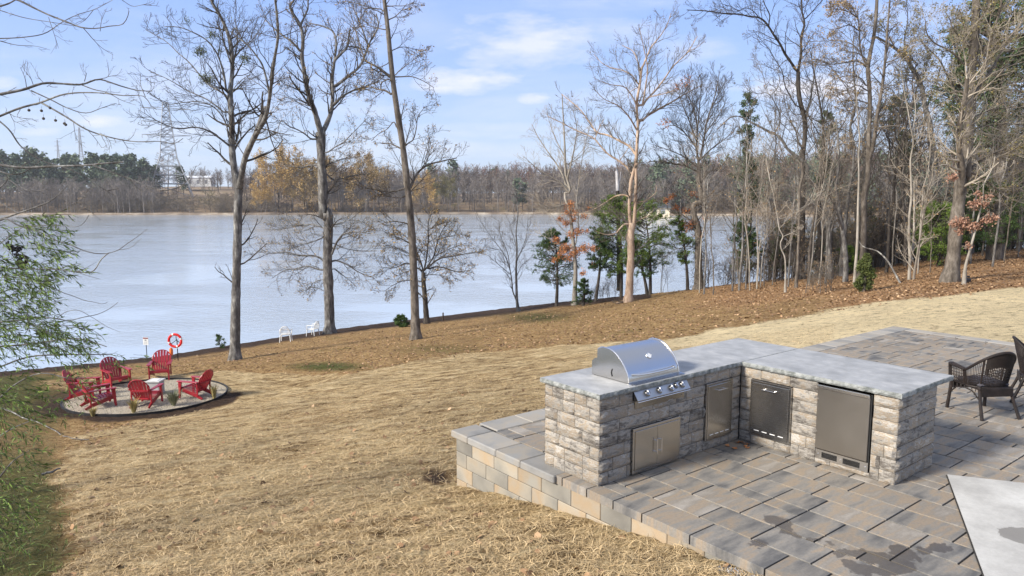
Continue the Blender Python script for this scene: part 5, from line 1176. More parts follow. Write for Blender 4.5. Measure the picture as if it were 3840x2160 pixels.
BIG, _ = traced_tree('oak_tree', 'massive brown oak trunk at far right, thickest trunk in the wood', [
 ('8:1560,815 1575,740 1590,600 1605,420 1625,260 1648,120 4:1555,1150 1570,1050 1585,900 1595,760 1605,640 1605,500 1615,380 1628,240 1635,100 1640,-60', 88, 44), ('8:1628,260 4:1546,1060 1528,960 1530,850 1545,720 1570,600 1580,500', 52, 24), ('4:1590,1100 1650,1040 1700,1010 1780,960 1850,905 1943,870 2040,830', 22, 8), ('4:1700,1010 1800,960 1943,945', 12, 5),
 ('4:1620,600 1680,520 1740,440 1790,340 1850,240 1900,180 1960,110', 22, 10), ('4:1640,560 1700,400 1750,200 1790,60 1810,-40', 20, 9), ('4:1575,620 1550,590 1460,590 1400,540 1370,500', 12, 4), ('4:1565,420 1500,350 1440,310 1380,280 1330,230 1310,120', 14, 5), ('4:1600,240 1560,160 1530,60', 12, 4), ('4:1640,160 1700,60 1740,-20', 12, 5),
 ('4:1590,760 1640,740 1740,700 1850,690 1943,685', 10, 4), ('4:1590,860 1640,820 1700,805 1800,790 1943,800', 12, 5), ('8:1668,110 1710,90 1760,110 1830,160 1900,210 1960,220 2065,205', 14, 5), ('8:1830,160 1870,190 1930,240', 7,3), ('4:1600,460 1660,380 1700,300 1760,260', 10, 4), ('4:1620,330 1560,260 1500,200 1460,100', 10, 4), ('4:1560,560 1480,480 1400,440', 9,3)],
 208, bk=BK_BROWN, tw=TW_PALE, lf=LF_OLIVE, twig=2.0, tl=.9, n2=6, n3=4, leaf=(1,.07), rmin=.0055, Y=27)
traced_tree('young_oak_tree', 'slim pale sapling leaning right with pinkish brown leaf clusters', [
 ('B:945,1282 960,1150 1000,1000 1040,860 1080,700 1120,540 1150,380 1160,260 1190,200 1260,60 1280,-40', 30, 8), ('B:1165,240 1230,180 1340,130 1450,70', 9, 3), ('B:1010,940 970,935', 6, 3), ('B:1080,700 1000,690 900,660 830,690', 8, 3), ('B:1090,640 1180,620 1290,630', 7, 3), ('B:1140,420 1080,370 1010,380', 7, 3), ('B:1115,560 1060,500 1020,500', 6,3), ('B:1150,380 1200,400 1240,415', 5,2), ('B:1165,240 1110,300 1090,260',5,2)],
 209, bk=BK_PALE, tw=TW_PALE, lf=LF_PINK, Y=25.5, twig=.8, tl=.5, leaf=(.0,.08), rmin=.005,
 clumps=[('B',860,690,60,90),('B',940,670,60,90),('B',1010,720,60,80),('B',1070,720,40,50),('B',900,770,40,40),('B',1050,490,50,60),('B',1120,470,50,50),('B',1170,480,30,30),('B',1100,370,40,40),('B',1210,400,36,36),('B',1220,640,70,60),('B',1290,620,30,20),('B',990,935,28,22),('B',820,190,50,50),('B',1150,660,30,20)])
traced_tree('bare_tree', 'pale snaking sapling leaning left in the thin part of the wood', [
 ('A:628,1230 630,1000 618,840 575,740 570,680 600,600 560,520 540,420 525,320 500,200 480,60 460,0 4:310,1100 296,1010', 20, 5), ('A:540,390 640,370 700,330 800,270 900,220 1100,30', 9, 4), ('A:600,600 700,560 830,490', 8, 3), ('A:510,330 400,290 300,270 150,250', 7,3), ('A:600,760 680,680 740,540', 6,3)],
 210, bk=BK_PALE, tw=TW_PALE, Y=31, twig=1.2, tl=.6, rmin=.006)
traced_tree('bare_tree', 'straight grey brown trunk between the snaking sapling and the leaning trunk', [
 ('A:762,1130 775,1000 780,800 790,600 795,300 800,100 805,0 4:530,1100 520,1040', 28, 16), ('A:790,480 700,540 640,580', 6, 3)], 211, bk=BK_BROWN, tw=TW_GREY, Y=33, twig=1, tl=.7, rmin=.006)
# fallen log leaning in the wood
def simple_limb(name, pts, w0, w1, Y0, Y1, mat, label, cat, n=14, seed=0):
    w0, w1 = W_(pts, w0, w1); q = catmull(P_(pts), n); Ys = np.linspace(Y0, Y1, n); X = np.stack([at(a, b, y) for (a, b), y in zip(q, Ys)]); r = np.random.default_rng(seed)
    rad = (w0+(w1-w0)*np.linspace(0,1,n))/2/F_PX*Ys*(1+r.normal(size=n)*.06); V, Q = tubes(X[None], rad[None], 10); o = X.mean(0)
    ob = np_mesh(name, V-o, Q, mat, smooth=True); ob.location = o; tag(ob, label, cat); return ob
simple_limb('fallen_log', 'B:270,1375 190,1230 90,1070 0,990 A:1560,720 1480,600', 24, 9, 29, 32, BK_GREY, 'grey fallen log leaning up to the left in the wood', 'log')
def ground_limb(name, pts, w0, w1, mat, label, cat, n=18, seed=0, h=.05):
    q = catmull(P_(pts), n); r = np.random.default_rng(seed); X = np.stack([hit(a, b) for a, b in q]); X[:,2] += h + r.normal(size=n)*.02
    rad = (w0+(w1-w0)*np.linspace(0,1,n))/2/F_PX*X[:,1]; V, Q = tubes(X[None], rad[None], 8); o = X.mean(0); ob = np_mesh(name, V-o, Q, mat, smooth=True); ob.location = o; tag(ob, label, cat); return ob
def c7b(x, y): return f'S:{x/2.147:.0f},{1500+y/2.147:.0f}'
ground_limb('fallen_branch', ' '.join(c7b(x, y) for x, y in ((10,75),(120,120),(220,170),(370,215),(430,250),(520,300),(620,325),(720,333))), 6, 3, BK_GREY, 'long thin pale fallen branch on the ground at left', 'branch')
ground_limb('fallen_stick', ' '.join(c7b(x, y) for x, y in ((335,620),(400,605),(440,590),(490,580))), 11, 7, BK_GREY, 'short thick stick lying on the shaded ground at left', 'stick', n=8)

# ---------------------------------------------------------------- evergreens
LF_CEDAR_O = leafmat('olive_cedar_leaf_material', (.03,.045,.012), (.075,.095,.025), (.16,.17,.05))
def evergreen(name, label, base_px, top_px, half, seed, lf, Y=None, bk=BK_DARK, crown0=.25, k=46, dense=1.0, shape='egg', size=.062, cat='evergreen tree', group=None, lean=0.0, trunkw=14, per=10, asp=.45):
    if size > .1: per = 4
    r = np.random.default_rng(seed); P0 = hit(*base_px) if Y is None else at(*base_px, Y)
    if Y is not None and Y < 60: P0[2] = float(terrain(P0[0], P0[1]))-.1
    top = at(*top_px, P0[1]); H = top[2]-P0[2]; Wd = half*1.2/F_PX*P0[1]; t = np.linspace(0,1,12)
    X = P0 + (top-P0)*t[:,None] + np.array([1,0,0])*(np.sin(t*3)*.03*H)[:,None]; X[0,2] -= .3; rad = trunkw/2/F_PX*P0[1]*(1-.85*t)
    K = Parts(); C = Parts(); V, Q = tubes(X[None], rad[None], 8); K.add(V, Q)
    tt = crown0 + (1-crown0)*(np.arange(k)+r.random(k))/k; s = (tt-crown0)/(1-crown0)
    if shape == 'egg': w = np.sin(np.pi*np.clip(s*.80+.20, 0, 1))**.75
    elif shape == 'cone': w = (1-s)**.8*.95+.07
    elif shape == 'round': w = np.sin(np.pi*np.clip(s*.92+.06, 0, 1))**.5
    else: w = .55+.45*np.sin(s*9+seed)*np.sin(np.pi*np.clip(s+.05,0,1)); w = w*np.sin(np.pi*np.clip(s*.85+.1,0,1))**.5
    az = r.uniform(0, 2*np.pi, k); L = Wd*w*r.uniform(.65, 1.15, k); pos = P0+(top-P0)*tt[:,None]; N = 5; out = np.empty((k,N,3)); el = r.uniform(.0,.5,k)+ .4*s
    D = np.stack([np.cos(az)*np.cos(el), np.sin(az)*np.cos(el), np.sin(el)], 1)
    for j in range(N): out[:,j] = pos + D*(L*j/(N-1))[:,None]; out[:,j,2] -= (L*(j/(N-1))**2*.12)
    out[:,1:] += r.normal(size=(k,N-1,3))*.03*Wd
    rr_ = np.linspace(1,.3,N)[None]*np.maximum(.012, rad.max()*.22); R1 = np.broadcast_to(rr_, (k,N)); V, Q = tubes(out, R1, 4); C.add(V, Q, 0)
    a2 = spawn(r, out, R1, int(8*dense), 4, (.4,1.0), (.35,.6), .15, .12, .2, .5, .006); a3 = spawn(r, *a2, int(4*dense), 3, (.4,.9), (.4,.7), .1, .1, .2, .6, .005)
    V, Q = tubes(*a2, 3); C.add(V, Q, 0)
    for a in (a2, a3):
        o = leaves(r, a[0], per, size, asp, spread=size*.45)
        if o: C.add(o[0], o[1], 1)
    root = empty(name, P0); tag(root, label, cat, group); K.build('trunk', bk, root, P0); C.build('crown', [TW_DARK, lf], root, P0); return root
evergreen('cedar_tree', 'small rounded dark green cedar left of the orange oak', P_('7:450,1085')[0], P_('7:425,400')[0], 80, 301, LF_CEDAR_D, crown0=.29, k=60, dense=1.15)
evergreen('cedar_tree', 'narrow dark cedar on a tall bare stem between the oak and the large bright cedar', P_('7:803,1040')[0], P_('7:850,380')[0], 48, 302, LF_CEDAR_D, crown0=.42, k=44)
evergreen('cedar_tree', 'large bright yellow green cedar behind the tan double trunk', P_('7:1036,995')[0], P_('7:985,120')[0], 95, 303, LF_CEDAR, crown0=.22, k=80, dense=1.2, shape='round')
evergreen('cedar_tree', 'broad loose cedar right of the tan double trunk', P_('7:1300,965')[0], P_('7:1240,190')[0], 105, 304, LF_CEDAR, crown0=.30, k=60, dense=1.0, shape='round')
evergreen('cedar_tree', 'thin leaning cedar close behind the tan trunk', P_('7:1275,968')[0], P_('7:1150,500')[0], 60, 305, LF_CEDAR_D, crown0=.35, k=34)
evergreen('pine_sapling', 'low spreading pine sapling with light needles left of the ivy-dark trunk', P_('7:1640,905')[0], P_('7:1560,300')[0], 75, 306, LF_CEDAR, crown0=.38, k=36, dense=.8, shape='loose')
evergreen('cedar_tree', 'small dark bush-like cedar at the foot of the orange oak', P_('7:690,1080')[0], P_('7:700,840')[0], 38, 307, LF_CEDAR_D, crown0=.12, k=26, dense=.8)
evergreen('cedar_tree', 'dark narrow cedar among the thin pale stems, left part of the wood', P_('A:160,1130')[0], P_('A:130,360')[0], 50, 308, LF_CEDAR_D, crown0=.2, k=50)
evergreen('cedar_tree', 'dark cedar hugging the snaking sapling', P_('A:580,1090')[0], P_('A:690,420')[0], 58, 309, LF_CEDAR_D, crown0=.22, k=46)
evergreen('cedar_tree', 'small green cedar in front of the twin-topped oak', P_('A:1570,1270')[0], P_('A:1610,830')[0], 26, 310, LF_CEDAR_O, crown0=.05, k=34, size=.07)
evergreen('cedar_tree', 'olive green cedar shrub between two pale stems', P_('A:1420,1010')[0], P_('A:1400,730')[0], 45, 311, LF_CEDAR, crown0=.1, k=30, dense=.8, Y=38)
evergreen('cedar_tree', 'wide deep green cedar behind the massive brown oak trunk', P_('8:1480,720')[0], P_('8:1500,330')[0], 95, 312, LF_CEDAR, crown0=.15, k=70, dense=1.1, shape='round', Y=36)
evergreen('cedar_tree', 'deep green cedar right of the massive brown oak trunk', P_('8:1850,640')[0], P_('8:1800,180')[0], 110, 313, LF_CEDAR_D, crown0=.2, k=70, dense=1.1, shape='round', Y=38)
evergreen('pine_tree', 'young pine with clumped needles standing above the leaning bough', P_('A:140,1060')[0], P_('D:255,860')[0], 75, 314, LF_PINE, crown0=.42, k=46, dense=1.0, shape='loose', Y=44, size=.12, trunkw=10)
evergreen('pine_tree', 'young pine top showing between the Y forked tree and the twin-topped oak', P_('A:830,1000')[0], P_('D:980,1020')[0], 60, 315, LF_PINE, crown0=.62, k=30, dense=1.0, shape='loose', Y=46, size=.12, trunkw=10)
evergreen('pine_tree', 'pine with flat green boughs behind the forked slender trunk', P_('B:330,1050')[0], P_('C:440,900')[0], 110, 316, LF_PINE, crown0=.62, k=40, dense=1.1, shape='loose', Y=44, size=.12, trunkw=14)
evergreen('pine_tree', 'tall grey green pine reaching the top edge at far right', P_('B:1275,1060')[0], (3715,-120), 165, 317, LF_PINE, crown0=.40, k=120, dense=1.1, shape='loose', Y=38, size=.14, trunkw=62, bk=BK_BROWN)
evergreen('pine_tree', 'tall grey green pine at the right border behind the pine trunk', (3900,920), (3880,-60), 170, 318, LF_PINE, crown0=.25, k=130, dense=1.1, shape='loose', Y=42, size=.15, trunkw=40, bk=BK_BROWN)
evergreen('pine_tree', 'dark pine filling the gap right of the massive oak high up', (3640,950), (3590,120), 120, 319, LF_PINE, crown0=.45, k=80, dense=1.0, shape='loose', Y=46, size=.14, trunkw=26, bk=BK_BROWN)
evergreen('evergreen_shrub', 'small dark green shrub at the shore beside the third big trunk', P_('6:1430,1000')[0], P_('6:1400,905')[0], 22, 320, LF_CEDAR_D, crown0=.0, k=22, size=.07, cat='shrub', trunkw=5)
evergreen('evergreen_shrub', 'little dark leafy shrub at the water edge left of the forked tree', P_('5:1410,862')[0], P_('5:1390,780')[0], 24, 321, LF_CEDAR_D, crown0=.0, k=14, dense=.6, size=.06, cat='shrub', trunkw=5)

# ---------------------------------------------------------------- slender bare stems and undergrowth of the wood, copied
def proc_bare(name, H, seed, kind, mats, rbase=.05, fork=.5):
    r = np.random.default_rng(seed); K = Parts(); C = Parts(); t = np.linspace(0,1,12)
    X = np.stack([np.cumsum(r.normal(size=12))*.018*H*t, np.cumsum(r.normal(size=12))*.018*H*t, t*H-.3*(t == 0)], 1); q = rbase*(1-.8*t)+.006
    V, Q = tubes(X[None], q[None], 7); K.add(V, Q)
    b = spawn(r, X[None], q[None], {'sapling': 13, 'tree': 18, 'brush': 18}[kind], 7, (.4,1.0) if kind != 'brush' else (.3,1.2), (.28,.5) if kind != 'brush' else (.4,.9), {'sapling': .35, 'tree': .38, 'brush': .03}[kind], .09, .17, .5, .010)
    V, Q = tubes(*b, 4); C.add(V, Q, 0)
    c = spawn(r, *b, 6, 5, (.4,1.0), (.35,.7), .2, .08, .22, .55, .007); V, Q = tubes(*c, 3); C.add(V, Q, 0)
    d = spawn(r, *c, 4 if kind != 'tree' else 5, 3, (.4,1.0), (.35,.7), .2, .06, .22, .6, .006); V, Q = tubes(*d, 3); C.add(V, Q, 0)
    if len(mats) > 2:
        o = leaves(r, d[0][r.random(len(d[0])) < .30], 1, .09, .6, spread=.05); C.add(o[0], o[1], 1)
    root = empty(name); K.build('trunk', mats[0], root, (0,0,0)); C.build('crown', [mats[1], mats[-1]], root, (0,0,0)); return root
protos = {
 'sapling': [proc_bare('bare_sapling', 8.5, 401, 'sapling', (BK_PALE, TW_PALE, LF_TAN), .035), proc_bare('bare_sapling', 7.0, 402, 'sapling', (BK_BROWN, TW_GREY), .034), proc_bare('bare_sapling', 9.5, 403, 'sapling', (BK_GREY, TW_GREY, LF_TAN), .055)],
 'tree': [proc_bare('bare_tree', 13, 411, 'tree', (BK_GREY, TW_GREY), .11), proc_bare('bare_tree', 11, 412, 'tree', (BK_BROWN, TW_GREY, LF_BROWN), .09), proc_bare('bare_tree', 14, 413, 'tree', (BK_DARK, TW_DARK, LF_BROWN), .12)],
 'brush': [proc_bare('bare_shrub', 3.2, 421, 'brush', (BK_GREY, TW_GREY, LF_TAN), .03), proc_bare('bare_shrub', 2.4, 422, 'brush', (BK_BROWN, TW_DARK), .025)]}
used = set(); rw = random.Random(77)
LAB = {'sapling': ('slender pale bare sapling in the thicket along the right bank', 'thin bare saplings of the right bank', 'sapling'),
       'tree': ('middle-sized bare tree in the tangled wood behind the big traced trunks', 'bare trees of the tangled right wood', 'tree'),
       'brush': ('low twiggy leafless shrub at the foot of the right wood', 'twiggy undergrowth of the right wood', 'shrub')}
LAB['tree'] = ('middle-sized bare tree in the tangled wood on the right', 'bare trees of the tangled right wood', 'tree')
def plant(kind, x, y, s=1.0, z=None, k=None):
    k = rw.randrange(len(protos[kind])) if k is None else k; p = protos[kind][k]
    if (kind, k) in used: o = copy_tree(p)
    else: o = p; used.add((kind, k))
    lab, grp, cat = LAB[kind]; z = float(terrain(x, y)) if z is None else z
    o.location = (x, y, z-.05); o.rotation_euler = (rw.uniform(-.05,.05), rw.uniform(-.06,.06), rw.uniform(0, 6.28)); o.scale = (s,)*3; tag(o, lab, cat, grp); return o
for key, y, xs in (('A', None, [(65,1230),(148,1245),(200,1250),(285,1240),(325,1210),(470,1185),(660,1210),(915,1190),(1030,1180),(1110,1175)]), ('7', None, [(1745,965),(1788,975),(1872,980),(2045,945),(2105,940),(2265,930),(2330,900)]), ('B', None, [(570,1230),(440,1240),(300,1110),(715,1140),(1010,1130),(1250,1160),(1375,1110),(1530,1060),(160,1180)])):
    for x, yy in xs:
        P = hit(*P_(f'{key}:{x},{yy}')[0]); plant('sapling', P[0], P[1], rw.uniform(.6, .95))
for i in range(62):                       # behind the edge, down the bank
    px = 2760+1240*rw.random()**.62; yc = np.interp((px-1920)/F_PX, CA_, CY_); Y = yc + rw.uniform(-6, 7); X = (px-1920)/F_PX*Y
    plant('tree' if rw.random() < .75 else 'sapling', X, Y, rw.uniform(.55, .95))
for i in range(9):
    px = rw.uniform(2450, 2800); yc = np.interp((px-1920)/F_PX, CA_, CY_); Y = yc + rw.uniform(-.5, 3); plant('sapling', (px-1920)/F_PX*Y, Y, rw.uniform(.3,.55))
for i in range(95):
    px = rw.uniform(2620, 3950); yc = np.interp((px-1920)/F_PX, CA_, CY_); Y = yc - rw.uniform(-3.5, 3) ; plant('brush', (px-1920)/F_PX*Y, Y, rw.uniform(.4, .9))
for x, yy in ((870,1290),(960,1260),(1050,1290),(1120,1270),(1180,1260)): P = hit(*P_(f'A:{x},{yy}')[0]); plant('brush', P[0], P[1], rw.uniform(.35,.5))
for i in range(10):
    P = hit(rw.uniform(2180, 2420), rw.uniform(1085, 1100)); plant('brush', P[0], P[1], rw.uniform(.3,.45))
cd0 = evergreen('cedar_tree', 'dark cedar deep in the right wood', (3150,1060), (3150,860), 60, 340, LF_CEDAR_D, crown0=.08, k=44, Y=45, group='dark cedars deep in the right wood')
for i in range(15):
    px = rw.uniform(3080, 3900); yc = np.interp((px-1920)/F_PX, CA_, CY_); Y = yc + rw.uniform(0, 8); c = copy_tree(cd0); X = (px-1920)/F_PX*Y; s = rw.uniform(.7, 1.5); c.scale = (s,)*3; c.location = (X, Y, float(terrain(X, Y))-.1); c.rotation_euler.z = rw.uniform(0, 6.28)
for i in range(60):
    px = rw.uniform(2900, 3950); yc = np.interp((px-1920)/F_PX, CA_, CY_); Y = yc + rw.uniform(-2, 5); plant('brush', (px-1920)/F_PX*Y, Y, rw.uniform(.8, 1.5))
# wood continuing out of the frame on the right
for i in range(14): X = rw.uniform(36, 60); plant('tree', X, rw.uniform(30, 48), rw.uniform(.7,1))

# ---------------------------------------------------------------- foreground tree at left, mostly outside the frame
P0 = np.array([-9.8, 10.5, 0]); P0[2] = float(terrain(P0[0], P0[1]))
def overhang():
    r = np.random.default_rng(55); Y = 8.6; K = Parts(); C = Parts()
    tr = np.array([P0+[0,0,-.4], P0+[.05,.05,1.5], P0+[.1,.2,3.5], P0+[0,.5,6], P0+[.1,.7,8.5]]); tr = catmull(tr, 12); V, Q = tubes(tr[None], np.linspace(.11,.06,12)[None], 12); K.add(V, Q)
    L = [('1:0,40 60,20 120,-15', 11, 7, 1.4), ('1:-60,-30 120,2 200,42 300,90 420,137 530,177 600,182 700,167 790,150 815,110 825,70', 15, 4, .6), ('1:530,177 560,210 590,245 640,297 725,352', 5, 2, .9), ('1:0,246 150,238 290,212 400,140 500,92 600,62 720,0', 7, 3, .2), ('1:0,66 150,112 330,142 500,170', 5, 3, .5),
      ('1:0,262 100,287 240,297 320,320', 5, 2, .3), ('1:310,110 350,230 375,310', 4, 2, .6), ('1:600,60 540,130 490,160', 4, 2, .4), ('1:640,200 650,130 680,60', 4, 2, .6), ('1:780,0 850,40 920,30 1020,40', 4, 2, .9),
      ('1:0,602 150,572 280,532 400,535 520,540 640,507 700,525 780,552 900,580 975,582', 19, 5, .7), ('1:640,505 690,490 690,410', 5, 2, .7), ('1:690,490 755,478', 4, 2, .7), ('1:280,530 240,490', 4, 2, .3), ('1:170,560 160,500 130,430', 5, 2, .2), ('1:215,550 190,490 165,470', 4, 2, .3), ('1:540,520 555,465', 5, 2, .5),
      ('1:200,580 330,640 430,690 560,722 650,690 745,660', 8, 3, .9), ('1:520,542 600,572 680,590 780,642 868,672', 7, 2, .8), ('1:0,742 130,690 260,655 400,605 600,592 800,612 930,622 970,680 1000,700', 14, 4, .4), ('1:930,620 900,540 900,480', 5, 2, .9), ('1:940,600 990,560', 4,2,.9),
      ('1:260,655 350,705 430,752 540,822 700,877 860,905 1050,907 1110,920 1170,885', 12, 4, .5), ('1:560,830 620,900 650,945', 4, 2, .5), ('1:640,850 700,900 715,950', 4, 2, .5), ('1:780,890 820,950', 4, 2, .5), ('1:470,780 485,900', 4, 2, .4), ('1:130,700 110,740 210,760', 4, 2, .3), ('1:60,720 100,780 140,775', 4, 2, .3),
      ('1:-20,760 60,832 130,932 200,987 300,1040 400,1067 520,1117 610,1172 680,1217 760,1205', 10, 4, 1.0), ('1:0,1055 150,1072 280,1067 400,1062 540,1057 700,1042 790,1036', 17, 9, .3), ('1:590,1056 720,1102 850,1152 980,1202 1080,1216 1180,1172 1230,1110 1255,1060', 9, 3, .8),
      ('1:0,1095 60,1115 130,1110 230,1050 270,1010', 9, 3, .4), ('1:60,1150 140,1202 220,1222 300,1210', 7, 3, .5), ('1:0,1200 40,1160 60,1130', 9, 4, .3), ('1:-20,1410 120,1362 240,1320 330,1280 400,1220 430,1190', 13, 4, .6), ('1:400,1320 480,1300 560,1240', 5,2,.8), ('1:0,1290 60,1330 120,1362', 8, 5, .3), ('1:660,1210 690,1225', 4,2,.9), ('1:540,1330 600,1362', 6, 4, 1.0), ('1:0,1010 60,1080 150,1070', 6, 3,.2)]
    done = []
    for i, (s, w0, w1, dy) in enumerate(L):
        pts = P_(s); w0, w1 = W_(s, w0, w1); n = max(6, len(pts)*3); q = catmull(pts, n); best = None
        for a, b in done:
            m = np.hypot(a[:,0]-pts[0][0], a[:,1]-pts[0][1]); j = int(m.argmin())
            if m[j] < 12 and (best is None or m[j] < best[0]): best = (m[j], b[j])
        y0 = best[1] if best else Y + r.uniform(-.5,.5)
        Ys = y0 + (q[:,0]-q[0,0])/F_PX*Y*r.uniform(-.25,.25); X = np.stack([at(a, b, y) for (a, b), y in zip(q, Ys)]); done.append((q, Ys)); rad = (w0+(w1-w0)*np.linspace(0,1,n))/2/F_PX*Ys
        if pts[0][0] <= 2:        # carry it on to the trunk outside the picture
            h = float(np.clip(X[0,2]+.8, 1.0, 8)); j = int(np.abs(tr[:,2]-h).argmin()); pre = catmull(np.array([tr[j], tr[j]*.45+X[0]*.55+[0,0,.25], X[0]]), 7)[:-1]; X = np.vstack([pre, X]); rad = np.r_[np.linspace(rad[0]*1.7, rad[0]*1.05, 6), rad]
        rad = rad*(1+r.normal(size=len(rad))*.05); V, Q = tubes(X[None], rad[None], 7); K.add(V, Q)
        cl = catmull(X, 14); rr_ = np.interp(np.linspace(0,1,14), np.linspace(0,1,len(rad)), rad); ln = np.linalg.norm(np.diff(cl,axis=0),axis=1).sum()
        a1 = spawn(r, cl[None], rr_[None], int(3+ln*3.2), 5, (.4,1.0), (.6,1.2), .3, .12, .2, .5, .0022, L=.26); a2 = spawn(r, *a1, 2, 4, (.4,.9), (.4,.8), .2, .1, .25, .6, .0018)
        for a, s_ in ((a1,4),(a2,3)):
            V, Q = tubes(*a, s_); C.add(V, Q, 0)
    root = empty('overhanging_tree', P0); tag(root, 'tree just outside the left edge whose bare pale branches reach into the sky', 'tree')
    K.build('trunk', BK_PALE if False else BK_GREY, root, P0); C.build('crown', [TW_GREY, TW_GREY], root, P0)
    for (x, y) in ((185,705),(265,708),(320,690),(278,758),(355,770),(412,790),(420,797)):
        c = at(*P_(f'1:{x},{y}')[0], Y); b = MB(); b.lathe([(.004,-.016),(.014,-.010),(.017,0),(.014,.010),(.004,.016)], 8); b.tube([(0,0,.015),(.004,0,.05)], .0015, 4); o = b.build('seed_ball', BK_DARK, root); o.location = c-P0
overhang()
P1 = np.array([-8.6, 6.4, 0]); P1[2] = float(terrain(P1[0], P1[1]))
def willow():
    r = np.random.default_rng(66); Y = 7.6; K = Parts(); C = Parts()
    tr = catmull(np.array([P1+[0,0,-.3], P1+[.1,.1,1.2], P1+[.2,.3,2.6], P1+[.1,.5,4.2]]), 10); V, Q = tubes(tr[None], np.linspace(.07,.035,10)[None], 10); K.add(V, Q)
    L = [('L:-40,95 50,60 200,130 400,190 600,290 780,350 900,400 1050,437 1180,432 1300,390 1380,330 1449,285 1600,170', 13, 3), ('L:1180,432 1100,500 1040,600 1020,622 830,635 640,612 450,605 300,605 0,590', 8, 9), ('L:830,635 960,680 1090,715', 5, 2), ('L:1300,395 1400,380 1540,270', 5, 2), ('L:470,730 560,790 680,860 800,900 900,940 1050,970 1120,985 1170,965', 7, 3),
      ('L:-20,1180 200,1165 400,1130 600,1142 740,1165 900,1130 1080,1090 1200,1030 1285,965', 13, 3), ('L:620,1140 690,1085 830,1050 1000,1130 1180,1240 1310,1290', 5, 2), ('L:250,150 500,130 700,140 880,130 930,80 965,20', 7, 3), ('L:300,1180 420,1240 520,1300 640,1380 760,1440', 7, 3), ('L:830,635 940,590 1045,530', 4, 2), ('L:-20,700 120,690 300,720 470,735', 8, 5), ('L:-20,950 100,900 250,760', 6, 3), ('L:200,1449 350,1400 600,1300 800,1240 980,1260', 5, 2), ('L:0,330 100,250 250,150', 8,4),
      ('S:-10,1500 60,1440 150,1400 260,1420', 5, 2), ('S:-10,1380 100,1340 250,1330 420,1330', 5, 2), ('S:-10,1640 60,1600 110,1580', 5, 2), ('S:-10,1300 120,1290 300,1270 400,1300', 5,2), ('S:-10,1800 60,1720 110,1690', 5,2)]
    for i, (s, w0, w1) in enumerate(L):
        pts = P_(s); w0, w1 = W_(s, w0*1.5, w1*1.6); n = max(8, len(pts)*3); q = catmull(pts, n); y0 = Y + r.uniform(-.3,.3); Ys = y0 + (q[:,0]-q[0,0])/F_PX*Y*r.uniform(-.2,.2); X = np.stack([at(a, b, y) for (a, b), y in zip(q, Ys)]); rad = (w0+(w1-w0)*np.linspace(0,1,n))/2/F_PX*Ys
        if pts[0][0] <= 2: j = int(np.abs(tr[:,2]-np.clip(X[0,2], tr[1,2], 3)).argmin()); pre = catmull(np.array([tr[j], tr[j]*.5+X[0]*.5+[0,0,.2], X[0]]), 7)[:-1]; X = np.vstack([pre, X]); rad = np.r_[np.linspace(rad[0]*1.5, rad[0], 6), rad]
        V, Q = tubes(X[None], rad[None], 6); K.add(V, Q)
    def sprays(n, fx, key, L0=.20, per=7, ls=.062):
        pp = [P_(f'{key}:{a},{b}')[0] for a, b in fx(n)]; c = np.stack([at(a, b, Y+r.normal()*.45) for a, b in pp]); M = len(c)
        az = r.uniform(-.9,.9,M); el = r.uniform(-.75,.25,M); D = np.stack([np.cos(az)*np.cos(el), np.sin(az)*np.cos(el), np.sin(el)], 1); S = np.empty((M,5,3)); S[:,0] = c; d = D.copy()
        for j in range(1,5): S[:,j] = S[:,j-1]+d*(L0/4)*r.uniform(.7,1.4,(M,1)); d = unit(d+r.normal(size=(M,3))*.18+np.array([0,0,-.08]))
        V, Q = tubes(S, np.full((M,5), .0016), 3); C.add(V, Q, 0)
        m = np.repeat(np.arange(M), per); K_ = len(m); x = r.uniform(0,1,K_)*3.99; i = x.astype(int); f = (x-i)[:,None]; p = S[m,i]*(1-f)+S[m,i+1]*f; t = unit(S[m,i+1]-S[m,i])
        dd = unit(t*.9 + r.normal(size=(K_,3))*.45 + np.array([0,0,-.25])); w = unit(np.cross(dd, r.normal(size=(K_,3)))); s = (ls*r.uniform(.6,1.4,K_))[:,None]; ww = w*s*.085
        V = np.stack([p, p+dd*s*.4-ww, p+dd*s, p+dd*s*.4+ww], 1).reshape(-1,3); C.add(V, (np.arange(K_)*4)[:,None]+np.arange(4), 1)
    sprays(420, lambda n: [(r.uniform(-150, 480)*1.0, y) for y in r.uniform(480, 1449, n)], 'L')
    sprays(110, lambda n: [(r.uniform(-100, 650), y) for y in r.uniform(60, 500, n)], 'L')
    sprays(120, lambda n: [(r.uniform(350, 900), y) for y in r.uniform(1180, 1500, n)], 'L')
    sprays(30, lambda n: [(r.uniform(150, 620), y) for y in r.uniform(10, 60, n)], 'L')
    sprays(24, lambda n: [(r.uniform(420, 800), y) for y in r.uniform(560, 720, n)], 'L')
    sprays(70, lambda n: [(r.uniform(-60, 330), y) for y in r.uniform(1290, 1500, n)], 'S')
    sprays(150, lambda n: [(r.uniform(-60, 140)*(1-.3*abs(y-1700)/250), y) for y in r.uniform(1460, 1950, n)], 'S')
    sprays(50, lambda n: [(r.uniform(-60, 70), y) for y in r.uniform(1900, 2100, n)], 'S')
    sprays(60, lambda n: [(r.uniform(-60, 330), y) for y in r.uniform(1400, 1560, n)], 'S')
    sprays(14, lambda n: [(r.uniform(330, 500), y) for y in r.uniform(1300, 1380, n)], 'S')
    root = empty('willow_leaved_tree', P1); tag(root, 'narrow-leaved green tree leaning in from the left edge over the red chairs', 'tree')
    K.build('trunk', BK_GREY, root, P1); C.build('crown', [TW_DARK, LF_WILLOW], root, P1)
    rr_ = random.Random(9); pm = mk('pod_material', [(.3,(.008,.007,.008)),(.7,(.03,.025,.025))], rough=.5)
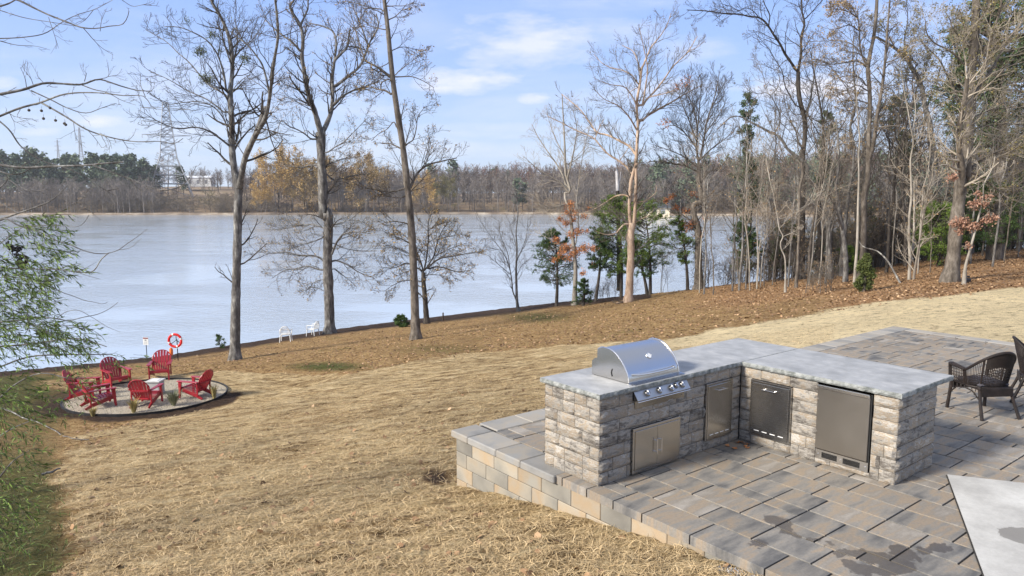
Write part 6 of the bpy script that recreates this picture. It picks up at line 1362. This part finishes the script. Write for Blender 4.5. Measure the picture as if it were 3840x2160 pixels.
    for cl in (((100,345,40,20),(150,400,50,30),(215,380,30,14)), ((250,520,60,60),(200,460,30,16),(235,570,40,24))):
        bb = MB()
        for cx, cy, rp, n in cl:
            for k in range(n):
                a = rr_.uniform(0,6.28); q = rp*math.sqrt(rr_.random()); c = at(*P_(f'L:{cx+q*math.cos(a)},{cy+q*math.sin(a)}')[0], Y-.1+rr_.uniform(-.05,.05)); s = rr_.uniform(.010,.018)
                c = c-P1; bb.add([(c[0]+s,c[1],c[2]),(c[0],c[1]+s,c[2]),(c[0]-s,c[1],c[2]),(c[0],c[1]-s,c[2]),(c[0],c[1],c[2]+s),(c[0],c[1],c[2]-s)], [(0,1,4),(1,2,4),(2,3,4),(3,0,4),(1,0,5),(2,1,5),(3,2,5),(0,3,5)])
        tag(bb.build('seed_pod_cluster', pm, root), kind='stuff')
willow()
# ================================================================ the far shore
FA = np.linspace(-1.5, 1.7, 200)
def far_shore(a): px = 1920+F_PX*a; return np.interp(px, [-2000,0,900,1400,2000,2700,3000,3400,3840,6000], [330,348,352,362,362,330,315,300,280,260])
def far_z(X, Y):
    a = X/Y; px = 1920+F_PX*a; d = Y-far_shore(a)
    z = WATER_Z - .6 + np.clip(d,0,4)*.4 + 7.5*sstep(d, 6, 55)*np.interp(px, [0,1000,1500,4000], [1,1,.7,.8]) + np.interp(px, [0,700,1000,1400,2400,3000,4000], [4,8.5,8,5,6,12,18])*sstep(d, 60, 230)
    return np.where(d < 0, WATER_Z-1.2+d*.05, z)
def build_far():
    D = np.r_[-6, -1, 0, 1.5, 3, 5, 8, 12, 18, 25, 33, 42, 55, 70, 90, 115, 145, 180, 230, 320, 500, 1500]
    A, Dg = np.meshgrid(np.linspace(-1.5, 1.8, 240), D); Y = far_shore(A)+Dg; X = A*Y; Z = far_z(X, Y)
    Z = Z + np.array([noise.noise((x*.05, y*.05, 1)) for x, y in zip(X.ravel(), Y.ravel())]).reshape(X.shape)*np.clip(Dg/20,0,1)*1.2
    n, m = X.shape; i = np.arange(n*m).reshape(n,m); Q = np.stack([i[:-1,:-1], i[:-1,1:], i[1:,1:], i[1:,:-1]], -1).reshape(-1,4)
    mt = mk('far_bank_material', [(.3,(.07,.05,.035)),(.45,(.17,.12,.075)),(.55,(.26,.19,.12)),(.68,(.20,.17,.075))], scale=.09, detail=8, rough=.95, nrough=.75, coord='Object')
    o = np_mesh('far_bank', np.stack([X.ravel(), Y.ravel(), Z.ravel()], 1), Q, mt, smooth=True); tag(o, 'low brown far bank of the lake', kind='structure')
    # narrow strip of pale beach
    A = np.linspace(-1.0, .9, 300); Y0 = far_shore(A)+.4; Y1 = Y0+2.6; V = np.concatenate([np.stack([A*Y0, Y0, np.full(300, WATER_Z+.05)], 1), np.stack([A*Y1, Y1, np.full(300, WATER_Z+.95)], 1)]); i = np.arange(299); Q = np.stack([i, i+1, i+301, i+300], 1)
    o = np_mesh('far_beach', V, Q, mk('beach_material', [(.3,(.12,.09,.065)),(.5,(.24,.19,.14)),(.65,(.42,.36,.28))], scale=.12, rough=.95)); tag(o, 'thin strip of pale beach along the far shore', kind='structure')
build_far()
FL_G = leafmat('far_grey_material', (.12,.10,.085), (.20,.17,.145), (.29,.25,.21), isl=.35)
FL_B = leafmat('far_brown_material', (.13,.085,.06), (.215,.145,.105), (.30,.215,.16), isl=.35)
FL_R = leafmat('far_rust_material', (.15,.075,.05), (.25,.13,.085), (.33,.18,.12), isl=.35)
FL_P = leafmat('far_pine_material', (.06,.085,.055), (.11,.145,.085), (.18,.22,.13), isl=.35)  # pine green lightened, distance haze put into the leaf colour
FL_O = leafmat('far_olive_material', (.07,.065,.022), (.13,.115,.04), (.20,.17,.06), isl=.35)
def far_crown(r, kind, H, W, n):
    """thin slivers (bare wood) or small tufts (pine) spread through the crown's volume, plus limbs"""
    K = Parts(); t = np.linspace(0,1,6); X = np.stack([np.cumsum(r.normal(size=6))*.02*H*t, np.cumsum(r.normal(size=6))*.02*H*t, t*H*.95-.8*(t==0)], 1); w = {'pine': .010, 'bare': .012}.get(kind,.010)*H
    V, Q = tubes(X[None], (w*(1-.8*t)+.05)[None], 5); K.add(V, Q, 0)
    if kind == 'pine':
        nb = 34; b = spawn(r, X[None], (w*(1-.8*t))[None], nb, 4, (.9,1.5), (.7,1.1), .22, .12, .12, .4, .05, L=W*.50, tcut=.6); V, Q = tubes(*b, 3); K.add(V, Q, 0)
        m = r.integers(0, nb, n); f = r.uniform(.35,1,n)[:,None]; c = b[0][m,0]*(1-f)+b[0][m,3]*f + r.normal(size=(n,3))*np.array([.6,.6,.5])*H*.05; s = H*.032
        d = unit(r.normal(size=(n,3))*np.array([1,1,.6])); q = unit(np.cross(d, r.normal(size=(n,3)))); L = (s*r.uniform(.6,1.4,n))[:,None]
        V = np.stack([c-d*L, c-q*L*.6, c+d*L, c+q*L*.6], 1).reshape(-1,3); K.add(V, np.arange(n*4).reshape(-1,4), 1)
    else:
        b = spawn(r, X[None], (w*(1-.8*t))[None], 16, 5, (.5,1.1), (.7,1.1), .22 if kind == 'bare' else .08, .14, .14, .5, .05, L=W*.75, tcut=.5); V, Q = tubes(*b, 3); K.add(V, Q, 0)
        c = spawn(r, *b, 5, 4, (.4,1.0), (.4,.7), .2, .10, .18, .5, .035); V, Q = tubes(*c, 3); K.add(V, Q, 0)
        d = spawn(r, *c, max(2, int(n/80)), 3, (.3,1.0), (.5,.9), .2, .1, .2, .6, .03)
        P = d[0]; w_ = unit(np.cross(P[:,2]-P[:,0], r.normal(size=(len(P),3))))*H*.0036
        V = np.stack([P[:,0]-w_, P[:,0]+w_, P[:,2]+w_*.5, P[:,2]-w_*.5], 1).reshape(-1,3); K.add(V, np.arange(len(V)).reshape(-1,4), 1)
        if kind == 'leafy':
            o = leaves(r, P[r.random(len(P)) < .9], 3, H*.024, .8, spread=H*.03); K.add(o[0], o[1], 1)
    return K
def merged(name, label, cat, places, kind, mats, seed, n, var=4, k='stuff'):
    """a far wood that reads as one mass"""
    r = np.random.default_rng(seed); base = [far_crown(r, kind, 10, 6.5, n) for _ in range(var)]; base = [(np.concatenate(b.V), np.concatenate(b.Q), np.concatenate(b.M)) for b in base]
    Vs, Qs, Ms = [], [], []; off = 0
    for (x, y, z, h, w) in places:
        V, Q, M = base[r.integers(var)]; a = r.uniform(0, 6.28); c, s = math.cos(a), math.sin(a); V = V*np.array([w/6.5, w/6.5, h/10]); V = np.stack([V[:,0]*c-V[:,1]*s+x, V[:,0]*s+V[:,1]*c+y, V[:,2]+z], 1)
        Vs.append(V); Qs.append(Q+off); Ms.append(M); off += len(V)
    o = np_mesh(name, np.concatenate(Vs), np.concatenate(Qs), mats, midx=np.concatenate(Ms)); tag(o, label, cat, kind=k); return o
rf = np.random.default_rng(900)
def belt(px0, px1, d0, d1, n, h0, h1, wf=.6, hmul=None):
    out = []
    for i in range(n):
        px = rf.uniform(px0, px1); a = (px-1920)/F_PX; Y = float(far_shore(a))+rf.uniform(d0, d1); X = a*Y; z = float(far_z(np.array([X]), np.array([Y]))[0]); h = rf.uniform(h0, h1)
        out.append((X, Y, z-.3, h, h*wf*rf.uniform(.8,1.25)))
    return out
BKF = mk('far_trunk_material', [(.3,(.12,.10,.085)),(.7,(.26,.23,.20))], scale=.5, rough=.9)
BKF_D = mk('far_dark_trunk_material', [(.3,(.05,.042,.036)),(.7,(.11,.095,.08))], scale=.5, rough=.9)
merged('far_grey_wood', 'leafless grey wood along the far shore', 'far wood', belt(1230, 2750, 3, 70, 300, 12, 18) + belt(-500, 600, 3, 34, 230, 9, 15) + belt(2300, 4400, 6, 90, 230, 14, 20), 'bare', [BKF, FL_G], 1, 260)
merged('far_brown_wood', 'brown leafless wood rising behind the far shore', 'far wood', belt(1250, 2800, 40, 150, 260, 14, 19) + belt(900, 1500, 20, 120, 110, 12, 17) + belt(2400, 4600, 50, 190, 220, 15, 22) + belt(600, 1100, 130, 220, 60, 10, 14), 'bare', [BKF_D, FL_B], 2, 260)
merged('far_rust_wood', 'rusty oak tops among the far woods', 'far wood', belt(1700, 2500, 90, 160, 44, 16, 21) + belt(2500, 4200, 20, 160, 120, 14, 22) + belt(1150, 1400, 60, 130, 8, 12, 15), 'leafy', [BKF_D, FL_R], 3, 200)
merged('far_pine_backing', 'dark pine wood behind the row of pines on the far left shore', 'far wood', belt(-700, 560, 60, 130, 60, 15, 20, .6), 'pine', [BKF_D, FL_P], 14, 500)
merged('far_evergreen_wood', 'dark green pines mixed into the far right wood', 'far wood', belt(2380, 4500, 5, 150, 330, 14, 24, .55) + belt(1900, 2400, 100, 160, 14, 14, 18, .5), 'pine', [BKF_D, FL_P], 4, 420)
merged('far_brush', 'low tan and olive brush on the far bank', 'brush', belt(350, 1000, 4, 36, 190, 3.5, 5.6, 1.5) + belt(960, 2600, 2, 14, 90, 2.5, 4.5, 1.5) + belt(-400, 350, 4, 16, 40, 3, 4.5, 1.3), 'leafy', [BKF, leafmat('far_brush_material', (.13,.10,.055), (.24,.19,.12), (.38,.31,.21), isl=.4)], 5, 200)
merged('far_brown_scrub', 'dark brown scrub slope on the far bank', 'brush', belt(960, 1240, 6, 60, 50, 4, 7, 1.1) + belt(560, 720, 45, 70, 10, 4, 6, 1.1), 'bare', [BKF_D, FL_B], 6, 260)
# individual trees one can tell apart over there
def far_tree(name, label, px, d, h, w, kind, mats, seed, group=None, cat='tree', n=500):
    a = (px-1920)/F_PX; Y = float(far_shore(a))+d; X = a*Y; z = float(far_z(np.array([X]), np.array([Y]))[0]); r = np.random.default_rng(seed); K = far_crown(r, kind, h, w, n)
    V = np.concatenate(K.V); Q = np.concatenate(K.Q); M = np.concatenate(K.M); root = empty(name, (X, Y, z-.2)); tag(root, label, cat, group)
    for mi, nm in ((0,'trunk'),(1,'crown')):
        q = Q[M == mi]; u, inv = np.unique(q, return_inverse=True); np_mesh(nm, V[u], inv.reshape(-1,4), mats[mi], root)
    return root
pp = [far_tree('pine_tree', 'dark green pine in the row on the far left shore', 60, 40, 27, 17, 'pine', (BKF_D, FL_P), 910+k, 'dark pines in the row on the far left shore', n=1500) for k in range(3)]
first = True
for i, (px, d, s) in enumerate([(-150,50,1.0),(-60,35,1.0),(20,50,1.05),(80,30,1.02),(140,48,1.06),(200,35,.92),(250,55,.9),(300,32,.92),(350,50,.96),(395,35,.86),(440,52,.93),(480,36,.96),(520,55,.92),(555,40,.86),(600,60,.72),(-260,40,1.0),(170,75,1.0),(420,80,.95),(40,75,1.0),(290,80,.98)]):
    o = pp[i] if i < 3 else copy_tree(pp[i % 3]); a = (px-1920)/F_PX; Y = float(far_shore(a))+d; X = a*Y
    o.location = (X, Y, float(far_z(np.array([X]), np.array([Y]))[0])-.3); o.rotation_euler.z = i*1.7; s *= .93; o.scale = (s, s, s)
evh = [('round dark green holly tree on the far left bank', 410, 26, 15, 14), ('olive green round bush at the right end of the far brush', 795, 10, 9, 9)]
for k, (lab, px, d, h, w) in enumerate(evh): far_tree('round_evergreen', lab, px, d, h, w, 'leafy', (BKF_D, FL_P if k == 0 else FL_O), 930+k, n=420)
for k, (lab, px, d, h, w, m) in enumerate([('golden yellow tree on the far shore, left of the second big trunk', 1040, 5, 23, 24, LF_GOLD), ('tall ochre tree on the far shore just left of the second big trunk', 1100, 9, 25, 24, LF_GOLD), ('brown ochre tree on the far shore just right of the second big trunk', 1215, 6, 21, 22, LF_OAK), ('brown tree on the far shore left of the third big trunk', 1380, 6, 23, 26, LF_OAK), ('orange gold tree low at the far water edge', 985, 3, 13, 12, LF_GOLD), ('golden tree on the far shore behind the second big trunk', 1155, 10, 22, 22, LF_OAK), ('olive gold tree behind the third big trunk on the far shore', 1590, 4, 14, 18, LF_GOLD), ('pale olive gold tree right of the third big trunk on the far shore', 1680, 6, 14, 16, LF_OLIVE),
    ('brownish gold tree between the second and third big trunks across the lake', 1290, 10, 20, 20, LF_TAN)]):
    far_tree('golden_tree', lab, px, d, h, w, 'leafy' , (BKF, m), 940+k, n=1500)
for k, (lab, px, d, h) in enumerate([('lone dark pine on the far skyline, left one of two', 1632, 60, 22), ('lone dark pine on the far skyline, right one of two', 1700, 60, 24), ('dark cedar among grey trees on the far shore at centre', 1935, 12, 17), ('dark green cedar beside another on the far centre shore', 1958, 16, 15), ('small dark pine top on the skyline at centre', 1905, 120, 18), ('thin dark pine poking above the far centre skyline', 1860, 120, 20), ('dark lone pine left of the white building', 700, 60, 18)]):
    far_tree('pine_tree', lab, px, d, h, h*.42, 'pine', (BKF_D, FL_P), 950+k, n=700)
for k, (lab, px, d, h, w) in enumerate([('bare tree standing above the far skyline at centre left', 1775, 110, 21, 12), ('bare dark tree in front of the white building', 780, 90, 15, 11), ('tall russet grey tree behind the steel pylon', 640, 75, 27, 15), ('bare pale tree left of the steel pylon', 560, 40, 20, 12), ('ghostly pale bare shrub tree at the far left shore', 290, 4, 15, 13)]):
    far_tree('bare_tree', lab, px, d, h, w, 'bare', (BKF, FL_G if k != 2 else FL_B), 960+k, n=420)
# ---------------------------------------------------------------- pylons, buildings, docks
MAT_PYLON = mk('galvanised_steel_material', [(.3,(.24,.25,.26)),(.7,(.38,.39,.40))], scale=.5, rough=.6)
def pylon(label, px, base_py, top_py, Y, wpx, rot=.5):
    B = at(px, base_py, Y); H = at(px, top_py, Y)[2]-B[2]; W = wpx/F_PX*Y; root = empty('pylon', B, rot); tag(root, label, 'pylon', 'steel lattice pylons across the lake')
    f = lambda t: W*.5*((1-t/.42)*.62+.38 if t < .42 else .38-.26*((t-.42)/.58)); th = H*.0031; m = MB(); cr = [(-1,-1),(1,-1),(1,1),(-1,1)]
    lv = [0.0,.14,.235,.33,.42,.50,.57,.64,.71,.78,.85,.92,1.0]; pt = lambda c, t: (c[0]*f(t), c[1]*f(t), t*H)
    for c in cr: m.tube([pt(c, t) for t in lv], [th*1.5]*len(lv), 4)
    for a, b in zip(lv[:-1], lv[1:]):
        for i in range(4):
            c, d = cr[i], cr[(i+1)%4]; m.tube([pt(c,a), pt(d,b)], th*.8, 3); m.tube([pt(d,a), pt(c,b)], th*.8, 3)
            if b in (.235,.33,.14) or b > .42: m.tube([pt(c,b), pt(d,b)], th*(1.4 if b < .42 else .8), 4)
    m.build('lattice_tower', MAT_PYLON, root)
    for t in (.66,.80,.94):
        a = MB(); l = W*.55; a.tube([(-l,0,t*H),(0,f(t),t*H+.01*H),(l,0,t*H)], th, 4); a.tube([(-l,0,t*H),(0,-f(t),t*H-.02*H),(l,0,t*H)], th, 4); a.tube([(-l,0,t*H),(-l,0,t*H-.04*H)], th*.9, 4); a.tube([(l,0,t*H),(l,0,t*H-.04*H)], th*.9, 4); a.build('cross_arm', MAT_PYLON, root)
    return root
pylon('large steel lattice pylon on the far bank, nearest of three', 640, 738, 385, 405, 150, .45)
pylon('distant slim steel pylon above the pine row, middle-sized of three', 308, 640, 478, 760, 26, .3)
pylon('tiny distant steel pylon above the pines, farthest of three', 223, 640, 524, 1000, 18, .3)
def hall(label, px0, px1, py0, py1, Y):
    B = at((px0+px1)/2, py1, Y); W = (px1-px0)/F_PX*Y; H = (py1-py0)/F_PX*Y; r = empty('white_building', B, .1); tag(r, label, 'building')
    b = MB(); b.box(-W/2, W/2, 0, 9, -2, H*.86); b.build('wall', MAT_WHITE, r)
    b = MB(); b.add([(-W/2-.3,-.4,H*.86),(W/2+.3,-.4,H*.86),(W/2+.3,9.4,H*.86),(-W/2-.3,9.4,H*.86),(-W/2-.3,4.5,H*1.2),(W/2+.3,4.5,H*1.2)], [(0,1,5,4),(2,3,4,5),(0,4,3),(1,2,5),(0,3,2,1)]); b.build('roof', mk('metal_roof_material', [(.3,(.55,.57,.58)),(.7,(.68,.69,.70))], rough=.5), r)
    for k in range(4):
        x = -W*.36+k*W*.24; b = MB(); b.box(x-.9, x+.9, -.08, .02, -.2, H*.55); b.build('garage_door' if k%2 else 'window', mk('shade_material', [(.3,(.18,.19,.2)),(.7,(.26,.27,.28))], rough=.5) if k == 0 else bpy.data.materials['shade_material'], r)
hall('long low white building on the rise beyond the pylon', 668, 788, 664, 688, 500)
hall('small white building partly behind the speckled forked trunk', 888, 938, 664, 684, 520)
MAT_WOOD = mk('weathered_deck_material', [(.3,(.42,.36,.25)),(.5,(.60,.53,.40)),(.7,(.74,.69,.58))], scale=3, rough=.8)
def dock():
    a = at(3010, 1000, 104); z = WATER_Z+.9; X0, X1 = at(3010,1000,104)[0], at(3175,1000,104)[0]; Yd = 104
    root = empty('boat_dock', (X0, Yd, WATER_Z)); tag(root, 'pale wooden boat dock with railings seen through the trunks', 'dock'); w = X1-X0
    b = MB(); b.box(0, w, 0, 3.2, .65, .95); b.build('deck', MAT_WOOD, root)
    for k in range(6):
        b = MB(); x = .1+k*(w-.2)/5; b.box(x-.12, x+.12, 0, .24, -1.5, .65); b.build('pile', MAT_WOOD, root)
    r = MB()
    for k in range(9): x = .1+k*(w*.62)/8; r.box(x-.08, x+.08, 3.0, 3.16, .95, 2.4)
    for zz in (1.35, 1.8, 2.3): r.box(0, w*.64, 3.0, 3.1, zz, zz+.16)
    r.build('railing', MAT_WOOD, root)
    f = MB()
    for x in (.3, w*.32, w*.60): f.box(x-.12, x+.12, 2.2, 2.44, .95, 3.0)
    f.box(-.2, w*.66, 1.2, 3.4, 3.0, 3.3); f.build('roof_frame', MAT_WOOD, root)
dock()
def house():
    B = at(2455, 806, 300); r = empty('lake_house', B, -.2); tag(r, 'small pale boathouse with dark roof beyond the cedars across the water', 'boathouse')
    b = MB(); b.box(-6, 6, 0, 6, -1, 3.0); b.build('wall', MAT_WOOD, r)
    b = MB(); b.add([(-6.6,-.8,2.9),(6.6,-.8,2.9),(6.6,6.8,2.9),(-6.6,6.8,2.9),(-5.5,3,5.2),(5.5,3,5.2)], [(0,1,5,4),(2,3,4,5),(0,4,3),(1,2,5),(0,3,2,1)]); b.build('roof', mk('dark_roof_material', [(.3,(.05,.06,.07)),(.7,(.10,.11,.12))], rough=.8), r)
    for k in range(3): b = MB(); b.box(-4.5+k*3.4, -2.6+k*3.4, -.06, .03, .4, 2.3); b.build('window', bpy.data.materials['shade_material'], r)
    b = MB(); b.box(-9, 9, -5, -.5, -1.5, -1.1); b.build('deck', MAT_WOOD, r)
house()
# the broken pale snag behind the cedars
Y = 46; X = np.stack([at(a, b, Y) for a, b in ((2322,1090),(2320,900),(2318,760),(2316,715),(2316,690),(2314,655),(2312,640))]); o0 = X[0]
sn = empty('dead_snag', o0); tag(sn, 'broken dead trunk with a bleached white top behind the bright cedar', 'dead tree')
V, Q = tubes(X[None,:4], np.array([[.16,.14,.12,.11]]), 10); np_mesh('trunk', V-o0, Q, BK_DARK, sn, True)
V, Q = tubes(X[None,3:], np.array([[.11,.115,.10,.07]]), 10); np_mesh('bleached_top', V-o0, Q, mk('bleached_wood_material', [(.3,(.30,.27,.25)),(.5,(.60,.58,.57)),(.65,(.72,.70,.70))], scale=6, rough=.9, stretch=(1,1,.2)), sn, True)
V, Q = tubes(np.array([[X[4], X[4]+[.13,0,.25], X[4]+[.19,.05,.75]]]), np.array([[.06,.05,.015]]), 7); np_mesh('split_top', V-o0, Q, bpy.data.materials['bleached_wood_material'], sn, True)
# ---------------------------------------------------------------- the hazy air over the lake
hz = MB(); hz.box(-1400, 1800, -120, 2100, -12, 75)
hm = bpy.data.materials.new('haze_material'); hm.use_nodes = True; hn = hm.node_tree; hn.nodes.clear(); HN = NG(hn)
pv = HN('ShaderNodeVolumePrincipled', {'Color': (.93,.95,1,1), 'Density': .0002, 'Anisotropy': .25}); ho = HN('ShaderNodeOutputMaterial', {'Volume': pv.outputs[0]})
tag(hz.build('haze', hm), 'thin pale haze in the air over the lake', kind='stuff')
